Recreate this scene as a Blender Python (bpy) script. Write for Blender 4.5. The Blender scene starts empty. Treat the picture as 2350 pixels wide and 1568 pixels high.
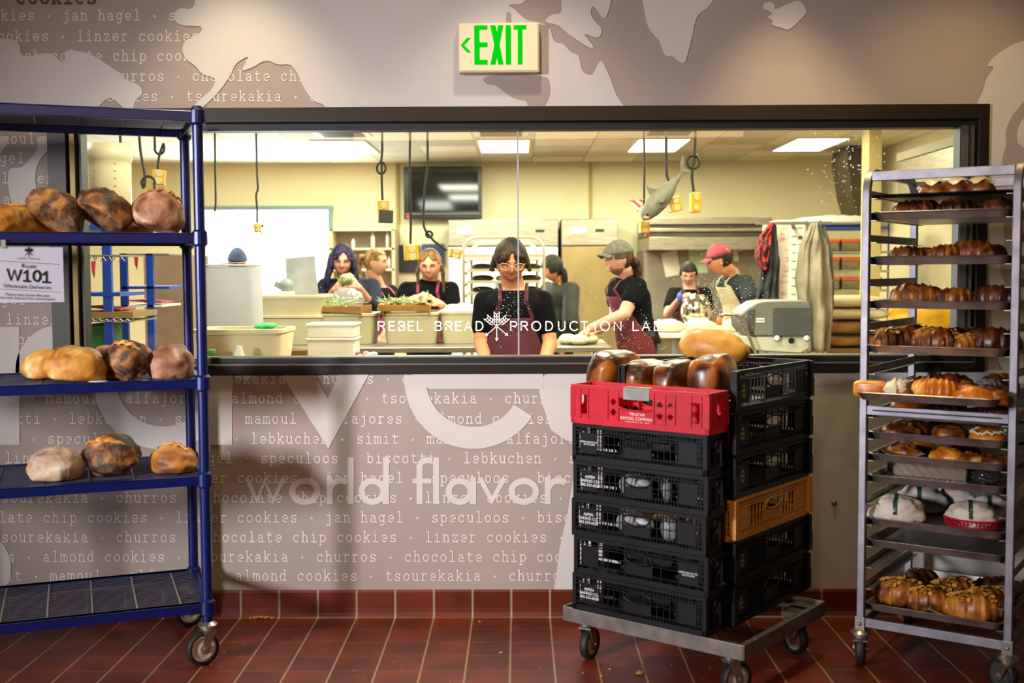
import bpy, bmesh, math, random
import numpy as np
from mathutils import Vector, Matrix, noise
from math import sin, cos, pi, radians as R, sqrt, atan2

S = bpy.context.scene
COL = S.collection
random.seed(7)

# ---------------------------------------------------------------- camera
PW, PH, FPX = 2350, 1568, 2650.0
CAMZ = 1.42
YAW, PITCH, ROLL = math.atan(17/FPX), math.atan(162/FPX), 0.0044
fwd = Vector((-sin(YAW)*cos(PITCH), cos(YAW)*cos(PITCH), -sin(PITCH)))
rt0 = Vector((cos(YAW), sin(YAW), 0)); up0 = rt0.cross(fwd)
rt = rt0*cos(ROLL) - up0*sin(ROLL); up = up0*cos(ROLL) + rt0*sin(ROLL)
cd = bpy.data.cameras.new('camera'); cam = bpy.data.objects.new('camera', cd); COL.objects.link(cam)
cam.matrix_world = Matrix(((rt.x, up.x, -fwd.x, 0), (rt.y, up.y, -fwd.y, 0), (rt.z, up.z, -fwd.z, CAMZ), (0, 0, 0, 1)))
cd.sensor_width = 36.0; cd.lens = FPX/PW*36.0
cd.dof.use_dof = True; cd.dof.focus_distance = 5.3; cd.dof.aperture_fstop = 2.6
cd.clip_end = 100
S.camera = cam

def at(px, py, Y):
    d = fwd + rt*((px-PW/2)/FPX) - up*((py-PH/2)/FPX)
    t = Y/d.y
    return Vector((d.x*t, Y, CAMZ + d.z*t))

# ---------------------------------------------------------------- world, sun-less interior light, exposure
S.view_settings.view_transform = 'Standard'; S.view_settings.look = 'None'
S.view_settings.exposure = 0.0; S.view_settings.gamma = 1.0; S.view_settings.use_curve_mapping = False
S.cycles.use_denoising = True
S.cycles.max_bounces = 8; S.cycles.diffuse_bounces = 4; S.cycles.glossy_bounces = 4
S.cycles.transparent_max_bounces = 16; S.cycles.sample_clamp_indirect = 4.0
S.cycles.caustics_reflective = False; S.cycles.caustics_refractive = False
W = bpy.data.worlds.new('world'); S.world = W; W.use_nodes = True
W.node_tree.nodes['Background'].inputs[0].default_value = (0.75, 0.8, 1.0, 1)
W.node_tree.nodes['Background'].inputs[1].default_value = 0.05

def lamp(kind, name, loc, target, power, color, **kw):
    d = bpy.data.lights.new(name, kind); d.energy = power; d.color = color
    for k, v in kw.items(): setattr(d, k, v)
    o = bpy.data.objects.new(name, d); COL.objects.link(o); o.location = loc
    o.rotation_euler = (Vector(target)-Vector(loc)).to_track_quat('-Z', 'Y').to_euler()
    return o
WY = 4.68       # front face of the painted wall
# daylight through the shop front, low and from the left behind the camera
lamp('AREA', 'shopfront_daylight', (-5.2, -1.5, 2.25), (-0.05, 4.68, 0.85), 40, (0.95, 0.94, 1.0), shape='RECTANGLE', size=0.7, size_y=1.1, spread=R(36))
# recessed ceiling spots close to the wall: (x, y, watts, cone, colour)
for sx, sy, pw, ang, colr in ((-1.12, 4.28, 62, 84, (1.0, 0.84, 0.54)), (0.0, 4.2, 36, 92, (1.0, 0.85, 0.68)), (1.06, 4.32, 88, 64, (1.0, 0.79, 0.40)), (1.75, 4.15, 34, 100, (1.0, 0.72, 0.28))):
    lamp('SPOT', 'ceiling_spot', (sx, sy, 3.0), (sx, sy+0.06, 0), pw, colr, spot_size=R(ang), spot_blend=0.7, shadow_soft_size=0.04)
# ceiling spots over the serving side, where the racks stand
for sx, sy, pw in ((-1.9, 2.7, 14), (0.45, 2.5, 26), (1.3, 2.7, 6)):
    lamp('SPOT', 'ceiling_spot', (sx, sy, 2.98), (sx, sy+0.9, 0.8), pw, (1.0, 0.8, 0.54), spot_size=R(75), spot_blend=0.8, shadow_soft_size=0.06)
# added warm fill with no lamp of its own, lifts the wall shadows
lamp('AREA', 'warm_shadow_fill', (0.2, 0.8, 2.95), (0.0, 4.4, 0.8), 58, (1.0, 0.66, 0.34), shape='RECTANGLE', size=3.0, size_y=1.2)
# kitchen ceiling panels' light; the row nearest the window is added to brighten faces
for kx, ky, pw, kc in ((-3.4, 7.4, 55, (1, .97, .9)), (-1.6, 5.7, 48, (1, .96, .86)), (0.2, 5.5, 100, (1, .93, .74)), (1.7, 6.0, 36, (1, .91, .66)), (-0.9, 7.8, 86, (1, .95, .8)), (1.4, 7.6, 76, (1, .92, .7)),
                       (-3.6, 11.4, 62, (1, .97, .92)), (-1.84, 12.3, 70, (1, .96, .86)), (-0.16, 12.3, 95, (1, .93, .72)), (1.47, 12.3, 95, (1, .91, .62)), (-0.9, 10.2, 70, (1, .94, .78)), (1.0, 10.2, 74, (1, .92, .66)), (2.5, 10.2, 34, (1, .9, .6))):
    lamp('AREA', 'kitchen_panel_and_fill', (kx, ky, 2.70), (kx, ky+(0.25 if ky < 6.5 else 0), 0), pw, kc, shape='RECTANGLE', size=0.6, size_y=1.2)
lamp('AREA', 'loading_door_daylight', (-3.1, 14.0, 1.3), (-2.2, 8.0, 1.1), 230, (0.82, 0.92, 1.0), shape='RECTANGLE', size=1.5, size_y=1.6)

# ---------------------------------------------------------------- materials
def lin(h):
    h = h.lstrip('#'); v = [int(h[i:i+2], 16)/255 for i in (0, 2, 4)]
    return tuple((x/12.92 if x <= 0.04045 else ((x+0.055)/1.055)**2.4) for x in v) + (1,)
MC = {}
def M(name, col, rough=0.6, metal=0.0, col2=None, scale=8.0, bump=0.0, emit=None, es=0.0, spec=0.5, detail=4, coat=0.0, sub=0.0, trans=0.0, lo=0.35, hi=0.65, stretch=None):
    if name in MC: return MC[name]
    m = bpy.data.materials.new(name); m.use_nodes = True; MC[name] = m
    nt = m.node_tree; b = nt.nodes['Principled BSDF']
    c1 = lin(col) if isinstance(col, str) else col
    b.inputs['Base Color'].default_value = c1; b.inputs['Roughness'].default_value = rough
    b.inputs['Metallic'].default_value = metal; b.inputs['Specular IOR Level'].default_value = spec
    b.inputs['Coat Weight'].default_value = coat
    if trans: b.inputs['Transmission Weight'].default_value = trans
    if emit: b.inputs['Emission Color'].default_value = lin(emit); b.inputs['Emission Strength'].default_value = es
    if col2 or bump:
        tc = nt.nodes.new('ShaderNodeTexCoord'); nz = nt.nodes.new('ShaderNodeTexNoise')
        nz.inputs['Scale'].default_value = scale; nz.inputs['Detail'].default_value = detail
        src = tc.outputs['Object']
        if stretch:
            mp = nt.nodes.new('ShaderNodeMapping'); mp.inputs['Scale'].default_value = stretch
            nt.links.new(src, mp.inputs[0]); src = mp.outputs[0]
        nt.links.new(src, nz.inputs['Vector'])
        if col2:
            cr = nt.nodes.new('ShaderNodeValToRGB'); e = cr.color_ramp.elements
            e[0].position = lo; e[0].color = c1; e[1].position = hi; e[1].color = lin(col2)
            nt.links.new(nz.outputs['Fac'], cr.inputs[0]); nt.links.new(cr.outputs[0], b.inputs['Base Color'])
        if bump:
            bp = nt.nodes.new('ShaderNodeBump'); bp.inputs['Strength'].default_value = bump; bp.inputs['Distance'].default_value = 0.01
            nt.links.new(nz.outputs['Fac'], bp.inputs['Height']); nt.links.new(bp.outputs[0], b.inputs['Normal'])
    return m

def ramp_mat(name, stops, scale, rough=0.6, bump=0.3, detail=6, stretch=(1, 1, 1), dist=0.6, fine=None):
    """crust-like material: one noise through several colour stops, fine speckle on top"""
    if name in MC: return MC[name]
    m = bpy.data.materials.new(name); m.use_nodes = True; MC[name] = m
    nt = m.node_tree; b = nt.nodes['Principled BSDF']; b.inputs['Roughness'].default_value = rough
    tc = nt.nodes.new('ShaderNodeTexCoord'); mp = nt.nodes.new('ShaderNodeMapping'); mp.inputs['Scale'].default_value = stretch
    oi = nt.nodes.new('ShaderNodeObjectInfo'); ad = nt.nodes.new('ShaderNodeVectorMath'); ad.operation = 'ADD'
    ml = nt.nodes.new('ShaderNodeMath'); ml.operation = 'MULTIPLY'; ml.inputs[1].default_value = 40
    nt.links.new(oi.outputs['Random'], ml.inputs[0])
    nt.links.new(tc.outputs['Object'], ad.inputs[0]); nt.links.new(ml.outputs[0], ad.inputs[1])
    nt.links.new(ad.outputs[0], mp.inputs[0])
    nz = nt.nodes.new('ShaderNodeTexNoise'); nz.inputs['Scale'].default_value = scale; nz.inputs['Detail'].default_value = detail
    nz.inputs['Distortion'].default_value = dist
    nt.links.new(mp.outputs[0], nz.inputs['Vector'])
    cr = nt.nodes.new('ShaderNodeValToRGB'); el = cr.color_ramp.elements
    while len(el) < len(stops): el.new(0.5)
    for e, (p, c) in zip(el, stops): e.position = p; e.color = lin(c)
    nt.links.new(nz.outputs['Fac'], cr.inputs[0])
    out = cr.outputs[0]
    if fine:
        n2 = nt.nodes.new('ShaderNodeTexNoise'); n2.inputs['Scale'].default_value = fine[0]; n2.inputs['Detail'].default_value = 8; n2.inputs['Roughness'].default_value = .75
        nt.links.new(mp.outputs[0], n2.inputs['Vector'])
        r2 = nt.nodes.new('ShaderNodeValToRGB'); r2.color_ramp.elements[0].position = fine[2]; r2.color_ramp.elements[1].position = fine[3]
        nt.links.new(n2.outputs['Fac'], r2.inputs[0])
        mx = nt.nodes.new('ShaderNodeMixRGB'); mx.inputs[2].default_value = lin(fine[1])
        k_ = nt.nodes.new('ShaderNodeMath'); k_.operation = 'MULTIPLY'; k_.inputs[1].default_value = .62; nt.links.new(r2.outputs[0], k_.inputs[0]); nt.links.new(k_.outputs[0], mx.inputs[0]); nt.links.new(out, mx.inputs[1]); out = mx.outputs[0]
    nt.links.new(out, b.inputs['Base Color'])
    bp = nt.nodes.new('ShaderNodeBump'); bp.inputs['Strength'].default_value = bump; bp.inputs['Distance'].default_value = 0.02
    nt.links.new(nz.outputs['Fac'], bp.inputs['Height']); nt.links.new(bp.outputs[0], b.inputs['Normal'])
    return m

def glass_mat(name, tint='#ffffff', refl=0.06, rough=0.0, milky=0.0, milk='#ffffff'):
    if name in MC: return MC[name]
    m = bpy.data.materials.new(name); m.use_nodes = True; MC[name] = m
    nt = m.node_tree; nt.nodes.remove(nt.nodes['Principled BSDF']); out = nt.nodes['Material Output']
    tr = nt.nodes.new('ShaderNodeBsdfTransparent'); tr.inputs[0].default_value = lin(tint)
    gl = nt.nodes.new('ShaderNodeBsdfGlossy'); gl.inputs['Roughness'].default_value = rough
    mx = nt.nodes.new('ShaderNodeMixShader'); mx.inputs[0].default_value = refl
    nt.links.new(tr.outputs[0], mx.inputs[1]); nt.links.new(gl.outputs[0], mx.inputs[2]); last = mx
    if milky:
        df = nt.nodes.new('ShaderNodeBsdfDiffuse'); df.inputs[0].default_value = lin(milk)
        tl = nt.nodes.new('ShaderNodeBsdfTranslucent'); tl.inputs[0].default_value = lin(milk)
        ms = nt.nodes.new('ShaderNodeMixShader'); nt.links.new(df.outputs[0], ms.inputs[1]); nt.links.new(tl.outputs[0], ms.inputs[2])
        m2 = nt.nodes.new('ShaderNodeMixShader'); m2.inputs[0].default_value = milky
        nt.links.new(mx.outputs[0], m2.inputs[1]); nt.links.new(ms.outputs[0], m2.inputs[2]); last = m2
    nt.links.new(last.outputs[0], out.inputs[0])
    return m

def emit_mat(name, col, s):
    if name in MC: return MC[name]
    m = bpy.data.materials.new(name); m.use_nodes = True; MC[name] = m
    nt = m.node_tree; nt.nodes.remove(nt.nodes['Principled BSDF'])
    e = nt.nodes.new('ShaderNodeEmission'); e.inputs[0].default_value = lin(col); e.inputs[1].default_value = s
    nt.links.new(e.outputs[0], nt.nodes['Material Output'].inputs[0]); return m

# ---------------------------------------------------------------- mesh helpers
class MB:
    def __init__(s): s.v = []; s.f = []
    def add(s, vs, fs):
        o = len(s.v); s.v += [tuple(v) for v in vs]; s.f += [tuple(i+o for i in f) for f in fs]; return s
    def box(s, c, d, rot=None):
        x, y, z = d[0]/2, d[1]/2, d[2]/2
        vs = [Vector((a*x, b*y, e*z)) for a in (-1, 1) for b in (-1, 1) for e in (-1, 1)]
        if rot is not None: vs = [rot @ v for v in vs]
        c = Vector(c)
        return s.add([v+c for v in vs], [(0, 1, 3, 2), (4, 6, 7, 5), (0, 4, 5, 1), (2, 3, 7, 6), (0, 2, 6, 4), (1, 5, 7, 3)])
    def span(s, a, b):
        return s.box([(a[i]+b[i])/2 for i in range(3)], [abs(b[i]-a[i]) for i in range(3)])
    def bar(s, p, q, w, h=None, upv=(0, 0, 1)):
        p = Vector(p); q = Vector(q); h = h or w; d = (q-p); L = d.length; d.normalize()
        u = Vector(upv)
        if abs(d.dot(u)) > 0.99: u = Vector((1, 0, 0))
        x = d.cross(u).normalized(); y = x.cross(d)
        vs = []
        for c in (p, q):
            for a, b in ((-1, -1), (1, -1), (1, 1), (-1, 1)): vs.append(c + x*(a*w/2) + y*(b*h/2))
        return s.add(vs, [(3, 2, 1, 0), (4, 5, 6, 7), (0, 1, 5, 4), (1, 2, 6, 5), (2, 3, 7, 6), (3, 0, 4, 7)])
    def tube(s, pts, r, n=8, caps=True, closed=False):
        pts = [Vector(p) for p in pts]; N = len(pts)
        rs = r if isinstance(r, (list, tuple)) else [r]*N
        o = len(s.v); ref = None
        for i, p in enumerate(pts):
            if closed: d = pts[(i+1) % N]-pts[i-1]
            else: d = pts[min(i+1, N-1)]-pts[max(i-1, 0)]
            if d.length < 1e-9: d = Vector((0, 0, 1))
            d.normalize()
            if ref is None:
                ref = Vector((0, 0, 1)) if abs(d.z) < 0.9 else Vector((1, 0, 0))
            x = d.cross(ref).normalized(); y = x.cross(d); ref = y if True else ref
            ref = y
            for k in range(n):
                a = 2*pi*k/n; s.v.append(tuple(p + x*(cos(a)*rs[i]) + y*(sin(a)*rs[i])))
            # keep reference for the next ring
        M_ = N if closed else N-1
        for i in range(M_):
            j = (i+1) % N
            for k in range(n):
                k2 = (k+1) % n
                s.f.append((o+i*n+k, o+i*n+k2, o+j*n+k2, o+j*n+k))
        if caps and not closed:
            s.f.append(tuple(o+k for k in reversed(range(n)))); s.f.append(tuple(o+(N-1)*n+k for k in range(n)))
        return s
    def lathe(s, prof, n=24, c=(0, 0, 0), axis='z', cap=True):
        o = len(s.v); c = Vector(c)
        for r, h in prof:
            for k in range(n):
                a = 2*pi*k/n; p = (r*cos(a), r*sin(a), h)
                if axis == 'x': p = (h, r*cos(a), r*sin(a))
                if axis == 'y': p = (r*cos(a), h, r*sin(a))
                s.v.append(tuple(c+Vector(p)))
        for i in range(len(prof)-1):
            for k in range(n):
                k2 = (k+1) % n
                s.f.append((o+i*n+k, o+i*n+k2, o+(i+1)*n+k2, o+(i+1)*n+k))
        if cap:
            s.f.append(tuple(o+k for k in reversed(range(n)))); s.f.append(tuple(o+(len(prof)-1)*n+k for k in range(n)))
        return s
    def ball(s, c, r, nu=16, nv=10, rot=None, fn=None):
        o = len(s.v); c = Vector(c); r = (r, r, r) if not isinstance(r, (tuple, list)) else r
        def put(d):
            p = Vector((d.x*r[0], d.y*r[1], d.z*r[2]))
            if fn: p = fn(p, d)
            if rot is not None: p = rot @ p
            s.v.append(tuple(c+p))
        put(Vector((0, 0, -1)))
        for i in range(1, nv):
            t = -pi/2+pi*i/nv
            for k in range(nu):
                a = 2*pi*k/nu; put(Vector((cos(t)*cos(a), cos(t)*sin(a), sin(t))))
        put(Vector((0, 0, 1)))
        for k in range(nu): s.f.append((o, o+1+(k+1) % nu, o+1+k))
        for i in range(nv-2):
            for k in range(nu):
                a = o+1+i*nu+k; b = o+1+i*nu+(k+1) % nu; s.f.append((a, b, b+nu, a+nu))
        t = o+1+(nv-1)*nu; l = o+1+(nv-2)*nu
        for k in range(nu): s.f.append((l+k, l+(k+1) % nu, t))
        return s
    def prism(s, poly, p0, ux, uy, th):
        """flat polygon (2-D points) at p0 with axes ux, uy; thickness th along ux x uy"""
        p0 = Vector(p0); ux = Vector(ux); uy = Vector(uy); nrm = ux.cross(uy).normalized()
        n = len(poly); a = [p0+ux*x+uy*y for x, y in poly]; b = [p+nrm*th for p in a]
        return s.add(a+b, [tuple(reversed(range(n))), tuple(range(n, 2*n))]+[(i, (i+1) % n, n+(i+1) % n, n+i) for i in range(n)])
    def grid(s, fn, nu, nv):
        o = len(s.v)
        for j in range(nv+1):
            for i in range(nu+1): s.v.append(tuple(fn(i/nu, j/nv)))
        for j in range(nv):
            for i in range(nu):
                a = o+j*(nu+1)+i; s.f.append((a, a+1, a+nu+2, a+nu+1))
        return s
    def build(s, name, mat, parent=None, smooth=False, bevel=0, seg=2, solid=0, sub=0, kind=None, label=None, fix=True):
        me = bpy.data.meshes.new(name)
        vs = s.v
        me.from_pydata(vs, [], s.f); me.materials.append(mat); me.update()
        if fix:
            bm = bmesh.new(); bm.from_mesh(me); bmesh.ops.recalc_face_normals(bm, faces=bm.faces); bm.to_mesh(me); bm.free()
        if smooth:
            me.polygons.foreach_set('use_smooth', [True]*len(me.polygons))
        o = bpy.data.objects.new(name, me); COL.objects.link(o)
        if parent is not None: o.parent = parent
        if solid:
            md = o.modifiers.new('thick', 'SOLIDIFY'); md.thickness = solid; md.offset = 0
        if bevel:
            md = o.modifiers.new('edge', 'BEVEL'); md.width = bevel; md.segments = seg; md.limit_method = 'ANGLE'; md.angle_limit = R(40); md.harden_normals = True
            me.polygons.foreach_set('use_smooth', [True]*len(me.polygons))
        if sub:
            md = o.modifiers.new('round', 'SUBSURF'); md.levels = sub; md.render_levels = sub
        if kind: o['kind'] = kind
        if label: o['label'] = label
        return o

def tag(o, label, cat, group=None, kind=None):
    o['label'] = label; o['category'] = cat
    if group: o['group'] = group
    if kind: o['kind'] = kind
    return o
def thing(name, loc, label, cat, rz=0.0, group=None):
    o = bpy.data.objects.new(name, None); COL.objects.link(o); o.empty_display_size = 0.1
    o.location = loc; o.rotation_euler = (0, 0, rz)
    return tag(o, label, cat, group)
def kids(o): return [c for c in COL.objects if c.parent == o]
def dup(o, parent=None, _k=None):
    c = o.copy(); COL.objects.link(c)
    if parent is not None: c.parent = parent
    for ch in CH.get(o.name, []): dup(ch, c)
    return c
CH = {}
def index(o):
    CH[o.name] = kids(o)
    for c in CH[o.name]: index(c)
    return o
ORD = ['first', 'second', 'third', 'fourth', 'fifth', 'sixth', 'seventh', 'eighth', 'ninth', 'tenth', 'eleventh', 'twelfth', 'thirteenth']
def arc(cx, cy, rx, ry, a0, a1, n=10):
    return [(cx+rx*cos(R(a0+(a1-a0)*i/n)), cy+ry*sin(R(a0+(a1-a0)*i/n))) for i in range(n+1)]
RIB = [0]
def ribbon(mb, pts, w, place, closed=False, eps=6e-5):
    """flat stroke in 2-D with mitred corners, placed in space by place(x, y); each stroke lies a hair in front of the last"""
    P = [Vector((p[0], p[1])) for p in pts]
    P = [p for i, p in enumerate(P) if i == 0 or (p-P[i-1]).length > 1e-6]
    if len(P) < 2: return
    loop = (P[0]-P[-1]).length < 1e-3
    if loop: P = P[:-1]
    N = len(P); RIB[0] = (RIB[0]+1) % 6; dy = Vector((0, -eps*RIB[0], 0))
    vs = []
    for i in range(N):
        d0 = (P[i]-P[i-1]) if (i > 0 or loop) else (P[1]-P[0])
        d1 = (P[(i+1) % N]-P[i]) if (i < N-1 or loop) else (P[i]-P[i-1])
        d0 = d0.normalized(); d1 = d1.normalized()
        n = Vector((-(d0.y+d1.y), d0.x+d1.x))
        n = n.normalized() if n.length > 1e-6 else Vector((-d0.y, d0.x))
        k = min(1.6, 1/max(0.3, n.dot(Vector((-d0.y, d0.x)))))
        n = n*(w/2*k); e = Vector((0, 0))
        if not loop and i == 0: e = -d1*(w*0.3)
        if not loop and i == N-1: e = d0*(w*0.3)
        a = P[i]-n+e; b = P[i]+n+e
        vs += [place(a.x, a.y)+dy, place(b.x, b.y)+dy]
    mb.add(vs, [(2*i, 2*((i+1) % N), 2*((i+1) % N)+1, 2*i+1) for i in range(N if loop else N-1)])
def text_mesh(body, size, mat, name, parent, origin, ux, uy, align='CENTER', space=1.0, extr=0.0):
    """words in Blender's own built-in letters as a flat mesh"""
    cu = bpy.data.curves.new(name, 'FONT'); cu.body = body; cu.size = size; cu.align_x = align; cu.align_y = 'CENTER'; cu.space_character = space
    to = bpy.data.objects.new(name, cu); COL.objects.link(to)
    bpy.context.view_layer.update()
    me = bpy.data.meshes.new_from_object(to.evaluated_get(bpy.context.evaluated_depsgraph_get()))
    bpy.data.objects.remove(to)
    ux = Vector(ux).normalized(); uy = Vector(uy).normalized(); origin = Vector(origin)
    for v in me.vertices: v.co = origin + ux*v.co.x + uy*v.co.y
    me.materials.clear(); me.materials.append(mat)
    o = bpy.data.objects.new(name, me); COL.objects.link(o)
    if parent is not None: o.parent = parent
    return o
# ================================================================ the shop side: floor, painted wall, window
def pxw(px, py, off=0.0):        # a point of the painted wall, slightly in front of it
    p = at(px, py, WY); return Vector((p.x, WY-off, p.z))
def math_node(nt, op, a, b=None):
    n = nt.nodes.new('ShaderNodeMath'); n.operation = op
    for i, v in enumerate((a, b)):
        if v is None: continue
        if hasattr(v, 'is_output'): nt.links.new(v, n.inputs[i])
        else: n.inputs[i].default_value = v
    return n.outputs[0]
def tile_mat(name, c1, c2, grout, faint, pitch, x0, y0, wx, wy, rough, both=True):
    m = M(name, c1, rough, col2=c2, scale=5.0, bump=0.15, detail=6)
    nt = m.node_tree; b = nt.nodes['Principled BSDF']
    tc = nt.nodes.new('ShaderNodeTexCoord'); sx = nt.nodes.new('ShaderNodeSeparateXYZ'); nt.links.new(tc.outputs['Object'], sx.inputs[0])
    old = b.inputs['Base Color'].links[0].from_socket
    fx = math_node(nt, 'DIVIDE', math_node(nt, 'SUBTRACT', sx.outputs[0], x0), pitch)
    fy = math_node(nt, 'DIVIDE', math_node(nt, 'SUBTRACT', sx.outputs[1], y0), pitch)
    # each tile its own tone
    wn = nt.nodes.new('ShaderNodeTexWhiteNoise'); wn.noise_dimensions = '2D'; cb = nt.nodes.new('ShaderNodeCombineXYZ')
    nt.links.new(math_node(nt, 'FLOOR', fx), cb.inputs[0]); nt.links.new(math_node(nt, 'FLOOR', fy), cb.inputs[1]); nt.links.new(cb.outputs[0], wn.inputs['Vector'])
    hs = nt.nodes.new('ShaderNodeHueSaturation'); nt.links.new(math_node(nt, 'ADD', math_node(nt, 'MULTIPLY', wn.outputs['Value'], 0.5), 0.75), hs.inputs['Value'])
    nt.links.new(old, hs.inputs['Color']); col = hs.outputs[0]
    for f, w, g in ((fx, wx, grout),) + (((fy, wy, faint),) if both else ()):
        mask = math_node(nt, 'LESS_THAN', math_node(nt, 'FRACT', f), w)
        mx = nt.nodes.new('ShaderNodeMixRGB'); mx.inputs[2].default_value = lin(g)
        nt.links.new(mask, mx.inputs[0]); nt.links.new(col, mx.inputs[1]); col = mx.outputs[0]
    nt.links.new(col, b.inputs['Base Color'])
    return m
GX0 = pxw(552, 1400).x
m_floor = tile_mat('quarry_tile', '#6c240d', '#4e190a', '#8d7458', '#7c4630', 0.159, GX0, 4.505, 0.045, 0.028, 0.42)
m_base = tile_mat('base_tile', '#662009', '#4a1608', '#8d7a60', '#5a3020', 0.159, GX0, 0, 0.055, 0.03, 0.4, both=False)
MB().span((-5.5, -3, -0.05), (5.5, WY, 0)).build('floor', m_floor, kind='structure')
MB().span((-5.5, -3, 3.05), (5.5, WY, 3.15)).build('ceiling', M('shop_ceiling', '#3a3632', 0.9), kind='structure')

m_wall = M('mural_taupe', '#9c8d84', 0.75, col2='#97887f', scale=3)
m_light = M('mural_pale', '#c3bcb5', 0.75, col2='#beb7b0', scale=3)
m_word = M('mural_lettering', '#d0c5bc', 0.75)
XL, XR = pxw(118, 560).x, pxw(2262, 560).x
ZT, ZB = pxw(1190, 245).z, pxw(1190, 857).z
WT = 0.16
wall = (MB().span((-5.5, WY, 0), (XL, WY+WT, 3.05)).span((XR, WY, 0), (5.5, WY+WT, 3.05))
        .span((XL, WY, ZT), (XR, WY+WT, 3.05)).span((XL, WY, 0), (XR, WY+WT, ZB))).build('wall_front', m_wall, kind='structure')
# cove base
zb = pxw(1190, 1353).z
prof = [(0, 0), (-0.03, 0), (-0.022, 0.006), (-0.014, 0.02), (-0.012, 0.04), (-0.012, zb-0.008), (-0.008, zb), (0, zb)]
mb = MB(); n = len(prof)
mb.add([(-5.5, WY+y, z) for y, z in prof]+[(5.5, WY+y, z) for y, z in prof], [(i, i+1, n+i+1, n+i) for i in range(n-1)])
mb.build('baseboard_front', m_base, kind='structure')

# ---- the mural: pale land shapes
def land(name, polys, off, mat):
    mb = MB()
    for i, poly in enumerate(polys):
        mb.prism([tuple(p) for p in [(q.x, q.z) for q in [pxw(*xy) for xy in poly]]], (0, WY-off+i*5e-5, 0), (1, 0, 0), (0, 0, 1), 0.0004)
    return mb.build(name, mat, wall)
def soft(poly, it=2):
    """round the corners of an outline"""
    for _ in range(it):
        q = []
        for a, b in zip(poly, poly[1:]+poly[:1]):
            q += [(a[0]*.75+b[0]*.25, a[1]*.75+b[1]*.25), (a[0]*.25+b[0]*.75, a[1]*.25+b[1]*.75)]
        poly = q
    return poly
TOP = -40
s1 = [(446, TOP), (450, 8), (438, 23), (418, 18), (402, 26), (398, 44), (414, 58), (440, 60), (463, 60), (464, 74), (440, 86), (424, 95), (417, 115), (426, 136), (450, 152), (464, 172), (496, 178), (490, 203), (468, 222), (424, 262),
      (448, 262), (500, 216), (532, 170), (540, 146), (574, 126), (562, 148), (553, 164), (580, 156), (610, 136), (640, 150), (665, 146), (682, 165), (693, 192), (706, 216), (722, 234), (746, 240), (750, 262),
      (1445, 262), (1424, 232), (1412, 214), (1405, 190), (1394, 164), (1380, 136), (1369, 152), (1361, 173), (1346, 172), (1333, 158), (1330, 126), (1310, 121), (1294, 100), (1270, 98), (1262, 60),
      (1240, 52), (1212, 48), (1198, 38), (1180, 20), (1166, 13), (1178, 9), (1196, 12), (1214, -6), (1216, TOP)]
s2 = [(1290, TOP), (1288, 12), (1290, 32), (1262, 34), (1247, 52), (1280, 56), (1300, 76), (1330, 96), (1352, 110), (1366, 112), (1346, 86), (1340, 76), (1374, 91), (1384, 68), (1370, 54), (1354, 34), (1360, 8), (1380, 40), (1391, 43), (1400, 14), (1410, TOP)]
s4 = [(1466, TOP), (1480, 30), (1485, 60), (1500, 80), (1514, 94), (1521, 119), (1529, 131), (1541, 127), (1556, 141), (1572, 148), (1580, 116), (1590, 76), (1598, 35), (1630, 15), (1660, TOP)]
s5 = [(1749, 20), (1753, 7), (1766, 4), (1778, 9), (1778, 24), (1800, 12), (1830, 0), (1845, 10), (1853, 29), (1836, 46), (1810, 71), (1794, 64), (1768, 58), (1776, 48), (1758, 40), (1774, 32), (1766, 26)]
s6 = [(2390, 84), (2332, 98), (2310, 110), (2280, 130), (2262, 153), (2284, 153), (2262, 181), (2256, 210), (2236, 244), (2268, 262), (2268, 870), (2390, 870)]
s7 = [(-30, 88), (45, 90), (48, 125), (62, 131), (112, 120), (130, 130), (144, 146), (152, 136), (147, 114), (200, 120), (236, 140), (260, 158), (278, 168), (290, 186), (311, 190), (329, 206), (325, 220), (310, 231), (304, 262), (298, 262), (268, 232), (250, 221), (222, 250), (216, 262), (-30, 262)]
s8 = [(-30, 318), (28, 312), (10, 344), (-8, 366), (-30, 380)]
s9 = [(82, 312), (88, 330), (84, 350), (66, 370), (48, 386), (30, 384), (18, 396), (20, 430), (26, 472), (74, 478), (86, 450), (80, 400), (90, 370), (108, 347), (130, 334), (130, 312)]
s10 = [(1246, 850), (1234, 900), (1260, 970), (1262, 986), (1290, 1005), (1312, 1016), (1400, 1016), (1400, 850)]
s11 = [(1318, 1085), (1302, 1180), (1294, 1215), (1284, 1260), (1278, 1310), (1270, 1362), (2390, 1362), (2390, 850), (1390, 850), (1390, 1085)]
s12 = [(-30, 1232), (5, 1242), (22, 1275), (27, 1305), (24, 1345), (-30, 1350)]
land('painted_land', [soft(s) for s in (s1, s2, s4, s5, s6, s7, s9)]+[soft(s8), soft(s12), soft(s10), s11], 0.0024, m_light)
d1 = [(1103, 172), (1116, 196), (1136, 194), (1160, 215), (1186, 229), (1211, 231), (1211, 262), (1236, 262), (1262, 226), (1263, 190), (1252, 172)]
d2 = [(2390, 196), (2330, 250), (2305, 300), (2310, 332), (2296, 368), (2310, 400), (2390, 420), (2390, 352), (2336, 336), (2331, 312), (2341, 272), (2390, 240)]
d3 = [(1161, 55), (1162, 32), (1166, 26), (1173, 32), (1174, 55)]
d4 = [(2390, 470), (2330, 478), (2300, 500), (2306, 560), (2290, 610), (2310, 660), (2300, 700), (2330, 720), (2390, 700)]
land('painted_sea', [soft(d1), soft(d2), d3, soft(d4)], 0.0034, m_wall)

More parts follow.
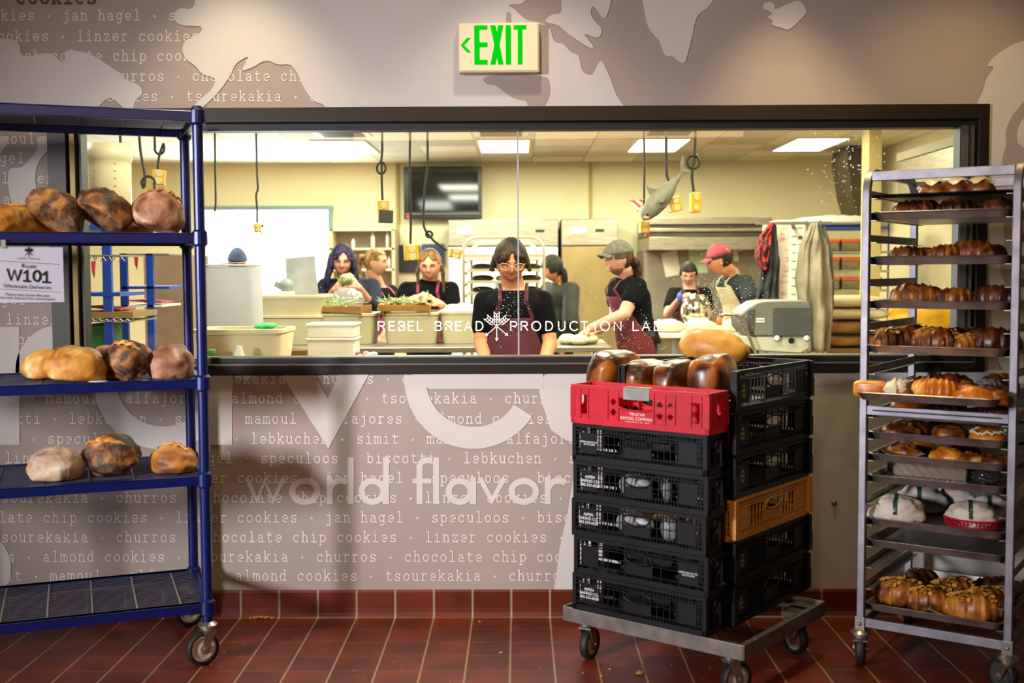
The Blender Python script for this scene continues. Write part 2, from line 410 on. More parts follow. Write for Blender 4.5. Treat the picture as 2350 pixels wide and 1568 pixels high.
# ---- typewriter lettering, drawn as strokes; x-height 1, advance 1.29
EL = lambda cx, cy, rx, ry: arc(cx, cy, rx, ry, 0, 360, 18)
G = {
 'a': [arc(.45, .68, .3, .32, 160, 0)+[(.75, .12), (.8, 0), (.98, 0)], arc(.75, .28, .0, .0, 0, 1, 1)+[(.75, .54), (.45, .56)]+arc(.43, .28, .29, .28, 90, 270)+[(.6, .04), (.75, .2)]],
 'b': [EL(.55, .5, .35, .5), [(.04, 1.5), (.2, 1.5), (.2, 0)]],
 'c': [arc(.5, .5, .38, .5, 38, 322, 14), [(.82, .98), (.82, .7)]],
 'd': [EL(.45, .5, .35, .5), [(.62, 1.5), (.8, 1.5), (.8, 0), (.98, 0)]],
 'e': [[(.12, .5), (.88, .5)]+arc(.5, .5, .38, .5, 0, 315, 16)],
 'f': [[(.18, 0), (.72, 0)], [(.42, 0), (.42, 1.2)]+arc(.67, 1.2, .25, .3, 180, 50, 8), [(.14, 1), (.78, 1)]],
 'g': [EL(.45, .55, .33, .45), [(.98, 1), (.78, 1), (.78, -.15)]+arc(.47, -.15, .31, .3, 0, -150, 10)],
 'h': [[(.02, 1.5), (.2, 1.5), (.2, 0)], arc(.5, .6, .3, .4, 180, 0)+[(.8, 0)], [(.02, 0), (.38, 0)], [(.62, 0), (.98, 0)]],
 'i': [[(.2, 1), (.5, 1), (.5, 0)], [(.12, 0), (.88, 0)], EL(.47, 1.4, .05, .05)],
 'j': [[(.25, 1), (.62, 1), (.62, -.2)]+arc(.37, -.2, .25, .28, 0, -150), EL(.6, 1.4, .05, .05)],
 'k': [[(.02, 1.5), (.2, 1.5), (.2, 0)], [(.2, .35), (.76, 1)], [(.42, .62), (.84, 0)], [(.02, 0), (.38, 0)], [(.6, 1), (.94, 1)], [(.68, 0), (1, 0)]],
 'l': [[(.2, 1.5), (.5, 1.5), (.5, 0)], [(.12, 0), (.88, 0)]],
 'm': [[(-.06, 1), (.08, 1), (.08, 0)], arc(.29, .66, .21, .34, 180, 0)+[(.5, 0)], arc(.71, .66, .21, .34, 180, 0)+[(.92, 0)], [(-.06, 0), (.22, 0)], [(.38, 0), (.64, 0)], [(.8, 0), (1.06, 0)]],
 'n': [[(.02, 1), (.2, 1), (.2, 0)], arc(.5, .6, .3, .4, 180, 0)+[(.8, 0)], [(.02, 0), (.38, 0)], [(.62, 0), (.98, 0)]],
 'o': [EL(.5, .5, .38, .5)],
 'p': [EL(.55, .5, .35, .5), [(.02, 1), (.2, 1), (.2, -.45)], [(.02, -.45), (.42, -.45)]],
 'r': [[(.08, 1), (.32, 1), (.32, 0)], [(.08, 0), (.62, 0)], arc(.64, .6, .32, .4, 180, 45)],
 's': [arc(.5, .74, .32, .26, 20, 270, 10)+arc(.5, .25, .34, .25, 90, -160, 10), [(.82, 1), (.82, .76)], [(.15, 0), (.15, .24)]],
 't': [[(.36, 1.4), (.36, .28)]+arc(.62, .28, .26, .28, 180, 330), [(.1, 1), (.82, 1)]],
 'u': [[(.02, 1), (.2, 1), (.2, .38)]+arc(.5, .38, .3, .38, 180, 360)+[(.8, 1)], [(.8, 1), (.8, 0), (.98, 0)], [(.62, 1), (.8, 1)]],
 'z': [[(.15, .76), (.15, 1), (.82, 1), (.15, 0), (.86, 0), (.86, .26)]],
 '.': [EL(.5, .55, .1, .1), EL(.5, .55, .03, .03)], ' ': [],
}
CYC = 'tsourekakia . churros . chocolate chip cookies . linzer cookies . jan hagel . speculoos . biscotti . lebkuchen . simit . mamoul . alfajores . almond cookies . '
ADV, XH, SW = 20.24, 15.7, 2.5
letters = MB()
def row(word, x, base, x0, x1, mb=letters, off=0.0012):
    """one painted line: the endless list of bakes, with `word` starting at pixel x"""
    i0 = CYC.index(word); n = len(CYC)
    k0 = int(math.floor((x0-x)/ADV)); k1 = int(math.ceil((x1-x)/ADV))
    for k in range(k0, k1):
        ch = CYC[(i0+k) % n]; gx = x+k*ADV
        for st in G[ch]:
            ribbon(mb, [(gx+p[0]*XH*0.98, base-p[1]*XH) for p in st], SW, lambda a, b: pxw(a, b, off))
for word, x, base in (('jan', 145, 46), ('linzer', 177, 93.6), ('chocolate', 57, 139), ('churros', 240, 185.5), ('tsourekakia', 428, 232)):
    row(word, x, base, -30, 760)
for word, x, base in (('mamoul', -36, 329), ('jan', -121, 374), ('linzer', 5, 420), ('almond', 8, 468), ('biscotti', -60, 514), ('speculoos', -40, 560), ('lebkuchen', -90, 606), ('simit', -30, 652), ('jan', -118, 698), ('linzer', 15, 744), ('alfajores', -60, 790), ('churros', 10, 835)):
    row(word, x, base, -30, 118)
for word, x, base in (('churros', 721, 879.8), ('almond', 532, 925), ('mamoul', 564, 971.7), ('lebkuchen', 576, 1017.7), ('speculoos', 599, 1062.5), ('jan', 748, 1107.7), ('chocolate', 470, 1152.9), ('jan', 748, 1198.4), ('chocolate', 470, 1243.6), ('churros', 727, 1288.8), ('almond', 541, 1332.5)):
    row(word, x, base, -30, 1330)
letters.build('painted_lettering', m_word, wall, fix=False)
dk = MB()
for k, ch in enumerate('cookies'):
    for st in G[ch]: ribbon(dk, [(38+k*27+p[0]*21, 8-p[1]*21) for p in st], 5, lambda a, b: pxw(a, b, 0.003))
dk.build('dark_lettering', M('mural_dark', '#4a423c', 0.8), wall, fix=False)
# ---- big rounded letters and the line below them
big = MB()
FL = [0]
def flat(poly, off): big.add([pxw(x, y, off) for x, y in poly], [tuple(range(len(poly)))])
def band(cx, cy, ro, ri, a0, a1, off, n=40):
    for i in range(n):
        t0, t1 = R(a0+(a1-a0)*i/n), R(a0+(a1-a0)*(i+1)/n)
        flat([(cx+ro*cos(t0), cy-ro*sin(t0)), (cx+ro*cos(t1), cy-ro*sin(t1)), (cx+ri*cos(t1), cy-ri*sin(t1)), (cx+ri*cos(t0), cy-ri*sin(t0))], off)
flat([(-30, 750), (45, 750), (46, 1021), (-30, 1021)], 0.003)
band(140, 850, 104, 52, 90, 185, 0.003)
band(375, 871, 161, 108, 180, 360, 0.003); flat([(471, 850), (533, 850), (533, 1021), (472, 1021)], 0.0031)
flat([(640, 850), (716, 850), (752, 916), (754, 1030)], 0.003); flat([(754, 1030), (752, 916), (782, 850), (852, 850)], 0.003)
band(1087, 871, 159, 109, 176, 328, 0.003); flat([(930, 846), (1246, 846), (1246, 893), (985, 893)], 0.0031)
big.build('large_lettering', m_light, wall, fix=False)
sm = MB()
def stroke(pts, w=14): ribbon(sm, pts, w, lambda a, b: pxw(a, b, 0.0016))
B, XT, AS = 1153, 1103, 1054
stroke([(568, XT-2), (590, B-4), (608, XT+2), (627, B-4), (650, XT-2)], 11)
stroke(arc(700, 1128, 29, 24, 0, 360, 24)); stroke([(757, XT-4), (757, B)]); stroke(arc(782, 1130, 25, 27, 180, 295))
stroke([(805, AS), (805, B)]); stroke(arc(855, 1128, 25, 24, 0, 360, 24)); stroke([(886, AS), (886, B)])
stroke([(963, B), (963, 1075)]+arc(981, 1072, 18, 16, 180, 285)); stroke([(950, 1104), (987, 1104)], 11); stroke([(1001, AS), (1001, B)])
stroke(arc(1055, 1128, 25, 24, 0, 360, 24)); stroke([(1086, XT-3), (1086, B)])
stroke([(1103, XT-3), (1129, B-4), (1156, XT-3)], 12); stroke(arc(1202, 1128, 28, 24, 0, 360, 24))
stroke([(1257, XT-4), (1257, B)]); stroke(arc(1282, 1130, 25, 27, 180, 300))
sm.build('phrase_lettering', m_light, wall, fix=False)

# ---- the window: dark bronze frame, two panes with a polished joint, etched name
m_frame = M('bronze_anodised', '#20160c', 0.45, 0.3)
m_black = M('black_gasket', '#0e0c0b', 0.5)
m_bead = M('glazing_bead', '#8b867c', 0.35, 0.8)
def wx(px): return pxw(px, 560).x
def wz(py): return pxw(1190, py).z
YF = WY-0.018
fr = MB()
fr.span((XL, YF, wz(279)), (XR, WY+0.07, ZT))
fr.span((XL, YF, ZB), (XR, WY+0.06, wz(834)))
fr.span((XL, YF+.001, wz(834)), (wx(160), WY+0.06, wz(279)))
fr.span((wx(2238), YF+.001, wz(834)), (XR, WY+0.06, wz(279)))
window = fr.build('window_1', m_frame, kind='structure', bevel=0.002)
g2 = MB()
g2.span((wx(160), WY+0.02, wz(296)), (wx(2238), WY+0.09, wz(279)))
g2.span((wx(160), WY+0.012, wz(834)), (wx(2238), WY+0.09, wz(818)))
g2.span((wx(2203), WY+0.02, wz(818)), (wx(2238), WY+0.09, wz(296)))
g2.span((wx(150), WY+0.02, wz(818)), (wx(187), WY+0.09, wz(296)))
g2.build('gasket_frame', m_black, window)
b2 = MB()
b2.span((wx(160), WY+0.008, wz(821)), (wx(2238), WY+0.02, wz(818)))
b2.span((wx(160), YF-0.004, wz(836)), (wx(2238), YF+0.004, wz(833)))
b2.span((wx(2205), WY+0.014, wz(821)), (wx(2221), WY+0.03, wz(292)))
b2.span((wx(2228), WY+0.0, wz(821)), (wx(2231), WY+0.02, wz(292)))
b2.build('glazing_bead', m_bead, window)
MB().span((wx(163), WY+0.0, wz(821)), (wx(176), WY+0.02, wz(292))).build('glazing_bead', M('bead_bronze', '#5d4a24', 0.4, 0.6), window)
YG = WY+0.06
m_glass = glass_mat('window_glass', '#f6fbf8', 0.035)
def gx(px): return at(px, 560, YG).x
def gz(py): return at(1190, py, YG).z
zl, zh = gz(832), gz(284)
for a, b in ((170, 1188), (1190.5, 2225)):
    MB().span((gx(a), YG, zl), (gx(b), YG+0.01, zh)).build('glass_pane', m_glass, window)
MB().span((gx(1187.5), YG-0.004, gz(822)), (gx(1191), YG+0.012, gz(290))).build('pane_joint', M('polished_edge', '#a9b0b8', 0.3, 0.0), window)
# etched name on the glass
CAP = {'R': [[(0, 0), (0, 1), (.45, 1)]+arc(.45, .75, .25, .25, 90, -90, 8)+[(0, .5)], [(.4, .5), (.75, 0)]],
 'E': [[(.62, 1), (0, 1), (0, 0), (.62, 0)], [(0, .52), (.55, .52)]], 'B': [[(0, 0), (0, 1), (.4, 1)]+arc(.4, .76, .23, .24, 90, -90, 8)+[(0, .52)], [(.4, .52)]+arc(.42, .26, .27, .26, 90, -90, 8)+[(0, 0)]],
 'L': [[(0, 1), (0, 0), (.6, 0)]], 'A': [[(0, 0), (.42, 1), (.84, 0)], [(.16, .33), (.68, .33)]], 'D': [[(0, 0), (0, 1), (.3, 1)]+arc(.3, .5, .45, .5, 90, -90, 12)+[(0, 0)]],
 'P': [[(0, 0), (0, 1), (.45, 1)]+arc(.45, .74, .25, .26, 90, -90, 8)+[(0, .48)]], 'O': [arc(.48, .5, .5, .52, 0, 360, 22)], 'U': [[(0, 1), (0, .32)]+arc(.36, .34, .36, .36, 180, 360)+[(.72, 1)]],
 'C': [arc(.5, .5, .5, .52, 45, 315, 18)], 'T': [[(0, 1), (.7, 1)], [(.35, 1), (.35, 0)]], 'I': [[(0.1, 0), (0.1, 1)]], 'N': [[(0, 0), (0, 1), (.75, 0), (.75, 1)]]}
m_etch = M('white_vinyl', '#f2f2ee', 0.6)
def onglass(a, b): p = at(a, b, YG-0.003); return p
et = MB()
for ch, x in zip('REBELBREAD', (868, 893, 915, 937, 958, 999, 1023, 1046, 1066, 1093)):
    for st in CAP[ch]: ribbon(et, [(x+p[0]*20, 758.5-p[1]*20) for p in st], 3.0, onglass)
for ch, x in zip('PRODUCTIONLAB', (1172, 1196, 1221, 1253, 1282, 1308, 1334, 1364, 1379, 1410, 1453, 1474, 1502)):
    for st in CAP[ch]: ribbon(et, [(x+p[0]*20, 758.5-p[1]*20) for p in st], 3.0, onglass)
def emblem(mb, place, cx, cy, s, w):
    for ang in (-50, 0, 50):
        ca, sa = cos(R(ang)), sin(R(ang))
        def T(x, y): return (cx+s*(x*ca-y*sa)*1.0, cy-s*(x*sa+y*ca))
        def st(pts): ribbon(mb, [T(*p) for p in pts], w, place)
        st([(0, -1.15), (0, .95)])
        for dx in (-.22, .22): st([(dx*.6, .35), (dx, .5), (dx, 1.25)])
        for yy in (.5, .75, 1.0): st([(-.24, yy+.17), (0, yy), (.24, yy+.17)])
        hd = [T(0, -1.28), T(.16, -1.02), T(-.16, -1.02)]
        mb.add([place(*p) for p in hd], [(0, 1, 2)])
emblem(et, onglass, 1140, 749, 27, 1.9)
et.build('etched_lettering', m_etch, window, fix=False)
# flour specks stuck to the glass
rs = random.Random(3); fl = MB()
def speck(px, py, r):
    p = at(px, py, YG-0.002); fl.ball(p, (r, 0.0008, r*rs.uniform(.8, 1.5)), 6, 4)
for _ in range(70): speck(min(2030, rs.gauss(1955, 45)), min(460, max(294, rs.gauss(350, 40))), rs.uniform(.0016, .0036))
for _ in range(60): speck(rs.uniform(1870, 2010), rs.uniform(380, 480), rs.uniform(.001, .002))
for _ in range(260): speck(rs.gauss(1640, 35), rs.gauss(690, 40), rs.uniform(.0007, .0019))
for _ in range(150): speck(rs.gauss(1172, 20), min(770, max(672, rs.gauss(715, 24))), rs.uniform(.0005, .0013))
for _ in range(150): speck(rs.gauss(1450, 45), rs.gauss(755, 35), rs.uniform(.0006, .0015))
for _ in range(160): speck(rs.uniform(480, 1960), rs.uniform(520, 800), rs.uniform(.0006, .0015))
for _ in range(90): speck(rs.gauss(1720, 40), rs.gauss(640, 60), rs.uniform(.0006, .0014))
fl.build('flour_specks', M('flour', '#fdfbf4', 0.9), window, kind='stuff', fix=False)

# ---- exit sign
def build_exit():
    a, b = pxw(1054, 172), pxw(1238, 57)
    w, h, d = b.x-a.x, b.z-a.z, 0.05
    t = thing('exit_sign', (0.5*(a.x+b.x), WY, a.z), 'cream plastic exit sign with green lettering and arrow above the window', 'exit sign')
    f = 0.93
    MB().span((-w/2, -d, 0), (w/2, -0.002, h)).build('housing', M('exit_housing', '#d8c9a4', 0.45), t, bevel=0.006, seg=3)
    MB().span((-w/2+.004, -d-.003, .006), (w/2-.006, -d+.006, h-.004)).build('face_plate', M('exit_face', '#e6d6b0', 0.45), t, bevel=0.003)
    lt = MB(); m = emit_mat('exit_green', '#06d414', 1.05)
    X = lambda px: (px-1146)/184*w; Z = lambda py: (172-py)/115*h
    def rect(x0, y0, x1, y1): lt.span((X(x0), -d-.0045, Z(y1)), (X(x1), -d-.002, Z(y0)))
    def quad(ps): lt.prism([(X(x), Z(y)) for x, y in ps], (0, -d-.002, 0), (1, 0, 0), (0, 0, 1), .0025)
    rect(1090, 64, 1102, 154); rect(1090, 64, 1120, 74); rect(1090, 103, 1120, 114); rect(1090, 143, 1120, 154)
    quad([(1126, 64), (1138, 64), (1156, 154), (1144, 154)]); quad([(1144, 64), (1156, 64), (1138, 154), (1126, 154)])
    rect(1161, 64, 1173, 154); rect(1179, 64, 1208, 74); rect(1188, 64, 1199, 154)
    quad([(1083, 92), (1074, 92), (1059, 109), (1067, 109)]); quad([(1059, 109), (1067, 109), (1083, 126), (1074, 126)])
    lt.build('exit_lettering', m, t)
    return t
build_exit()
# small dark stud on the wall between crates and pan rack
p = pxw(1914, 1154)
tag(MB().lathe([(.012, 0), (.012, -.006), (.006, -.012)], 12, (p.x, WY+.0005, p.z), 'y').build('wall_stud', M('stud_metal', '#7d6a4a', 0.5, .5), smooth=True), 'small round stud on the wall between crates and pan rack', 'wall stud')
# ================================================================ helpers to stand things on planes
def ray(px, py):
    return fwd + rt*((px-PW/2)/FPX) - up*((py-PH/2)/FPX)
def atz(px, py, z):
    d = ray(px, py); t = (z-CAMZ)/d.z; return Vector((d.x*t, d.y*t, z))
def on_plane(px, py, o, n):
    d = ray(px, py); c = Vector((0, 0, CAMZ)); t = (Vector(o)-c).dot(Vector(n))/d.dot(Vector(n)); return c+d*t
class Frame:
    def __init__(s, o, deg): s.o = Vector(o); s.rz = R(deg); s.m = Matrix.Rotation(s.rz, 3, 'Z')
    def w(s, x, y, z): return s.o + s.m @ Vector((x, y, z))
    def l(s, p): return s.m.inverted() @ (Vector(p)-s.o)
    def x_for(s, px, y, z=0.6):
        """local x at which the line (x, y) is seen at pixel column px"""
        lo, hi = -3, 3
        for _ in range(40):
            m = (lo+hi)/2; p = s.w(m, y, z); d = p-Vector((0, 0, CAMZ))
            u = PW/2+FPX*d.dot(rt)/d.dot(fwd)
            if u < px: lo = m
            else: hi = m
        return (lo+hi)/2

m_blue = M('blue_epoxy', '#07165c', 0.35, 0.15, col2='#061249', scale=30)
m_wire = M('shelf_wire', '#474d66', 0.35, 0.6)
m_rod = M('worn_rod', '#a9a7a2', .4, .6)
m_zinc = M('zinc', '#b9b2a2', 0.35, 0.9, col2='#8e8778', scale=20)
m_alu = M('aluminium', '#8f8c92', 0.48, 0.75, col2='#77747b', scale=14)
m_alud = M('aluminium_worn', '#9a958f', 0.42, 0.9, col2='#7b766f', scale=18)
m_rubber = M('black_rubber', '#161412', 0.6)
m_hub = M('hub_cream', '#b5ab95', 0.5)
m_black_pl = M('black_plastic', '#040507', .42, col2='#08090b', spec=.35, scale=20)
m_red_pl = M('red_plastic', '#c4122a', 0.4, col2='#b00f24', scale=12)
m_tan_pl = M('tan_plastic', '#cc8d3e', .5, col2='#ba7c34', scale=12)

def caster(parent, x, y, ztop, rw, yaw=0.0, hub=None, plate=0.028, wheel_w=0.03, name='caster'):
    """swivel caster under (x, y): fork with plate, and the wheel with its tyre"""
    Rm = Matrix.Rotation(yaw, 3, 'Z'); off = Rm @ Vector((0.022, 0, 0))
    P = lambda a, b, c: tuple(Vector((x, y, 0)) + Rm @ Vector((a, b, c)))
    f = MB()
    f.lathe([(plate, ztop-.006), (plate, ztop), (plate*.5, ztop+.012)], 20, (x, y, 0))
    f.lathe([(plate*.55, ztop-.03), (plate*.75, ztop-.018), (plate*.75, ztop-.006)], 20, (x, y, 0))
    for sgn in (-1, 1):
        yy = sgn*(wheel_w/2+.004)
        f.add([P(-.02, yy, ztop-.028), P(.02, yy, ztop-.028), P(.035, yy, rw-.012), P(.01, yy, rw-.012), P(-.02, yy+sgn*.003, ztop-.028), P(.02, yy+sgn*.003, ztop-.028), P(.035, yy+sgn*.003, rw-.012), P(.01, yy+sgn*.003, rw-.012)],
              [(0, 1, 2, 3), (7, 6, 5, 4), (0, 4, 5, 1), (1, 5, 6, 2), (2, 6, 7, 3), (3, 7, 4, 0)])
    f.add([P(a, b, c) for c in (ztop-.03, ztop-.024) for a, b in ((-.022, -.024), (.022, -.024), (.022, .024), (-.022, .024))],
          [(3, 2, 1, 0), (4, 5, 6, 7), (0, 1, 5, 4), (1, 2, 6, 5), (2, 3, 7, 6), (3, 0, 4, 7)])
    f.tube([P(.022, -wheel_w/2-.012, rw), P(.022, wheel_w/2+.012, rw)], .008, 10)
    fo = f.build(name, m_zinc, parent)
    w = wheel_w/2
    ring = lambda prof: [P(.022+rr*cos(2*pi*k/28), yy, rw+rr*sin(2*pi*k/28)) for rr, yy in prof for k in range(28)]
    def disc(prof, mat, nm):
        mb = MB(); mb.add(ring(prof), [(i*28+k, i*28+(k+1) % 28, (i+1)*28+(k+1) % 28, (i+1)*28+k) for i in range(len(prof)-1) for k in range(28)])
        return mb.build(nm, mat, fo, smooth=True)
    disc([(rw*.74, -w*.85), (rw*.94, -w), (rw, -w*.4), (rw, w*.4), (rw*.94, w), (rw*.74, w*.85)], m_rubber, 'tyre')
    disc([(.006, -w*.5), (rw*.22, -w*.9), (rw*.3, -w*.5), (rw*.6, -w*.45), (rw*.74, -w*.86), (rw*.74, w*.86), (rw*.6, w*.45), (rw*.3, w*.5), (rw*.22, w*.9), (.006, w*.5)], hub or m_hub, 'wheel')
    return fo

# ================================================================ blue shelving unit
BR = Frame((-1.134, 4.11, 0), 21.2)
rack = thing('shelving_unit', BR.o, 'tall blue wire shelving unit on casters holding round loaves', 'shelving unit', BR.rz)
RL, RD = 1.22, 0.50
SH = [0.209, 0.675, 1.024, 1.541, 1.968]
for px_, py_ in ((0, 0), (0, RD), (-RL, 0), (-RL, RD)):
    b = MB(); b.lathe([(.019, .15), (.019, 2.0), (.015, 2.006)], 16, (px_, py_, 0))
    b.build('post', m_blue, rack, smooth=False)
    caster(rack, px_, py_, .147, .062, yaw=R(200), hub=m_hub, plate=.035)
for z in SH:
    b = MB(); t = .018
    for y in (0, RD):
        b.span((-RL+.02, y-.014, z-t), (-.02, y+.014, z+t))
        b.span((-RL+.02, y-.018 if y == 0 else y-.014, z+t-.004), (-.02, y+.014 if y == 0 else y+.018, z+t))
    for x in (0, -RL): b.span((x-.012, .02, z-t), (x+.012, RD-.02, z+t))
    sf = b.build('shelf_frame', m_blue, rack, bevel=.003)
    for x in (0, -RL):
        for y in (0, RD): MB().lathe([(.02, z-.03), (.028, z-.022), (.027, z+.022), (.021, z+.03)], 16, (x, y, 0)).build('collar', m_blue, sf)
    w = MB()
    for i in range(22): w.tube([(-RL+.01, .014+(RD-.028)*i/21, z+.012), (-.01, .014+(RD-.028)*i/21, z+.012)], .0022, 6)
    for i in range(8): 
        x = -.09-.15*i
        if x > -RL: MB().tube([(x, .012, z+.0125), (x, RD-.012, z+.0125)], .003, 6).build('cross_rod', m_rod if z < .4 or z > 1.9 else m_wire, sf)
    w.build('wire_mat', m_wire, sf)
# ---- route sign hanging on the second shelf from the top
nrm = BR.m @ Vector((0, -1, 0)); o = BR.w(0, -.02, 0)
c0, c1 = on_plane(-70, 700, o, nrm), on_plane(157, 565, o, nrm)
l0, l1 = BR.l(c0), BR.l(c1); zb_, zt_ = on_plane(80, 697, o, nrm).z, on_plane(80, 566, o, nrm).z
sg = thing('route_sign', BR.w((l0.x+l1.x)/2, -.021, zb_), 'white paper route sign in a clear plastic sleeve clipped under a blue shelf', 'paper sign', BR.rz)
sw, sh_ = l1.x-l0.x, zt_-zb_
MB().span((-sw/2+.004, -.0012, .004), (sw/2-.018, .0012, sh_-.002)).build('paper_sheet', M('sign_paper', '#c9c6cc', .7), sg)
slv = MB().grid(lambda u, v: ((u-.5)*sw, -.004-.0015*sin(u*19+v*7)*(u > .8), v*sh_), 30, 12).grid(lambda u, v: ((u-.5)*sw, .003, v*sh_), 4, 2)
slv.build('plastic_sleeve', glass_mat('clear_sleeve', '#fafaff', .08, .12), sg, smooth=True)
MB().span((-.055, -.006, sh_-.006), (-.04, .006, sh_+.022)).build('clip', M('clip_grey', '#9ea0a0', .4, .3), sg)
m_ink = M('sign_ink', '#0d0b14', .8)
def sp(px, py): q = on_plane(px, py, o, nrm); return Vector((BR.l(q).x-(l0.x+l1.x)/2, -.0035, q.z-zb_))
ink = MB()
SC_ = sp(100, 630)-sp(0, 630); pxm = SC_.x/100
emblem(ink, lambda a, b: sp(a, b), 66, 579, 9, 1.4)
for y0, y1 in ((599, 607), (663.5, 671)): ribbon(ink, [(-60, y0-3.5), (138, y1)], .8, sp)
for st in ([(17, 618), (25, 643), (32.5, 620), (40, 644), (48, 620)], [(55, 627), (62, 621), (62, 645)], [(54, 645), (70, 646)], arc(84.5, 633.5, 8.2, 11.5, 0, 360, 20), [(99, 630), (106.5, 624), (106.5, 648)], [(98, 647.5), (115, 648.5)]):
    ribbon(ink, st, 4.6, sp)
ink.build('sign_marks', m_ink, sg, fix=False)
for body, px_, py_, size in (('Route', 66, 611, 12.5), ('Wholesale Deliveries', 63, 658.5, 11.5), ('Please take Driver Bin and', 63, 677.5, 8.3), ('see red clipboard for instructions', 63, 685, 8.3), ('R E B E L   B R E A D', 66, 594, 5.2)):
    ox = sp(px_, py_); ux = (sp(px_+50, py_+1.9)-ox)
    text_mesh(body, size*pxm*1.12, m_ink, 'sign_lettering', sg, ox, ux, (0, 0, 1), extr=0)

# ================================================================ loaves
cr_dark = ramp_mat('crust_dark', [(.30, '#120905'), (.43, '#341a0c'), (.52, '#6b3d17'), (.62, '#a5682a'), (.75, '#c99a5c')], 15, .65, .8, detail=10, fine=(14, '#c9b08c', .5, .85))
cr_flour = ramp_mat('crust_floured', [(.3, '#5c3415'), (.45, '#97663a'), (.58, '#bd9a72'), (.7, '#d5c5ae')], 12, .75, .5, detail=10, fine=(16, '#e4dacb', .35, .7))
cr_gold = ramp_mat('crust_golden', [(.32, '#8a4f12'), (.45, '#bd7a22'), (.58, '#d39a42'), (.72, '#e9cf98')], 13, .6, .6, detail=10)
cr_red = ramp_mat('crust_russet', [(.3, '#552a16'), (.45, '#8a5130'), (.6, '#ad7b55'), (.75, '#cfb094')], 14, .65, .6, detail=10, fine=(14, '#d9c6b0', .48, .85))
cr_pan = ramp_mat('crust_pan_loaf', [(.34, '#160803'), (.45, '#4d2008'), (.55, '#955017'), (.68, '#c98a3c')], 8, .32, .2)
m_ear = ramp_mat('crust_score', [(.3, '#8a4c10'), (.5, '#c07c22'), (.7, '#e0b25e')], 14, .6, .5)
m_crumbside = M('loaf_pale_cut', '#dcc9a4', .85, col2='#e8dcc0', scale=30, bump=.4)
def loaf(name, pos, dims, rz, tilt, mat, seed, label, score=0, roll=0.0, group=None, boxy=1.0, bumpy=.1, flatb=.55, dent=0):
    L, Wd, H = dims
    sv = Vector((seed*3.1, seed*1.7, seed*.9))
    def fn(p, d):
        if boxy != 1.0:
            q = Vector([math.copysign(abs(c)**boxy, c) for c in d]); p = Vector((q.x*L/2, q.y*Wd/2, q.z*H/2))
        k = 1+bumpy*noise.noise(d*2.2+sv)+bumpy*.45*noise.noise(d*5.5+sv)
        p = p*k
        if dent and d.x < -.3: p.y *= 1-.12*dent*noise.noise(Vector((d.z*4, seed, 0)))
        if p.z < -H*flatb*.5: p.z = -H*flatb*.5+(p.z+H*flatb*.5)*.12
        return p
    # lowest point of the turned loaf rests on the shelf
    tmp = MB().ball((0, 0, 0), (L/2, Wd/2, H/2), 44, 30, fn=fn)
    Rm = Matrix.Rotation(rz, 3, 'Z') @ Matrix.Rotation(tilt, 3, 'Y') @ Matrix.Rotation(roll, 3, 'X')
    vs = [Rm @ Vector(v) for v in tmp.v]; zmin = min(v.z for v in vs)
    c = Vector(pos)
    tmp.v = [tuple(v-Vector((0, 0, zmin))) for v in vs]
    ob = tmp.build(name, mat, smooth=True); ob.location = c
    tag(ob, label, 'bread', group)
    for k in range(score):
        mb = MB(); y0 = (k-(score-1)/2)*Wd*.42
        def sf(u, v):
            x = (u-.5)*L*.78; yy = y0+(v-.5)*Wd*.15*sin(pi*min(1, max(0, u)))
            r2 = 1-(2*x/L)**2-(2*yy/Wd)**2
            z = H/2*sqrt(max(.02, r2))*(1+.05*sin(u*25+seed)+.09*sin(pi*v)+.02*sin(u*61))
            return Rm @ Vector((x, yy, z*1.02)) - Vector((0, 0, zmin))
        mb.grid(sf, 40, 6)
        mb.build('score_ear', m_ear, ob, smooth=True, solid=.004)
    return ob
G2, G3, G4 = 'loaves on the second blue shelf from the top', 'loaves on the middle blue shelf', 'loaves on the lower blue shelf'
def on_shelf(px, ylocal, z):
    x = BR.x_for(px, ylocal, z); return BR.w(x, ylocal, z+.0145)
loaf('bread_loaf', on_shelf(60, .24, SH[3]), (.24, .17, .125), R(10), R(4), cr_gold, 1, 'floury golden loaf lying behind on the shelf above the route sign', 1, group=G2)
loaf('bread_loaf', on_shelf(2, .10, SH[3]), (.17, .15, .125), R(60), 0, cr_gold, 12, 'golden loaf cut by the photo edge on the shelf above the route sign', 0, group=G2)
loaf('bread_loaf', on_shelf(132, .10, SH[3]), (.21, .13, .15), R(25), R(30), cr_dark, 2, 'dark crusty sourdough leaning left of the window frame post', 1, roll=R(-38), group=G2)
loaf('bread_loaf', on_shelf(243, .10, SH[3]), (.205, .14, .15), R(20), R(30), cr_dark, 3, 'dark sourdough with burst crust leaning in front of a measuring tub', 1, roll=R(-30), group=G2)
loaf('bread_loaf', on_shelf(300, .23, SH[3]), (.16, .12, .08), R(10), 0, cr_gold, 13, 'low orange loaf tucked behind two leaning dark sourdoughs', 0, group=G2)
loaf('bread_loaf', on_shelf(364, .09, SH[3]), (.185, .14, .175), R(8), R(14), cr_red, 4, 'round brown loaf with flour stripes standing upright beside blue post', 1, roll=R(-12), group=G2)
loaf('bread_loaf', on_shelf(112, .27, SH[2]), (.19, .16, .13), R(25), 0, cr_gold, 5, 'golden loaf peeking out behind a cut yellow loaf', 0, group=G3)
loaf('bread_loaf', on_shelf(176, .08, SH[2]), (.205, .17, .145), R(12), R(6), cr_gold, 6, 'bright yellow loaf with pale floury end at the shelf edge', 0, boxy=.85, group=G3)
loaf('bread_loaf', on_shelf(250, .25, SH[2]), (.17, .15, .14), R(30), 0, cr_red, 7, 'russet loaf hidden behind the dark loaf on the middle shelf', 0, group=G3)
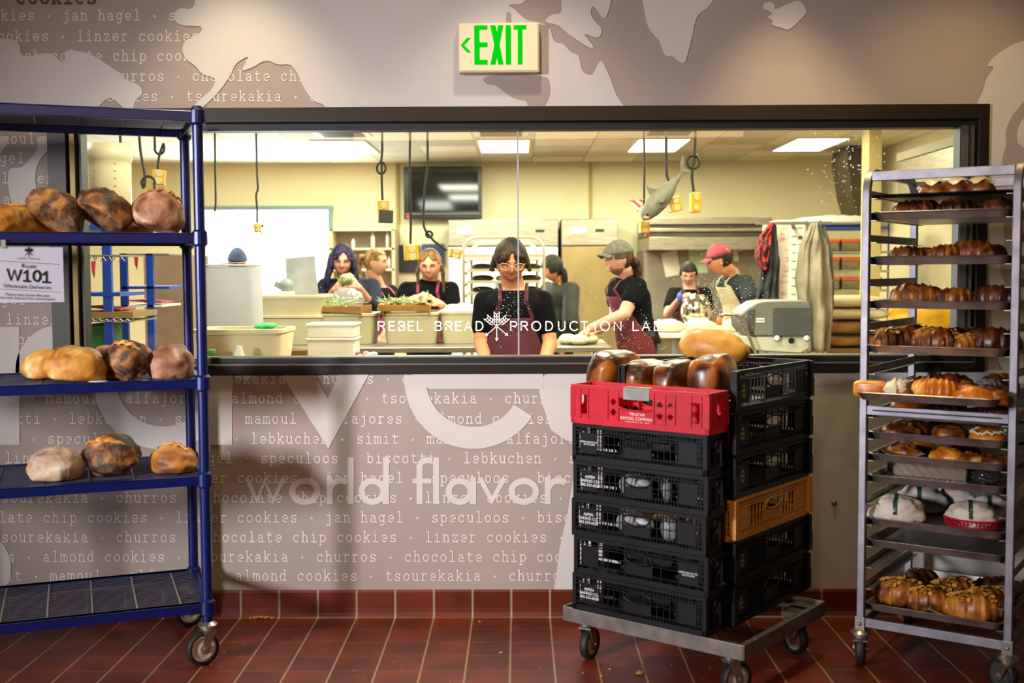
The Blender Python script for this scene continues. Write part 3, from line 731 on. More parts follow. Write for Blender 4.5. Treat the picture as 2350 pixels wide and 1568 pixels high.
loaf('bread_loaf', on_shelf(294, .09, SH[2]), (.165, .15, .145), R(-15), R(4), cr_dark, 8, 'dark brown loaf with torn crust on the middle blue shelf', 1, roll=R(20), boxy=.85, bumpy=.14, group=G3)
loaf('bread_loaf', on_shelf(394, .085, SH[2]), (.16, .15, .155), R(5), 0, cr_red, 9, 'reddish floury round loaf beside the front blue post', 0, boxy=.85, group=G3)
loaf('bread_loaf', on_shelf(129, .13, SH[1]), (.195, .17, .145), R(15), 0, cr_flour, 10, 'round loaf with white floured top on the lower blue shelf', 0, group=G4)
loaf('bread_loaf', on_shelf(256, .14, SH[1]), (.205, .17, .145), R(-10), 0, cr_dark, 11, 'charred brown loaf with orange torn side on the lower shelf', 1, roll=R(35), bumpy=.14, group=G4)
loaf('bread_loaf', on_shelf(398, .13, SH[1]), (.175, .16, .125), R(-20), 0, ramp_mat('crust_orange', [(.3, '#4d240b'), (.45, '#8f5117'), (.6, '#c1812d'), (.75, '#dba955')], 7, .55, .35), 14, 'glossy orange brown loaf beside the post on the lower shelf', 1, group=G4)
MB().ball((0, 0, .004), (.035, .03, .0035), 14, 8).build('bread_patch', cr_dark, None, smooth=True)
bp_ = bpy.data.objects['bread_patch']; bp_.location = on_shelf(225, .02, SH[2]) + Vector((0, 0, -.001)); bp_.name = 'paper_scrap'
tag(bp_, 'small pale scrap on the middle shelf between two loaves', 'scrap'); bp_.data.materials[0] = M('scrap_white', '#d9d5cc', .8)

# ================================================================ dolly with crates
DY = Frame((.639, 4.17, 0), -38.3)
dolly = thing('crate_dolly', DY.o, 'low aluminium four-wheeled dolly under stacks of plastic crates', 'dolly', DY.rz)
A_, B_ = .362, .32
b = MB()
for y in (-B_, B_): b.span((-A_, y-.004, .148), (A_, y+.004, .2)); b.span((-A_, y, .175) if y < 0 else (-A_, y-.045, .175), (A_, y+.045, .181) if y < 0 else (A_, y, .181))
for x in (-A_, A_): b.span((x-.004, -B_, .148), (x+.004, B_, .2)); b.span((x, -B_, .1755) if x < 0 else (x-.045, -B_, .1755), (x+.045, B_, .1805) if x < 0 else (x, B_, .1805))
b.build('rim_frame', m_alud, dolly, bevel=.002)
b = MB()
for x in (-.12, .12): b.span((x-.02, -B_+.01, .168), (x+.02, B_-.01, .1755))
b.build('cross_bar', m_alud, dolly)
for x, y, yw in ((-A_+.07, -B_+.05, 60), (A_-.07, -B_+.05, 30), (A_-.07, B_-.06, 120), (-A_+.07, B_-.06, 60)):
    b = MB(); b.span((x-.05, y-.05, .150), (x+.05, y+.05, .168)); b.build('caster_bracket', m_alud, dolly)
    caster(dolly, x, y, .149, .058, yaw=R(yw)-DY.rz, hub=m_hub, plate=.036)

CRATE = {}
def crate(pos, w, d, h, mat, label, kind, text=None, textcol='#e8e8e8', group=None, lowfront=False, side=False, ears=False, rz=DY.rz, sealed=False):
    root = thing('bread_crate', pos, label, 'crate', rz, group)
    key = (w, d, h, mat.name, kind, lowfront, ears)
    def panel(width, place, hh, handle=True):
        """lattice wall in (u, z): rails, thin bars, solid plates, hand hole; place(u, z, depth) -> local point"""
        mb = MB()
        def bx(u0, u1, z0, z1, t0=0, t1=.004):
            vs = [place(u, z, t) for u in (u0, u1) for t in (t0, t1) for z in (z0, z1)]
            mb.add(vs, [(0, 1, 3, 2), (4, 6, 7, 5), (0, 4, 5, 1), (2, 3, 7, 6), (0, 2, 6, 4), (1, 5, 7, 3)])
        W = width
        bx(0, W, 0, .02, -.002, .006); bx(0, W, hh-.012, hh, -.003, .006)
        if kind == 'slab':            # fewer, solid plates with slots
            cols = [(0, .07, 0), (.07, .13, 1), (.13, .28, 0), (.28, .36, 2), (.36, .62, 3), (.62, .70, 2), (.70, .77, 2), (.77, .88, 0), (.88, .95, 1), (.95, 1, 0)]
            for c0_, c1_, k in cols:
                u0, u1 = c0_*W, c1_*W
                bx(u0-.003, u0+.003, .02, hh-.012, -.004, .004)
                if k == 0: bx(u0, u1, .02, hh-.012, .001, .004)
                if k == 1: bx(u0, u1, .02, .035, .001, .004); bx(u0, u1, hh-.035, hh-.012, .001, .004)
                if k == 2:
                    uc = (u0+u1)/2
                    for zc in (hh*.36, hh*.62):
                        s_ = min((u1-u0)*.33, hh*.10)
                        for q0, q1, z0, z1 in ((u0, uc-s_, zc-s_, zc+s_), (uc+s_, u1, zc-s_, zc+s_)): bx(q0, q1, z0, z1, .001, .004)
                        for sx_ in (-1, 1):
                            for sz_ in (-1, 1):
                                tri = [place(uc+sx_*s_, zc, .002), place(uc+sx_*s_, zc+sz_*s_, .002), place(uc, zc+sz_*s_, .002)]
                                mb.add(tri, [(0, 1, 2)])
                    bx(u0, u1, .02, hh*.36-min((u1-u0)*.33, hh*.10), .001, .004); bx(u0, u1, hh*.36+min((u1-u0)*.33, hh*.10), hh*.62-min((u1-u0)*.33, hh*.10), .001, .004); bx(u0, u1, hh*.62+min((u1-u0)*.33, hh*.10), hh-.012, .001, .004)
                if k == 3:
                    bx(u0, u1, .02, hh*.45, .001, .004); bx(u0, u1, hh*.74, hh-.012, .0, .004)
                    pts = [place(u0+(u1-u0)*t, hh*.45+.012*(2*t-1)**2-.004, -.002) for t in [i/10 for i in range(11)]]
                    mb.tube(pts, .004, 6)
            for z in (hh*.80, hh*.87): bx(0, W, z-.0015, z+.0015, -.003, .002)
            return mb
        sp_ = .0125 if kind == 'grid' else .034
        nb = int(W/sp_)
        hu0, hu1 = .40*W, .60*W
        lab0, lab1 = .07*W, .19*W; rl0, rl1 = .80*W, .93*W
        for i in range(nb+1):
            u = W*i/nb
            edge = u < lab0+.001 or u > rl1-.001
            if lab0 < u < lab1 or rl0 < u < rl1: 
                bx(u-.0012, u+.0012, .02, .035); bx(u-.0012, u+.0012, hh-.035, hh-.012); continue
            if handle and hu0 < u < hu1:
                bx(u-.0012, u+.0012, .02, .035); bx(u-.0012, u+.0012, hh-.03, hh-.012); continue
            if edge or i % 2 == 0: bx(u-.0013, u+.0013, .02, hh-.012)
            else: bx(u-.0012, u+.0012, .02, .035); bx(u-.0012, u+.0012, hh-.035, hh-.012)
        for z in (.035, hh-.024, hh-.035): bx(0, W, z-.0012, z+.0012, -.001, .004)
        zz = (.035, hh*.52)
        bx(0, W, hh*.52-.001, hh*.52+.001, 0, .003) if not handle else (bx(0, hu0, hh*.52-.001, hh*.52+.001, 0, .003), bx(hu1, W, hh*.52-.001, hh*.52+.001, 0, .003))
        for k_ in range(6):
            z = .03+(hh-.05)*k_/5
            bx(0, lab0, z-.0012, z+.0012, 0, .004); bx(rl1, W, z-.0012, z+.0012, 0, .004)
        bx(lab0, lab1, .03, hh-.03, .0005, .003); bx(rl0, rl1, .03, hh-.03, .0005, .003)
        if handle:
            bx(hu0, hu1, .03, hh*.5, .0005, .003)
            pts = [place(hu0+(hu1-hu0)*(.5+.5*cos(a_)), hh*.66+hh*.16*sin(a_)*(1 if sin(a_) < 0 else .75), -.002) for a_ in [2*pi*i/22 for i in range(22)]]
            mb.tube(pts, .0035, 6, closed=True)
            bx(hu0-.004, hu0, .03, hh-.02, -.002, .003); bx(hu1, hu1+.004, .03, hh-.02, -.002, .003)
        if sealed: bx(0, W, .02, hh-.012, .003, .004)
        return mb
    hf = h*.42 if lowfront else h
    if key not in CRATE:
        CRATE[key] = [
            ('side_panel', panel(w, lambda u, z, t: (-w/2+u, -d/2+t, z), hf, not lowfront)), ('side_panel', panel(w, lambda u, z, t: (w/2-u, d/2-t, z), h)),
            ('side_panel', panel(d, lambda u, z, t: (w/2-t, -d/2+u, z), h)), ('side_panel', panel(d, lambda u, z, t: (-w/2+t, d/2-u, z), h)),
            ('base', MB().span((-w/2+.004, -d/2+.004, .002), (w/2-.004, d/2-.004, .006)))]
        for sx_ in (-1, 1):
            for sy_ in (-1, 1):
                po = MB(); x, y = sx_*(w/2-.006), sy_*(d/2-.006)
                po.span((x-.008, y-.008, 0), (x+.008, y+.008, h-.002))
                if ears:
                    for k_ in range(3): po.span((x+sx_*.008-.004, y-.012+k_*.009, .012), (x+sx_*.018, y-.007+k_*.009, h-.002))
                    po.span((x-.004, y-.014, .01), (x+sx_*.02, y+.014, h*.55))
                CRATE[key].append(('corner_post', po))
        CRATE[key] = [(n_, mb_.build(n_, mat, root)) for n_, mb_ in CRATE[key]]
    else:
        for n_, src in CRATE[key]:
            c_ = src.copy(); COL.objects.link(c_); c_.parent = root
    if text:
        m_t = M('crate_print'+textcol, textcol, .7)
        if side: text_mesh(text, .0165, m_t, 'crate_lettering', root, (w/2+.0012, -d/2+.11*d, h*.5), (0, 1, 0), (0, 0, 1))
        elif kind == 'slab': text_mesh(text, .0155, m_t, 'crate_lettering', root, (-w/2+.50*w, -d/2-.0012, h*.24), (1, 0, 0), (0, 0, 1))
        else:
            ux_ = .13 if text[0] != '~' else .865
            text_mesh(text.strip('~'), .0145 if (text[0] != '~' and '\nBAK' in text) else .0085, m_t, 'crate_lettering', root, (-w/2+ux_*w, -d/2-.0012, h*.5), (1, 0, 0), (0, 0, 1))
    return root
# front stack: red on five black ones
ZC = .2012
h1 = .1353
SG, SB = 'crates of the front stack', 'crates of the rear stack'
T3 = 'ASPEN\nBAKING CO.\n303-333-6028'
fl_ = ['bottom black crate of the front stack, standing on the dolly', 'second black crate up in the front stack, white print at its lower right', 'third black crate up in the front stack, white loaves behind its grid',
       'fourth black crate up in the front stack, white bag showing in its handle hole', 'black crate directly under the red crate in the front stack']
AX = Frame(DY.o, -38.3)
fx0, fx1, fy0, fy1 = -.312, .228, -.328, -.198
fc = lambda z: AX.w((fx0+fx1)/2, (fy0+fy1)/2, z)
texts = [T3, '~ASPEN BAKING CO.\n303-333-6028', T3, T3, 'ASPEN BAKING CO.\n303-333-6028']
for i in range(5):
    j = (0, .006, -.003, .004, 0)[i]
    crate(AX.w((fx0+fx1)/2+j, (fy0+fy1)/2, ZC+h1*i), fx1-fx0, fy1-fy0, h1-.0015, m_black_pl, fl_[i], 'wide' if i == 1 else 'grid', texts[i], group=SG)
zr = ZC+5*h1
rc = crate(fc(zr), fx1-fx0+.012, fy1-fy0, .138, m_red_pl, 'bright red plastic crate on top of the front stack', 'slab', 'TRI-STAR\nBAKING COMPANY\nAMARILLO, TX', '#f1d9d6', group=SG)
MB().span((-.055, -.0685, .098), (.05, -.0665, .1415)).span((-.055, -.0685, .1395), (.05, -.04, .1415)).build('duct_tape', M('tape_grey', '#8f8d88', .35, .4, col2='#a5a39d', scale=25, bump=.2), rc, label='grey tape strip over the rim')
# rear stack
by0, by1, bx0, bx1 = -.182, .42, -.205, .247
h2 = .1467
bl_ = ['bottom black crate of the rear stack, yellow print near its corner', 'second crate up in the rear stack, black, just below the tan one', 'tan crate in the rear stack, second below the black ones',
       'black crate resting on the tan crate', 'black crate with red handle gap, second from the top of the rear stack', 'black top crate of the rear stack, holding four dark pan loaves']
bl_[2] = 'tan brown plastic crate in the rear stack of black ones'
for i in range(6):
    mat = m_tan_pl if i == 2 else m_black_pl
    j = (0, .016, .014, .004, .002, .016)[i]
    crate(AX.w((bx0+bx1)/2, (by0+by1)/2+j*.4, ZC+h2*i), bx1-bx0, by1-by0, h2-.0015, mat, bl_[i], 'grid', 'AS\nBAK\n303', '#c9b56e', group=SB, lowfront=(i == 5), side=True, ears=True)
# bagged loaves inside two crates, seen through the grids
m_bag = glass_mat('bread_bag', '#ffffff', .1, .3, .75, '#f4f2f0')
for (u, i, L, nm) in ((-.06, 3, .17, 'white bagged loaf showing in the fourth crate\'s handle hole'), (.07, 3, .05, 'small white roll in a bag behind the fourth crate\'s grid'), (-.06, 2, .2, 'white bagged loaf behind the third crate\'s handle hole'), (.08, 2, .09, 'white bagged roll behind the third crate\'s right grid')):
    lp = AX.w((fx0+fx1)/2+u, fy0+.075, ZC+h1*i+.0075)
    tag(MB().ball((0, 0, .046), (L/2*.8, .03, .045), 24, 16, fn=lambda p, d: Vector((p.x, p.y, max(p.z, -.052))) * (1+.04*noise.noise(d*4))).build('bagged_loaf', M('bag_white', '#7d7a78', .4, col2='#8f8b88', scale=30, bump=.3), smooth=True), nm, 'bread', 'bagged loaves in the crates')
    bpy.context.view_layer.update(); ob = [c for c in COL.objects if c.name.startswith('bagged_loaf')][-1]
for ob, (u, i) in zip([c for c in COL.objects if c.name.startswith('bagged_loaf')], ((-.06, 3), (.07, 3), (-.06, 2), (.08, 2))):
    ob.location = AX.w((fx0+fx1)/2+u, fy0+.085, ZC+h1*i+.0075); ob.rotation_euler = (0, 0, DY.rz)
# four pan loaves in the top crate and one lying across behind
ztop = ZC+h2*5+.0065+.012
for k, (px, wd, hh, lb, sd, dz) in enumerate(((1403, .125, .150, 'leftmost pan loaf in the row on the crates, orange with dark top', 21, .02),
                                        (1478, .125, .125, 'second pan loaf from the left on the crates, leaning and glossy', 22, 0), (1548, .12, .132, 'third pan loaf from the left on the crates, dark patch on its end', 23, 0),
                                        (1632, .14, .155, 'tallest pan loaf at the right end of the row on the crates', 24, 0))):
    x = AX.x_for(px, by0+.12, 1.05)
    loaf('pan_loaf', AX.w(x, by0+.14, ztop), (.25, wd, hh*1.22), DY.rz+R(90+(k-1)*4), 0, cr_pan, sd, lb, 0, boxy=.62, bumpy=.06, flatb=.72, group='pan loaves on the crate stack', roll=R((10, 8, -4, -6)[k]))
x = AX.x_for(1643, .24, 1.1)
loaf('pan_loaf', AX.w(x, .22, ztop+.115), (.27, .17, .15), DY.rz+R(18), R(8), ramp_mat('crust_amber', [(.3, '#6a3408'), (.5, '#a86a1c'), (.7, '#cf963c')], 6, .45, .2), 25, 'amber loaf lying across behind the tallest pan loaf', 0, bumpy=.06)
# crumbs on the tiles
cb = MB(); rs = random.Random(5)
for px, py, r in ((1468, 1547, .012), (1380, 1554, .006), (1400, 1537, .005), (1338, 1546, .004), (1150, 1500, .007), (1100, 1428, .005), (600, 1419, .012), (588, 1420, .012), (612, 1420, .012), (625, 1421, .009), (575, 1420, .008)):
    p = atz(px, py, 0); cb.ball(p+Vector((0, 0, r*.4)), (r*1.2, r, r*.5), 8, 6, fn=lambda p, d: p*(1+.5*noise.noise(d*3+Vector((px, 0, 0)))))
for _ in range(60):
    p = atz(rs.uniform(480, 1700), rs.uniform(1440, 1566), 0); r = rs.uniform(.0012, .003); cb.ball(p+Vector((0, 0, r*.4)), (r, r, r*.6), 5, 4)
tag(cb.build('bread_crumbs', M('crumb', '#b07f3a', .9), kind='stuff'), 'bread crumbs scattered on the red floor tiles', 'crumbs')
# ================================================================ sheet-pan rack on the right
PR = Frame((1.216, 4.064, 0), -33.9)
prk = thing('pan_rack', PR.o, 'tall aluminium sheet pan rack on casters loaded with pastries', 'bakery rack', PR.rz)
PWd, PDp, PH_ = .492, .605, 1.774
for x in (0, PWd):
    t = .013; rr = .075; zt = PH_-t
    pts = [(x, 0, .13), (x, 0, zt-rr)]+[(x, rr-rr*cos(R(a)), zt-rr+rr*sin(R(a))) for a in (15, 30, 45, 60, 75, 90)]
    pts += [(x, PDp-rr+rr*sin(R(a)), zt-rr+rr*cos(R(a))) for a in (0, 15, 30, 45, 60, 75, 90)]+[(x, PDp, .13)]
    mb = MB(); o0 = 0
    n = len(pts); P_ = [Vector(p) for p in pts]
    for i, p in enumerate(P_):
        d = (P_[min(i+1, n-1)]-P_[max(i-1, 0)]).normalized(); nn = Vector((1, 0, 0)).cross(d)
        for sx_, sn in ((-1, -1), (1, -1), (1, 1), (-1, 1)): mb.v.append(tuple(p+Vector((sx_*t, 0, 0))+nn*(sn*t)))
    for i in range(n-1):
        for k in range(4): mb.f.append((i*4+k, i*4+(k+1) % 4, (i+1)*4+(k+1) % 4, (i+1)*4+k))
    mb.f += [(3, 2, 1, 0), tuple((n-1)*4+k for k in range(4))]
    mb.build('side_frame', m_alu, prk, bevel=.003)
for nm, z, y in (('cross_bar', PH_-.03, 0.02), ('cross_bar', PH_-.03, PDp-.02), ('cross_bar', .925, 0), ('cross_bar', .925, PDp), ('cross_bar', .165, 0), ('cross_bar', .165, PDp)):
    MB().span((.012, y-.009, z-.016), (PWd-.012, y+.009, z+.016)).build(nm, m_alu, prk, bevel=.002)
for x in (0, PWd):
    MB().span((x-.012, 0, .149), (x+.012, PDp, .181)).build('cross_bar', m_alu, prk, bevel=.002)
    for y in (0, PDp):
        MB().span((x-.018, y-.016, .128), (x+.018, y+.016, .185)).build('corner_bracket', m_alud, prk, bevel=.002)
        MB().lathe([(.007, -.018), (.006, -.021), (.001, -.022)], 12, (x, y, .16), 'y').build('bolt', m_zinc, prk, smooth=True)
        caster(prk, x, y, .127, .06, yaw=R(70 if x == 0 else 110)-PR.rz, hub=M('hub_dark', '#3a3d36', .5), plate=.036)
Z0, DZ = .214, .0767
lv = lambda k: Z0+DZ*k
for k in range(20):
    z = lv(k)
    for x, sg_ in ((.013, 1), (PWd-.013, -1)):
        r = MB(); r.span((x, .0, z-.006), (x+sg_*.002, PDp, z+.022)); r.span((x, .0, z-.006), (x+sg_*.022, PDp, z-.004))
        r.build('runner', m_alud, prk)
def sheet_pan(k, label, pull=0.0, mat=None, short=0.0, h0=.026):
    z = lv(k)-.0035; w0, d0 = PWd-.034, .60
    root = PR.w(PWd/2, -.012-pull+short, z)
    mb = MB(); lip = .006
    rings = [(w0/2-.022, .002, h0*0), (w0/2-.022, 0, .0015)]
    def ring(ins, zz):
        x, y0, y1, c = w0/2-ins, ins, d0-ins, .03-ins*.3; out = []
        for cx_, cy_, a0 in ((x-c, y0+c, -90), (x-c, y1-c, 0), (-x+c, y1-c, 90), (-x+c, y0+c, 180)):
            for i in range(5): out.append((cx_+c*cos(R(a0+i*22.5)), cy_+c*sin(R(a0+i*22.5)), zz))
        return out
    levels = [ring(.016, .0), ring(.006, h0-.004), ring(.0, h0-.003), ring(-.002, h0), ring(.001, h0+.002), ring(.008, h0), ring(.018, .002)]
    n = 20
    for L_ in levels: mb.v += L_
    for i in range(len(levels)-1):
        for q in range(n): mb.f.append((i*n+q, i*n+(q+1) % n, (i+1)*n+(q+1) % n, (i+1)*n+q))
    mb.f += [tuple(reversed(range(n))), tuple((len(levels)-1)*n+q for q in range(n))]
    o = mb.build('sheet_pan', mat or m_pan, None, smooth=False); o.location = root; o.rotation_euler = (0, 0, PR.rz)
    return tag(o, label, 'baking tray', 'sheet pans on the rack')
m_pan = M('pan_aluminium', '#b5afaa', .38, .9, col2='#8d8782', scale=12)
m_pan_in = m_pan
m_pan_dk = M('pan_blackened', '#17161a', .4, .6)
LV = {1: 19, 2: 18, 3: 16, 4: 14, 5: 12, 6: 10, 7: 9, 8: 8, 9: 7, 10: 6, 11: 4, 12: 3, 13: 0}
PULL = {1: 0, 5: .04, 6: .155}
desc = {1: 'blackened sheet pan at the very top of the rack, holding glazed rolls', 2: 'sheet pan second from the top, dark croissants on it', 3: 'sheet pan third from the top, row of browned croissants', 4: 'sheet pan fourth from the top, three large croissants',
        5: 'slightly pulled out sheet pan with almond croissants, fifth from the top', 6: 'sheet pan pulled furthest out, with iced bars and assorted pastries', 7: 'sheet pan just under the middle cross bar, chocolate pastries on it',
        8: 'sheet pan with a sugar-rimmed round bun, eighth from the top', 9: 'sheet pan with flat danishes and paper, ninth from the top', 10: 'sheet pan carrying a clear wrapped box', 11: 'sheet pan with cloth-lined red baskets', 12: 'empty sheet pan beneath the cloth-lined baskets', 13: 'lowest sheet pan in the rack, almond croissants on paper'}
for t_, k in LV.items():
    sheet_pan(k, desc[t_], PULL.get(t_, 0), m_pan_dk if t_ == 1 else None, short=.02 if t_ == 1 else 0, h0=.010 if t_ == 1 else .026)
floor_z = lambda t_: lv(LV[t_])-.0035+.0022
# ---- pastry kinds
gl_brown = ramp_mat('pastry_brown', [(.3, '#2b1106'), (.45, '#6a330d'), (.58, '#a5611b'), (.72, '#cf9440')], 16, .38, .3)
gl_dark = ramp_mat('pastry_dark', [(.3, '#140804'), (.48, '#381708'), (.62, '#6d3311'), (.8, '#99591f')], 16, .35, .3)
gl_orange = ramp_mat('pastry_orange', [(.3, '#8a3f08'), (.48, '#c96f14'), (.62, '#e09428'), (.78, '#eeb85a')], 14, .35, .3)
m_almond = M('almond_slices', '#d9ab4a', .6, col2='#b98227', scale=60)
m_paper = M('baking_paper', '#b9a67e', .7, col2='#a8946c', scale=10)
m_icing = M('white_icing', '#cfc4b0', .4, col2='#b9a98c', scale=20, bump=.2)
m_choc = M('choc_glaze', '#2a1a17', .25, col2='#40302c', scale=20)
def m_croissant(L, w, seed, steps=7, curve=.5):
    """crescent of rolled dough: tapering tube along an arc with stepped ridges, flattened below"""
    mb = MB(); N = 46; n = 18; o = 0
    for i in range(N+1):
        t = i/N*2-1
        a = t*curve; cx, cy = L/2*sin(a)/sin(curve), L*.35*(1-cos(a))/max(.2, curve)
        env = max(0.02, 1-abs(t)**2.6)**.6
        saw = (abs(t)*steps/2+.15) % 1
        r = w/2*env*(.86+.2*(1-saw)**1.2)*(1+.05*noise.noise(Vector((t*3, seed, 0))))
        d = Vector((cos(a), sin(a)*.7, 0)).normalized(); nn = Vector((-d.y, d.x, 0))
        for k in range(n):
            b = 2*pi*k/n; p = Vector((cx, cy, 0))+nn*(r*cos(b)) + Vector((0, 0, max(-r*.62, r*sin(b))+w*.31))
            p.z = max(p.z, 0); mb.v.append(tuple(p))
    for i in range(N):
        for k in range(n): mb.f.append((i*n+k, i*n+(k+1) % n, (i+1)*n+(k+1) % n, (i+1)*n+k))
    mb.f += [tuple(range(n)), tuple(N*n+k for k in reversed(range(n)))]
    return mb
def almond_top(L, w, seed, num=34):
    rs = random.Random(seed); mb = MB()
    for _ in range(num):
        t = rs.uniform(-.75, .75); a = t*.5; th = rs.uniform(R(40), R(140)); env = max(.1, 1-abs(t)**2.6)**.6
        x = L/2*sin(a)/sin(.5); y = L*.35*(1-cos(a))/.5 + w/2*env*cos(th); z = w/2*env*sin(th)+w*.31+.001
        Rm = Matrix.Rotation(rs.uniform(0, 6), 3, 'Z') @ Matrix.Rotation(rs.uniform(-.9, .9), 3, 'X')
        pts = [Vector((x, y, z))+Rm @ Vector((.009*cos(q), .005*sin(q), .001)) for q in (0, 1, 2.1, 3.1, 4.2, 5.2)]
        mb.add(pts+[p+Vector((0, 0, .0015)) for p in pts], [(5, 4, 3, 2, 1, 0), (6, 7, 8, 9, 10, 11)]+[(q, (q+1) % 6, 6+(q+1) % 6, 6+q) for q in range(6)])
    return mb
def m_bun(r, h, turns=2.5, seed=0):
    def fn(p, d):
        rad = sqrt(d.x*d.x+d.y*d.y); ang = atan2(d.y, d.x)
        z = p.z
        k = .5+.5*cos(2*pi*(rad*turns)-ang)
        if d.z > 0: z = p.z*(.75+.25*k)
        else: z = max(p.z, -h*.25)
        return Vector((p.x*(1+.04*sin(ang*5+seed)), p.y, z+h*.25))
    return MB().ball((0, 0, 0), (r, r, h*.75), 40, 22, fn=fn)
def m_danish(a, b, h, seed):
    def fn(p, d):
        q = 1+.16*noise.noise(Vector((d.x*2.5, d.y*2.5, seed)))+.08*abs(sin(atan2(d.y, d.x)*4+seed))
        z = max(p.z*(1+.5*noise.noise(Vector((d.x*5, d.y*5, seed+3)))), -h*.3)+h*.3
        return Vector((p.x*q, p.y*q, z))
    return MB().ball((0, 0, 0), (a, b, h*.7), 32, 16, fn=fn)
PRO = {}
def proto(key):
    if key in PRO: return PRO[key]
    if key == 'almond':
        o = m_croissant(.15, .075, 1).build('croissant', gl_brown, None, smooth=True); almond_top(.15, .075, 4).build('almond_topping', m_almond, o)
    elif key == 'dark': o = m_croissant(.15, .078, 5, curve=.9).build('croissant', gl_dark, None, smooth=True)
    elif key == 'plain': o = m_croissant(.15, .08, 8, curve=.8).build('croissant', gl_brown, None, smooth=True)
    elif key == 'orange': o = m_croissant(.145, .08, 2, steps=9, curve=.9).build('croissant', gl_orange, None, smooth=True)
    elif key == 'roll':
        o = m_bun(.042, .04).build('glazed_roll', gl_brown, None, smooth=True)
        MB().ball((0, 0, .017), (.0405, .0405, .026), 24, 12, fn=lambda p, d: Vector((p.x*(1+.05*sin(9*atan2(d.y, d.x))), p.y*(1+.05*sin(9*atan2(d.y, d.x))), max(p.z, .012+.006*sin(5*atan2(d.y, d.x)))))).build('icing', m_icing, o, smooth=True)
    elif key == 'spiral': o = m_bun(.055, .05, 3.2).build('spiral_bun', gl_brown, None, smooth=True)
    elif key == 'spiral_up':
        o = m_bun(.055, .05, 3.2).build('spiral_bun', gl_brown, None, smooth=True)
    elif key == 'danish': o = m_danish(.06, .045, .04, 3).build('danish', gl_brown, None, smooth=True)
    elif key == 'darkdanish': o = m_danish(.06, .05, .04, 7).build('danish', gl_dark, None, smooth=True)
    elif key == 'knob': o = m_danish(.06, .035, .05, 11).build('knotted_pastry', gl_orange, None, smooth=True)
    elif key == 'bar':
        o = MB().ball((0, 0, .021), (.048, .026, .024), 28, 16, fn=lambda p, d: Vector((math.copysign(abs(d.x)**.45, d.x)*.048, math.copysign(abs(d.y)**.5, d.y)*.026, math.copysign(abs(d.z)**.5, d.z)*.021))).build('pastry_bar', gl_orange, None, smooth=True)
        MB().ball((0, 0, .033), (.047, .025, .011), 24, 12, fn=lambda p, d: Vector((math.copysign(abs(d.x)**.5, d.x)*.0475, math.copysign(abs(d.y)**.5, d.y)*.0255, p.z))).build('glaze', M('pink_glaze', '#d9813a', .25, col2='#e09a55', scale=30), o, smooth=True)
    elif key == 'iced':
        o = m_danish(.055, .04, .045, 5).build('iced_pastry', gl_brown, None, smooth=True)
        m_danish(.054, .039, .05, 5).build('icing', m_icing, o, smooth=True); CHi = kids(o)[0]; CHi.location = (-.006, 0, .003); CHi.scale = (.78, 1.02, .98)
    elif key == 'ring':
        def tor(u, v): return ((.034+.019*cos(v*2*pi))*cos(u*2*pi), (.034+.019*cos(v*2*pi))*sin(u*2*pi), .019+.019*sin(v*2*pi))
        o = MB().grid(tor, 32, 16).build('ring_doughnut', gl_brown, None, smooth=True)
        MB().grid(lambda u, v: ((.034+.0205*cos(v*pi))*cos(u*2*pi), (.034+.0205*cos(v*pi))*sin(u*2*pi), .0195+.0205*sin(v*pi)), 32, 10).build('chocolate_icing', m_choc, o, smooth=True)
    elif key == 'seeded':
        o = m_bun(.05, .055).build('seeded_bun', gl_brown, None, smooth=True)
        rs = random.Random(9); mb = MB()
        for _ in range(90):
            a, b = rs.uniform(0, 6.28), rs.uniform(.2, 1.1); mb.ball((.048*cos(a)*sin(b), .048*sin(a)*sin(b), .0137+.041*cos(b)*1.0), .005, 6, 4)
        mb.build('seed_topping', M('dark_seeds', '#3f4650', .5, col2='#6a7076', scale=40), o, smooth=True)
    elif key == 'sugar':
        o = m_bun(.055, .055, 1.6).build('sugared_bun', gl_orange, None, smooth=True)
        rs = random.Random(2); mb = MB()
        for i in range(46):
            a = i/46*2*pi; mb.ball((.05*cos(a), .05*sin(a), .036+rs.uniform(-.004, .006)), .0055, 6, 4)
        mb.build('sugar_rim', M('pearl_sugar', '#d8cba6', .6), o, smooth=True)
    PRO[key] = [index(o), False]; return PRO[key]
def put(key, t_, px, py=None, y=None, rz=0, sc=1.0, label='', tilt=0.0, lift=0.0, group=None):
    z = floor_z(t_)+lift
    if y is not None:
        pull = PULL.get(t_, 0); x = PR.x_for(px, y-pull, z); pos = PR.w(x, y-pull, z)
    else: pos = atz(px, py, z)
    pr = proto(key); o = pr[0] if not pr[1] else dup(pr[0]); pr[1] = True
    o.location = pos; o.rotation_euler = (tilt, 0, PR.rz+R(rz)); k_ = 1.28 if t_ <= 5 else (.9 if t_ in (7, 8, 9) else 1.12); o.scale = (sc*(1.16 if t_ <= 5 else 1.06), sc*(1.16 if t_ <= 5 else 1.06), sc*k_*1.1)
    tag(o, label, {'roll': 'roll', 'bar': 'pastry', 'ring': 'doughnut'}.get(key, 'pastry'), group or 'pastries on the %s pan from the top' % ORD[t_-1])
    return o
for i, px in enumerate((2145, 2198, 2248)): put('roll', 1, px, y=.09, rz=i*70, sc=1.05, label=('glazed roll, leftmost of three on the top black pan', 'middle glazed roll on the top black pan', 'glazed roll, right end of three on the top black pan')[i])
for i, px in enumerate((2095, 2130, 2197, 2285)): put('dark', 2, px, y=.10+.04*(i % 2), rz=(10, 80, 30, -15)[i], sc=.78, label='dark croissant on the second pan from the top, %s from the left' % ORD[i])
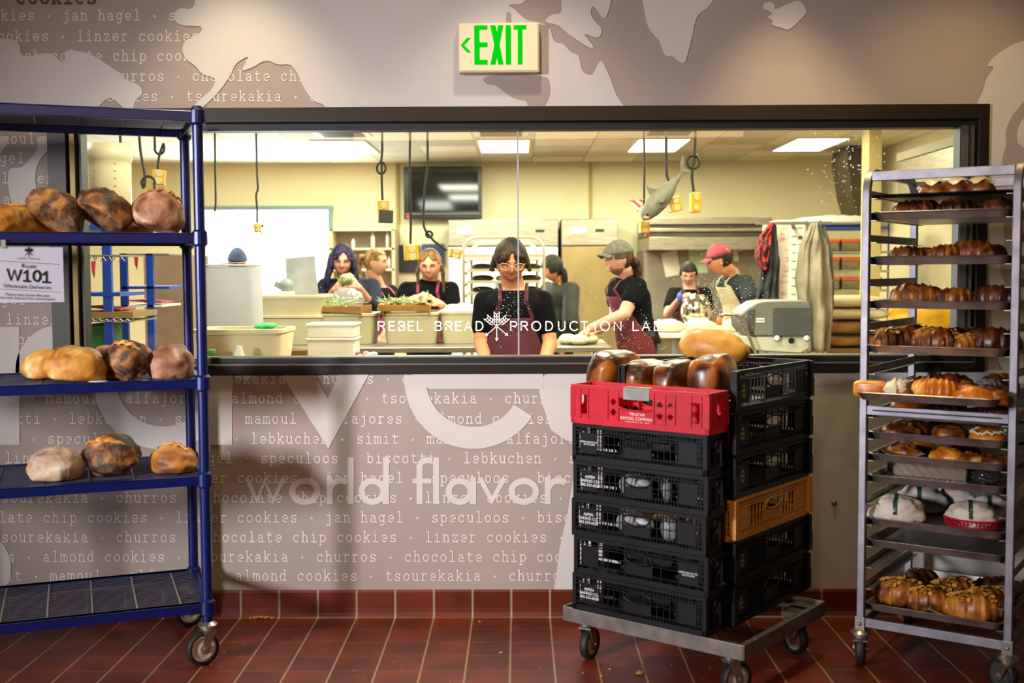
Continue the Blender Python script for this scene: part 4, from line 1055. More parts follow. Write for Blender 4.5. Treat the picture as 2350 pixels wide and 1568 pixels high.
for i, px in enumerate((2082, 2125, 2170, 2230, 2284)): put('dark' if i in (0, 4) else 'plain', 3, px, y=.09+.05*(i % 2), rz=(15, 70, 40, 5, 75)[i], sc=(.72, .62, .72, .9, .7)[i], label='browned croissant on the third pan from the top, %s from the left' % ORD[i])
for i, (px, sc) in enumerate(((2098, .95), (2188, .78), (2282, .9))): put('plain' if i < 2 else 'dark', 4, px, y=.11, rz=(5, 20, -10)[i], sc=sc, label=('big croissant at the left on the fourth pan from the top', 'smaller croissant in the middle of the fourth pan from the top', 'dark croissant by the right post, fourth pan from the top')[i])
put('dark', 4, 2136, y=.2, rz=70, sc=.8, label='croissant half hidden between the left pair, fourth pan from the top')
for i, (px, y, rz, sc, k) in enumerate(((2052, .10, 60, .95, 'almond'), (2096, .17, 75, 1.0, 'dark'), (2150, .08, 20, 1.0, 'almond'), (2190, .13, 80, .95, 'dark'), (2226, .07, 70, .8, 'almond'), (2275, .09, 15, 1.05, 'dark'), (2140, .30, 10, .9, 'plain'), (2215, .32, 10, .9, 'dark'))):
    put(k, 5, px, y=y, rz=rz, sc=sc, label=('almond' if k == 'almond' else 'dark' if k == 'dark' else 'brown')+' croissant on the slightly pulled out pan, '+(ORD[i]+' from the left in front' if i < 6 else ('left' if i == 6 else 'right')+' one in the back row'))
for k, px, y, rz, sc, lb in (('bar', 1998, .055, 4, 1.12, 'orange glazed bar at the left end of the pulled out pan'), ('iced', 2064, .055, 5, 1.05, 'white iced pastry beside the orange glazed bar'),
        ('ring', 2050, .17, 0, 1.0, 'chocolate iced ring doughnut behind the iced pastry'), ('ring', 2088, .19, 0, .95, 'second chocolate ring doughnut, right of the first'), ('orange', 2143, .06, 6, 1.0, 'bright orange croissant at the front middle of the pulled out pan'),
        ('spiral', 2213, .13, 0, 1.15, 'big spiral bun behind the knotted pastry'), ('knob', 2232, .045, 5, .95, 'knobbly orange pastry at the front right of the pulled out pan'), ('dark', 2175, .26, 15, 1.05, 'dark croissant at the back of the pulled out pan'),
        ('seeded', 2268, .17, 0, 1.05, 'bun topped with dark seeds on the pulled out pan'), ('plain', 2292, .24, 60, 1.1, 'brown croissant in the back right corner of the pulled out pan'), ('darkdanish', 2120, .33, 40, 1.1, 'dark flat pastry at the back of the pulled out pan')):
    put(k, 6, px, y=y, rz=rz, sc=sc, label=lb)
put('spiral', 6, 2290, y=.085, rz=0, sc=.8, label='small round bun beside the right post on the pulled out pan')
for i, (px, y, k) in enumerate(((2085, .18, 'knob'), (2135, .12, 'darkdanish'), (2185, .16, 'dark'), (2235, .12, 'darkdanish'), (2285, .10, 'dark'), (2160, .33, 'darkdanish'))):
    put(k, 7, px, y=y, rz=i*37, sc=.95, label='dark pastry under the middle cross bar, '+(ORD[i]+' from the left' if i < 5 else 'single one at the back'))
for px, y, k, lb in ((2066, .14, 'danish', 'brown danish at the left of the eighth pan'), (2112, .22, 'darkdanish', 'dark danish second from the left on the eighth pan'), (2180, .17, 'spiral', 'spiral bun in the middle of the eighth pan'), (2268, .11, 'sugar', 'round orange bun with a pearl sugar rim'), (2135, .35, 'dark', 'dark croissant at the back of the eighth pan')):
    put(k, 8, px, y=y, rz=20, sc=1.05, label=lb)
for px, y, k, lb in ((2075, .16, 'danish', 'flat danish on paper at the left of the ninth pan'), (2105, .30, 'knob', 'orange pastry at the back left of the ninth pan'), (2175, .10, 'knob', 'twisted orange pastry front middle of the ninth pan'), (2235, .09, 'danish', 'flat brown danish right of the twisted pastry, ninth pan'), (2285, .08, 'danish', 'flat danish by the right post, ninth pan'), (2210, .25, 'darkdanish', 'dark pastry at the back right of the ninth pan')):
    put(k, 9, px, y=y, rz=-15, sc=1.0, label=lb)
for i, (px, y, k, sc, rz) in enumerate(((2068, .12, 'almond', 1.25, 10), (2140, .10, 'almond', 1.15, 30), (2232, .07, 'almond', 1.25, 20), (2108, .27, 'dark', 1.25, 60), (2190, .24, 'almond', 1.2, 40), (2265, .2, 'almond', 1.15, 50), (2285, .38, 'dark', 1.1, 30))):
    put(k, 13, px, y=y, rz=rz, sc=sc, label=('almond' if k == 'almond' else 'dark')+' croissant on the lowest pan, '+('left front', 'middle front', 'right front', 'back left', 'back middle', 'back right, almond topped', 'far right corner')[i])
# ---- papers, wrapped box, cloth bundles
def paper(t_, px, y, w, d, rz, label, curl=.02, lift=0.0):
    z = floor_z(t_)+.001+lift; pull = PULL.get(t_, 0); x = PR.x_for(px, y-pull, z)
    o = MB().grid(lambda u, v: ((u-.5)*w, (v-.5)*d, curl*(2*abs(u-.5))**3+curl*.6*(1-v)**4*abs(sin(u*6))), 24, 16).build('baking_paper', m_paper, None, smooth=True, solid=.0006)
    o.location = PR.w(x, y-pull, z); o.rotation_euler = (0, 0, PR.rz+R(rz)); return tag(o, label, 'paper', 'sheets of baking paper')
paper(13, 2185, .062, .15, .09, 5, 'curled baking paper at the front of the lowest pan', .03)
paper(9, 2068, .12, .13, .16, 30, 'sheet of baking paper under the left danish, ninth pan', .02)
paper(7, 2175, .12, .3, .12, 0, 'baking paper under the chocolate pastries', .01)
paper(5, 2255, .035, .08, .04, 10, 'small paper corner between croissants on the pulled out pan', .015, .001)
paper(1, 2198, .09, .2, .1, 0, 'baking paper under the three glazed rolls', .015)
x0, x1 = PR.x_for(2040, .2, .7), PR.x_for(2222, .2, .7); z = floor_z(10)
bxr = thing('wrapped_box', PR.w((x0+x1)/2, .22, z), 'long low box in clear film on the tenth pan', 'box', PR.rz)
MB().span((-(x1-x0)/2, -.05, 0), ((x1-x0)/2, .1, .052)).build('carton', M('carton_tan', '#9a8262', .6, col2='#8a7354', scale=10), bxr, bevel=.003)
MB().grid(lambda u, v: ((u-.5)*(x1-x0+.01), -.053-.002*sin(u*50+v*9), v*.056), 60, 8).grid(lambda u, v: ((u-.5)*(x1-x0+.01), -.053+v*.158, .056+.0015*sin(u*40+v*20)), 60, 12).build('clear_film', glass_mat('cling_film', '#ffffff', .18, .15), bxr, smooth=True)
def crinkle(name, pos, dims, mat, label, cat, seed, group=None, amp=.25):
    o = MB().ball((0, 0, dims[2]*.5), (dims[0]/2, dims[1]/2, dims[2]/2), 40, 26, fn=lambda p, d: p*(1+amp*noise.noise(d*2.5+Vector((seed, 0, 0)))+amp*.5*noise.noise(d*7+Vector((0, seed, 0)))) if p.z > -dims[2]*.35 else Vector((p.x, p.y, -dims[2]*.5+.001))).build(name, mat, None, smooth=True)
    o.location = pos; o.rotation_euler = (0, 0, PR.rz); return tag(o, label, cat, group)
x = PR.x_for(2262, .15, .7)
crinkle('plastic_bag', PR.w(x, .16, floor_z(10)), (.1, .14, .058), glass_mat('bag_film', '#d9d9d9', .25, .15, .12, '#888888'), 'crumpled clear bag right of the wrapped box', 'plastic bag', 4)
m_cloth = M('linen_cloth', '#cfc3b8', .85, col2='#bcb0a6', scale=12, bump=.2)
m_stripe = M('green_stripe', '#123b2a', .8)
def bundle(px, y, label, w, d, h, seed, basket=True, stripe=True, droop=False):
    z = floor_z(11)+.001; x = PR.x_for(px, y, z)
    r = thing('bread_basket', PR.w(x, y, z), label, 'basket', PR.rz, 'cloth bundles in baskets')
    hb = .04
    if basket:
        mb = MB(); m_bk = M('red_basket', '#9c1022', .45)
        for i, hz in enumerate((.003, .015, .027, .039)):
            s_ = .86+.14*i/3; mb.tube([(w/2*s_*cos(a), d/2*s_*sin(a), hz) for a in [2*pi*k/40 for k in range(40)]], .003 if i < 3 else .0045, 6, closed=True)
        for k in range(44):
            a = 2*pi*k/44; mb.bar((w/2*.86*cos(a), d/2*.86*sin(a), .003), (w/2*cos(a), d/2*sin(a), .039), .0045)
        mb.add([(w/2*.86*cos(a), d/2*.86*sin(a), .003) for a in [2*pi*k/40 for k in range(40)]], [tuple(range(40))])
        mb.build('basket', m_bk, r)
    z0 = .012 if basket else 0.0
    def fn(p, d_):
        k = 1+.16*noise.noise(d_*2.0+Vector((seed, 0, 0)))+.10*noise.noise(Vector((d_.x*6, d_.y*2, d_.z*6+seed)))
        q = p*k
        if droop and d_.x < -.55: q.x -= .05*(-d_.x-.55)/.45; q.z -= .035*(-d_.x-.55)/.45*2
        if q.z < -h*.3: q.z = -h*.3+(q.z+h*.3)*.1
        return q
    mb = MB().ball((0, 0, z0+h*.36), (w/2*.93, d/2*.93, h*.62), 48, 30, fn=fn)
    c = mb.build('cloth_wrap', m_cloth, r, smooth=True)
    if stripe:
        st = MB()
        def sf(u, v):
            a = pi*(v*.96+.02); xx = (u-.5)*.016-.01+.02*cos(a)
            d_ = Vector((xx/(w/2), -cos(a), sin(a))).normalized(); q = fn(Vector((d_.x*w/2*.93, d_.y*d/2*.93, d_.z*h*.62)), d_)
            return q*1.012+Vector((0, 0, z0+h*.36))
        st.grid(sf, 3, 30); st.build('green_stripe', m_stripe, c, smooth=True)
    return r
bundle(2062, .10, 'cloth bundle with green stripe drooping over the pan\'s left edge', .20, .17, .095, 2, basket=False, droop=True)
bundle(2232, .115, 'red plastic basket with striped cloth at the right front of the pan', .19, .15, .085, 5)
bundle(2115, .32, 'cloth bundle behind the drooping one, green striped', .2, .15, .1, 8, basket=False)
bundle(2275, .30, 'pale cloth bundle at the back right behind the red basket', .18, .15, .09, 11, basket=False)
bundle(2200, .42, 'grey cloth bundle at the back middle of the basket pan', .17, .14, .095, 14, basket=False, stripe=False)
# ================================================================ the bakery kitchen behind the glass
KB = 14.2
m_cream = M('kitchen_cream', '#f0e4bd', .7, col2='#ecdfb4', scale=2)
m_steel = M('brushed_steel', '#bdb4a4', .32, .85, col2='#a49a89', scale=6, stretch=(1, 1, 12))
m_steel_d = M('dark_steel', '#7b7367', .4, .7, col2='#6a6358', scale=6)
m_white = M('white_plastic', '#ece9e0', .45, col2='#e4e0d6', scale=4)
m_tub = M('cream_tub', '#e6d9b4', .5, col2='#dccda4', scale=4)
m_card = M('cardboard', '#a8762f', .8, col2='#97682a', scale=12)
m_yel = M('yellow_plastic', '#e0ae12', .45)
m_cord = M('black_cord', '#2a2618', .6)
m_bluek = M('kitchen_blue', '#1c45a8', .45, .2)
MB().span((-6.5, WY+WT, -.05), (4.0, KB, 0)).build('floor', M('kitchen_floor', '#7a5a44', .5, col2='#6b4d3a', scale=3), kind='structure')
MB().span((-6.5, KB, 0), (4.0, KB+.1, 2.8)).build('wall_back', m_cream, kind='structure')
MB().span((-6.6, WY+WT, 0), (-6.5, KB, 2.8)).build('wall_left', m_cream, kind='structure')
MB().span((4.0, WY+WT, 0), (4.1, KB, 2.8)).build('wall_right', m_cream, kind='structure')
m_ceil = tile_mat('ceiling_tile', '#e2d6ba', '#dccfb0', '#bfae88', '#bfae88', .61, .15, .1, .03, .03, .9)
MB().span((-6.5, WY+WT, 2.74), (4.0, KB, 2.8)).build('ceiling', m_ceil, kind='structure')
def kp(px, py, Y): return at(px, py, Y)
def kspan(mb, px0, py0, px1, py1, Y, d):
    a, b = at(px0, py1, Y), at(px1, py0, Y); return mb.span((a.x, Y, a.z), (b.x, Y+d, b.z))
def kbox(name, mat, px0, py0, px1, py1, Y, d, label=None, cat=None, parent=None, bevel=0.0, group=None, kind=None, z0=None):
    a, b = at(px0, py1, Y), at(px1, py0, Y); za = a.z if z0 is None else z0
    if parent is None:
        o = MB().span((-(b.x-a.x)/2, 0, 0), ((b.x-a.x)/2, d, b.z-za)).build(name, mat, None, bevel=bevel, kind=kind); o.location = ((a.x+b.x)/2, Y, za)
    else:
        L = parent.location; o = MB().span((a.x-L.x, Y-L.y, za-L.z), (b.x-L.x, Y+d-L.y, b.z-L.z)).build(name, mat, parent, bevel=bevel)
    if cat: tag(o, label, cat, group)
    return o
# bright loading door, door trim, conduits
a, b = at(474, 690, KB), at(754, 482, KB)
dr = MB().span((a.x, KB-.03, .02), (b.x, KB-.005, b.z)).build('door_1', emit_mat('daylight_outside', '#f3f9ff', 5.5), kind='structure')
tm = MB(); tm.span((a.x-.06, KB-.05, b.z), (b.x+.06, KB-.0, b.z+.05)); tm.span((b.x, KB-.05, 0), (b.x+.05, KB, b.z)); tm.span((a.x-.05, KB-.05, 0), (a.x, KB, b.z))
tm.build('trim_1', M('door_trim', '#7f9a98', .5), kind='structure')
for i, (p, y0) in enumerate(((1355, 505), (913, 560))):
    a = at(p-2.5, y0, KB); b = at(p+2.5, 368, KB)
    MB().span((a.x, KB-.03, a.z), (b.x, KB, 2.74)).build('trim_%d' % (i+2), M('conduit_olive', '#b09a4a', .5), kind='structure')
# ceiling lights and air vents
m_diff = emit_mat('light_diffuser', '#fff8e4', 6.0)
m_trimw = M('light_frame', '#d9d0b8', .5)
for i, (px, lb) in enumerate(((795, 'ceiling light panel above the bright loading door side'), (1157, 'ceiling light panel above the wall television\'s right edge'), (1509, 'ceiling light panel above the hanging toy shark'), (1857, 'ceiling light panel nearest the beige corner column'))):
    Y = 12.3; p = at(px, 336, Y)
    t = thing('ceiling_light', (p.x, Y, 2.74), lb, 'ceiling light', 0, 'kitchen ceiling lights')
    MB().span((-.27, -.62, -.008), (.27, .62, -.003)).build('diffuser', m_diff if i else emit_mat('light_diffuser_dim', '#fff3d8', 2.2), t)
    f = MB()
    for s_ in (-1, 1): f.span((s_*.27-.012, -.64, -.012), (s_*.27+.012, .64, -.0005)); f.span((-.27, s_*.62-.012, -.012), (.27, s_*.62+.012, -.0005))
    f.build('light_frame', m_trimw, t)
for i, (px, Y, lb) in enumerate(((785, 11.1, 'square air vent in the ceiling before the left light panel'), (1150, 11.1, 'square air vent in the ceiling beside the glass joint'), (1537, 11.1, 'square air vent in the ceiling above the toy shark'))):
    p = at(px, 312, Y); t = thing('air_vent', (p.x, Y, 2.74), lb, 'air vent', 0, 'kitchen air vents')
    f = MB(); f.span((-.26, -.28, -.010), (.26, -.2, -.0005)); f.span((-.26, .2, -.010), (.26, .28, -.0005)); f.span((-.26, -.2, -.010), (-.2, .2, -.0005)); f.span((.2, -.2, -.010), (.26, .2, -.0005))
    f.build('vent_frame', m_trimw, t)
    s_ = MB()
    for k in range(6): s_.bar((-.2, -.17+k*.068, -.012), (.2, -.17+k*.068, -.012), .012, .02)
    s_.build('slats', m_steel_d, t)
# column, hood on the right, dark duct
MB().span((3.155, 10.5, 0), (3.27, 10.72, 2.74)).build('wall_column', M('column_beige', '#d8c488', .7), kind='structure')
t = thing('oven_hood', (3.7, 8.9, 1.95), 'stainless hood fixed high on the wall behind the pan rack', 'hood')
MB().span((-.35, -1.3, 0), (.298, 1.4, .42)).build('hood_body', m_steel, t, bevel=.01)
MB().span((-.36, -1.31, .42), (.298, 1.41, .49)).build('hood_top', M('hood_white', '#a39a7d', .6), t)
a = [(1944, 372), (1946, 339), (1988, 339), (1988, 520), (1972, 505), (1956, 450)]
Yd = 12.4; p0 = at(1966, 430, Yd)
tag(MB().prism([((at(x, y, Yd)-p0).x, (at(x, y, Yd)-p0).z) for x, y in a], (0, 0, 0), (1, 0, 0), (0, 0, 1), -.6).build('exhaust_duct', M('duct_dark', '#453a20', .6), None), 'dark brown curved duct in the far corner by the column', 'duct')
bpy.data.objects['exhaust_duct'].location = p0
# television
p = at(1016, 442, 14.0); t = thing('television', (p.x, 14.19, p.z), 'flat black television on the back wall showing a dark screen', 'television')
kbox('bezel', M('tv_black', '#0b0b0a', .25), 927, 382, 1105, 503, 14.02, .05, parent=t, bevel=.01)
kbox('screen', M('tv_screen', '#0b0c09', .06, spec=.6), 938, 393, 1097, 484, 14.012, .01, parent=t)
kbox('lower_strip', M('tv_strip', '#8b8468', .3), 930, 489, 1104, 492, 14.01, .012, parent=t)
kbox('wall_bracket', m_black, 1000, 420, 1030, 460, 14.07, .12, parent=t)
kbox('red_sticker', M('sticker_red', '#d05a68', .6), 932, 494, 939, 501, 14.01, .012, parent=t)
# refrigerators
def fridge(px0, px1, ytop, Y, label, doors, bright):
    a, b = at(px0, 700, Y), at(px1, ytop, Y); w = b.x-a.x; H = b.z
    t = thing('refrigerator', ((a.x+b.x)/2, Y, 0), label, 'refrigerator', 0, 'refrigerators on the back wall')
    MB().span((-w/2, 0, .12), (w/2, .75, H)).build('cabinet', m_steel_d, t, bevel=.005)
    MB().span((-w/2+.005, -.03, H-.3), (w/2-.005, .0, H-.01)).build('top_panel', m_steel, t, bevel=.004)
    for k in range(doors):
        x0 = -w/2+.008+k*w/doors; x1 = -w/2-.008+(k+1)*w/doors
        d = MB().span((x0, -.05, .2), (x1, .0, H-.32)).build('door', M('fridge_white', '#e9e7df', .4) if bright else m_steel_w, t, bevel=.008)
        MB().bar((x1-.07 if k % 2 == 0 else x0+.07, -.075, .9), (x1-.07 if k % 2 == 0 else x0+.07, -.075, 1.3), .02, .03).build('door_handle', m_steel, d)
    MB().span((-w/2+.1, -.035, H-.16), (-w/2+.28, -.0295, H-.1)).build('badge', m_white, t)
    MB().span((w/2-.26, -.036, H-.15), (w/2-.16, -.0295, H-.12)).build('display', m_black, t)
    for sx in (-1, 1):
        for yy in (.08, .66): MB().lathe([(.03, 0), (.025, .12)], 10, (sx*(w/2-.08), yy, 0)).build('leg', m_steel_d, t)
m_steel_w = M('steel_brown_reflection', '#a89366', .35, .55, col2='#947f55', scale=4, stretch=(1, 1, .4))  # brown reflection put into the steel colour
fridge(1030, 1281, 503, 13.3, 'wide two-door refrigerator with white doors on the back wall', 2, True)
fridge(1288, 1418, 502, 13.3, 'single-door steel refrigerator right of the white two-door one', 1, False)
# cabinet shelf on the back wall, notices
p = at(830, 590, 13.7); t = thing('wall_shelf', (p.x, 13.7, at(830, 690, 13.7).z), 'grey-brown open shelf unit on the back wall behind the dark-haired workers', 'shelf')
m_shelfw = M('shelf_grey', '#b19f85', .6)
kbox('back_panel', m_shelfw, 757, 528, 905, 690, 14.05, .1, parent=t)
for y in (528, 572, 620, 665): kbox('board', M('shelf_board', '#d8cdb4', .6), 757, y-3, 905, y+2, 13.7, .4, parent=t)
for x in (757, 900): kbox('side_board', M('shelf_side', '#c9b893', .6), x, 526, x+6, 690, 13.7, .4, parent=t)
for i, (x, y0, y1, w) in enumerate(((855, 534, 571, 9), (889, 531, 571, 8), (810, 548, 571, 8), (893, 588, 619, 6))):
    a, b = at(x-w/2, y1-1, 13.8), at(x+w/2, y0, 13.8); r = (b.x-a.x)/2
    tag(MB().lathe([(r, 0), (r, (b.z-a.z)*.75), (r*.5, (b.z-a.z)*.85), (r*.5, b.z-a.z)], 14).build('bottle', m_white, smooth=True), 'white bottle on the grey wall shelf, %s' % ('above the ponytailed woman', 'at the right end', 'above the purple-haired woman', 'on the lower board')[i], 'bottle', 'bottles on the wall shelf')
    bpy.context.view_layer.objects; ob = [c for c in COL.objects if c.name.split('.')[0] == 'bottle'][-1]; ob.location = ((a.x+b.x)/2, 13.8+r, a.z)
kbox('notice_board', M('notice_dark', '#2c2a26', .6), 915, 562, 962, 625, 14.15, .03, 'dark notice board beside the braided woman\'s yellow outlet box', 'notice board')
kbox('poster', M('poster_blue', '#3c4a78', .6), 968, 560, 1018, 610, 14.15, .03, 'blue poster above the braided woman on the back wall', 'poster')
# steel hood and splashback with papers
Yh = 12.9
p = at(1625, 560, Yh); t = thing('range_hood', (p.x, Yh, p.z), 'long stainless range hood and splashback behind the red-capped man', 'hood')
for y0, y1, d, m in ((498, 515, .0, m_steel), (515, 523, .06, m_steel_d), (523, 532, .0, m_steel), (532, 543, .05, m_steel_d), (543, 574, .02, m_steel)):
    kbox('hood_band', m, 1490, y0, 1772, y1, Yh+d, 1.3-d, parent=t, bevel=.004)
kbox('splashback', M('splash_steel', '#9b9184', .45, .5, col2='#8b8175', scale=3), 1478, 574, 1772, 740, Yh+.45, .85, parent=t)
def sheet(name, m, pts, Y, label, cat, group=None):
    p0 = at(*pts[0], Y); o = MB().prism([((at(x, y, Y)-p0).x, (at(x, y, Y)-p0).z) for x, y in pts], (0, 0, 0), (1, 0, 0), (0, 0, 1), .004).build(name, m)
    o.location = p0; return tag(o, label, cat, group)
m_pap = M('paper_white', '#efead8', .7)
sheet('posted_paper', m_pap, [(1517, 582), (1553, 574), (1563, 630), (1528, 637)], Yh+.44, 'tilted white paper on the steel splashback', 'paper')
sheet('posted_paper', M('paper_green', '#cfe6c0', .7), [(1579, 572), (1622, 572), (1624, 627), (1585, 628)], Yh+.44, 'pale green paper on the steel splashback', 'paper')
sheet('posted_paper', m_pap, [(1682, 572), (1693, 572), (1695, 600), (1683, 600)], Yh+.44, 'narrow white paper right of the red cap', 'paper')
# ---- pan rack in the kitchen
Yr = 10.0; m_cra = M('cream_aluminium', '#d6c9a6', .4, .5)
p = at(1160, 700, Yr); kr = thing('kitchen_rack', (p.x, Yr, 0), 'cream tray rack with rounded top behind the front woman', 'bakery rack')
for dy, x0, x1, yt in ((0, 1064, 1248, 545), (.55, 1082, 1232, 556)):
    a, b = at(x0, 700, Yr+dy), at(x1, yt, Yr+dy); cx = -p.x; rr = .12; H = b.z
    pts = [(a.x-p.x, dy, .1), (a.x-p.x, dy, H-rr)]+[(a.x-p.x+rr-rr*cos(R(q)), dy, H-rr+rr*sin(R(q))) for q in range(10, 91, 16)]+[(b.x-p.x-rr+rr*sin(R(q)), dy, H-rr+rr*cos(R(q))) for q in range(0, 91, 15)]+[(b.x-p.x, dy, .1)]
    MB().tube(pts, .014, 8).build('arch_frame', m_cra, kr, smooth=True)
xl, xr = at(1064, 700, Yr).x-p.x, at(1248, 700, Yr).x-p.x
for k in range(14):
    z = .2+k*.1
    for x in (xl, xr): MB().span((x-.012, .0, z-.012), (x+.012, .55, z+.012)).build('runner', m_cra, kr)
for x in (xl, xr):
    for y in (0, .55): MB().lathe([(.03, 0), (.03, .05), (.012, .1)], 12, (x, y, 0)).build('caster', m_rubber, kr)
MB().bar((xl, 0, 1.55), (xr, 0, 1.55), .02, .03).build('cross_bar', m_cra, kr)
for i, k in enumerate((13, 12, 11, 10, 8, 7)):
    z = .2+k*.1+.013
    o = MB().span((xl+.03, -.01, z), (xr-.03, .56, z+.012)).span((xl+.03, -.012, z), (xr-.03, -.006, z+.026)).build('sheet_pan', m_white if k == 13 else m_cra)
    o.location = (p.x, Yr, 0); tag(o, 'tray in the kitchen rack behind the front woman, %s from the top' % ORD[i], 'baking tray', 'trays in the kitchen rack')
    if i in (1, 2, 3):
        for q in range(3):
            o = MB().ball((0, 0, .03), (.1, .11, .032), 16, 8).build('dough_cloth', M('dark_bake', '#4a3b18', .7) if q != 1 else m_white, smooth=True); o.location = (p.x+xl+.16+q*.21, Yr+.2, z+.013)
            tag(o, 'loaf on the %s tray of the kitchen rack, %s' % (ORD[i], ('left', 'middle', 'right')[q]), 'bread', 'bread in the kitchen rack'); o.name = 'bread_loaf'
# ---- worktables
def table(name, px0, px1, Y0, Y1, z, label, mtop, th=.035):
    x0, x1 = at(px0, 790, Y0).x, at(px1, 790, Y0).x
    t = thing(name, ((x0+x1)/2, (Y0+Y1)/2, 0), label, 'table'); w = (x1-x0)/2; d = (Y1-Y0)/2
    MB().span((-w, -d, z-th), (w, d, z)).build('table_top', mtop, t, bevel=.005)
    for sx in (-1, 1):
        for sy in (-1, 1): MB().lathe([(.022, 0), (.022, z-th)], 12, (sx*(w-.06), sy*(d-.06), 0)).build('leg', m_steel, t)
    MB().span((-w+.05, -d+.05, .25), (w-.05, d-.05, .27)).build('lower_shelf', m_steel_d, t)
    return t
ZT2, ZC1, ZT3 = .92, .97, .93
table('steel_worktable', 600, 1404, 7.57, 8.42, ZT2, 'long steel worktable carrying cream tubs and dough', m_steel)
table('window_counter', 330, 1078, 5.25, 6.2, ZC1, 'counter just behind the window holding white containers', M('counter_wood', '#8d6a4c', .5, col2='#7d5c40', scale=6))
table('dough_table', 1497, 1722, 8.9, 9.62, ZT3, 'white topped table with dough mounds at the right', m_white)
def tub(px0, px1, ytop, Y, z0, d, label, mat=None, taper=.88, rim=.02, group='cream tubs on the steel worktable', name='food_tub'):
    a, b = at(px0, ytop, Y), at(px1, ytop, Y); w = (b.x-a.x)/2; h = a.z-z0; dd = d/2
    t = thing(name, ((a.x+b.x)/2, Y+dd, z0), label, 'tub', 0, group)
    mb = MB()
    def ring(sw, sd, z, c=.04):
        out = []
        for cx_, cy_, a0 in ((sw-c, -sd+c, -90), (sw-c, sd-c, 0), (-sw+c, sd-c, 90), (-sw+c, -sd+c, 180)):
            for i in range(5): out.append((cx_+c*cos(R(a0+i*22.5)), cy_+c*sin(R(a0+i*22.5)), z))
        return out
    L_ = [ring(w*taper, dd*taper, 0), ring(w*(taper+1)/2, dd*(taper+1)/2, h*.55), ring(w*.965, dd*.965, h-rim*1.4), ring(w*.965-.008, dd*.965-.008, h-rim), ring(w*.965-.02, dd*.965-.02, h*.5), ring(w*taper-.012, dd*taper-.012, .008)]
    for q in L_: mb.v += q
    for i in range(len(L_)-1):
        for q in range(20): mb.f.append((i*20+q, i*20+(q+1) % 20, (i+1)*20+(q+1) % 20, (i+1)*20+q))
    mb.f += [tuple(reversed(range(20))), tuple(100+q for q in range(20))]
    mb.build('bin_body', mat or m_tub, t, smooth=False, bevel=.004)
    rm = MB(); rr = [ring(w*.965-.012, dd*.965-.012, h-rim), ring(w, dd, h-rim), ring(w, dd, h), ring(w*.965-.012, dd*.965-.012, h)]
    for q in rr: rm.v += q
    for i in range(4):
        for q in range(20): rm.f.append((i*20+q, i*20+(q+1) % 20, ((i+1) % 4)*20+(q+1) % 20, ((i+1) % 4)*20+q))
    rm.build('rim', mat or m_tub, t, bevel=.003)
    return t
def ztop(ytop, Y): return at(1175, ytop, Y).z
t1 = tub(588, 738, 724, 7.85, ZT2, .42, 'lower cream tub of the pair beside the upright white bin')
tub(588, 745, 678, 7.85, t1.location.z+ztop(724, 7.85)-ZT2+.001, .42, 'upper cream tub stacked beside the upright white bin')
tub(722, 860, 720, 7.9, ZT2, .40, 'cream tub under the purple-haired woman\'s cardboard tray')
tub(876, 1007, 718, 7.9, ZT2, .40, 'cream tub under the braided woman\'s cardboard tray')
tub(1010, 1120, 714, 7.9, ZT2, .40, 'cream tub holding folded cloth just left of the front woman')
tub(438, 648, 757, 5.4, ZC1+.001, .36, 'wide cream tub by the window in front of the white bin', group='containers on the window counter')
# cardboard trays
def cardtray(px0, px1, y0, y1, Y, d, label, ang):
    a, b = at(px0, y1, Y), at(px1, y0, Y); w = (b.x-a.x)/2; h = b.z-a.z
    t = thing('cardboard_tray', ((a.x+b.x)/2, Y+d/2, a.z+.001), label, 'tray', R(ang), 'cardboard trays on tubs')
    m = MB().span((-w, -d/2, 0), (w, d/2, .006)); 
    for x in (-w, w): m.bar((x, -d/2, .0), (x*1.0, d/2, .0), .005, h*1.6)
    for y in (-d/2, d/2): m.span((-w, y-.002, 0), (w, y+.002, h*.8))
    m.build('tray_body', m_card, t)
    m = MB(); m.prism([(-w-.04, 0), (-w, 0), (-w, h), (-w-.035, h*1.1)], (0, -d/2, 0), (1, 0, 0), (0, 0, 1), -d); m.build('flap', m_card, t)
    return t
cardtray(722, 832, 700, 716.5, 7.88, .38, 'cardboard tray with herbs before the purple-haired woman', -4)
cardtray(876, 982, 700, 715, 7.88, .36, 'cardboard tray of herb bundles before the braided woman', 3)
# herbs in the second tray, cloth in the last tub, herb bag on the first
def leafy(name, c, rad, n, seed, mat, label, cat, L=.09):
    rs = random.Random(seed); mb = MB()
    for _ in range(n):
        a = Vector((rs.gauss(0, rad[0]), rs.gauss(0, rad[1]), rs.uniform(0, rad[2]))); d = Vector((rs.uniform(-1, 1), rs.uniform(-.6, .6), rs.uniform(-.2, .5))).normalized()
        mb.tube([a, a+d*L*.5+Vector((0, 0, .008)), a+d*L], [.002, .004, .001], 5)
    zm = min(v[2] for v in mb.v); mb.v = [(v[0], v[1], v[2]-zm) for v in mb.v]
    o = mb.build(name, mat, smooth=True); o.location = c; return tag(o, label, cat)
m_herb = M('herb_green', '#8fa65a', .7, col2='#6d8a3c', scale=30); m_herb2 = M('herb_pale', '#c2cc9c', .7, col2='#9aaa66', scale=30)
p = at(930, 708, 8.06); leafy('herb_bundle', (p.x, 8.06, at(930, 715, 7.88).z+.008), (.085, .06, .018), 90, 3, m_herb2, 'pale green herbs heaped in the braided woman\'s cardboard tray', 'herbs', .06)
p = at(765, 708, 8.06); leafy('herb_bundle', (p.x, 8.03, at(765, 716, 7.88).z+.008), (.06, .06, .02), 80, 4, m_herb2, 'herb sprigs spilling from the clear bag in the cardboard tray', 'herbs')
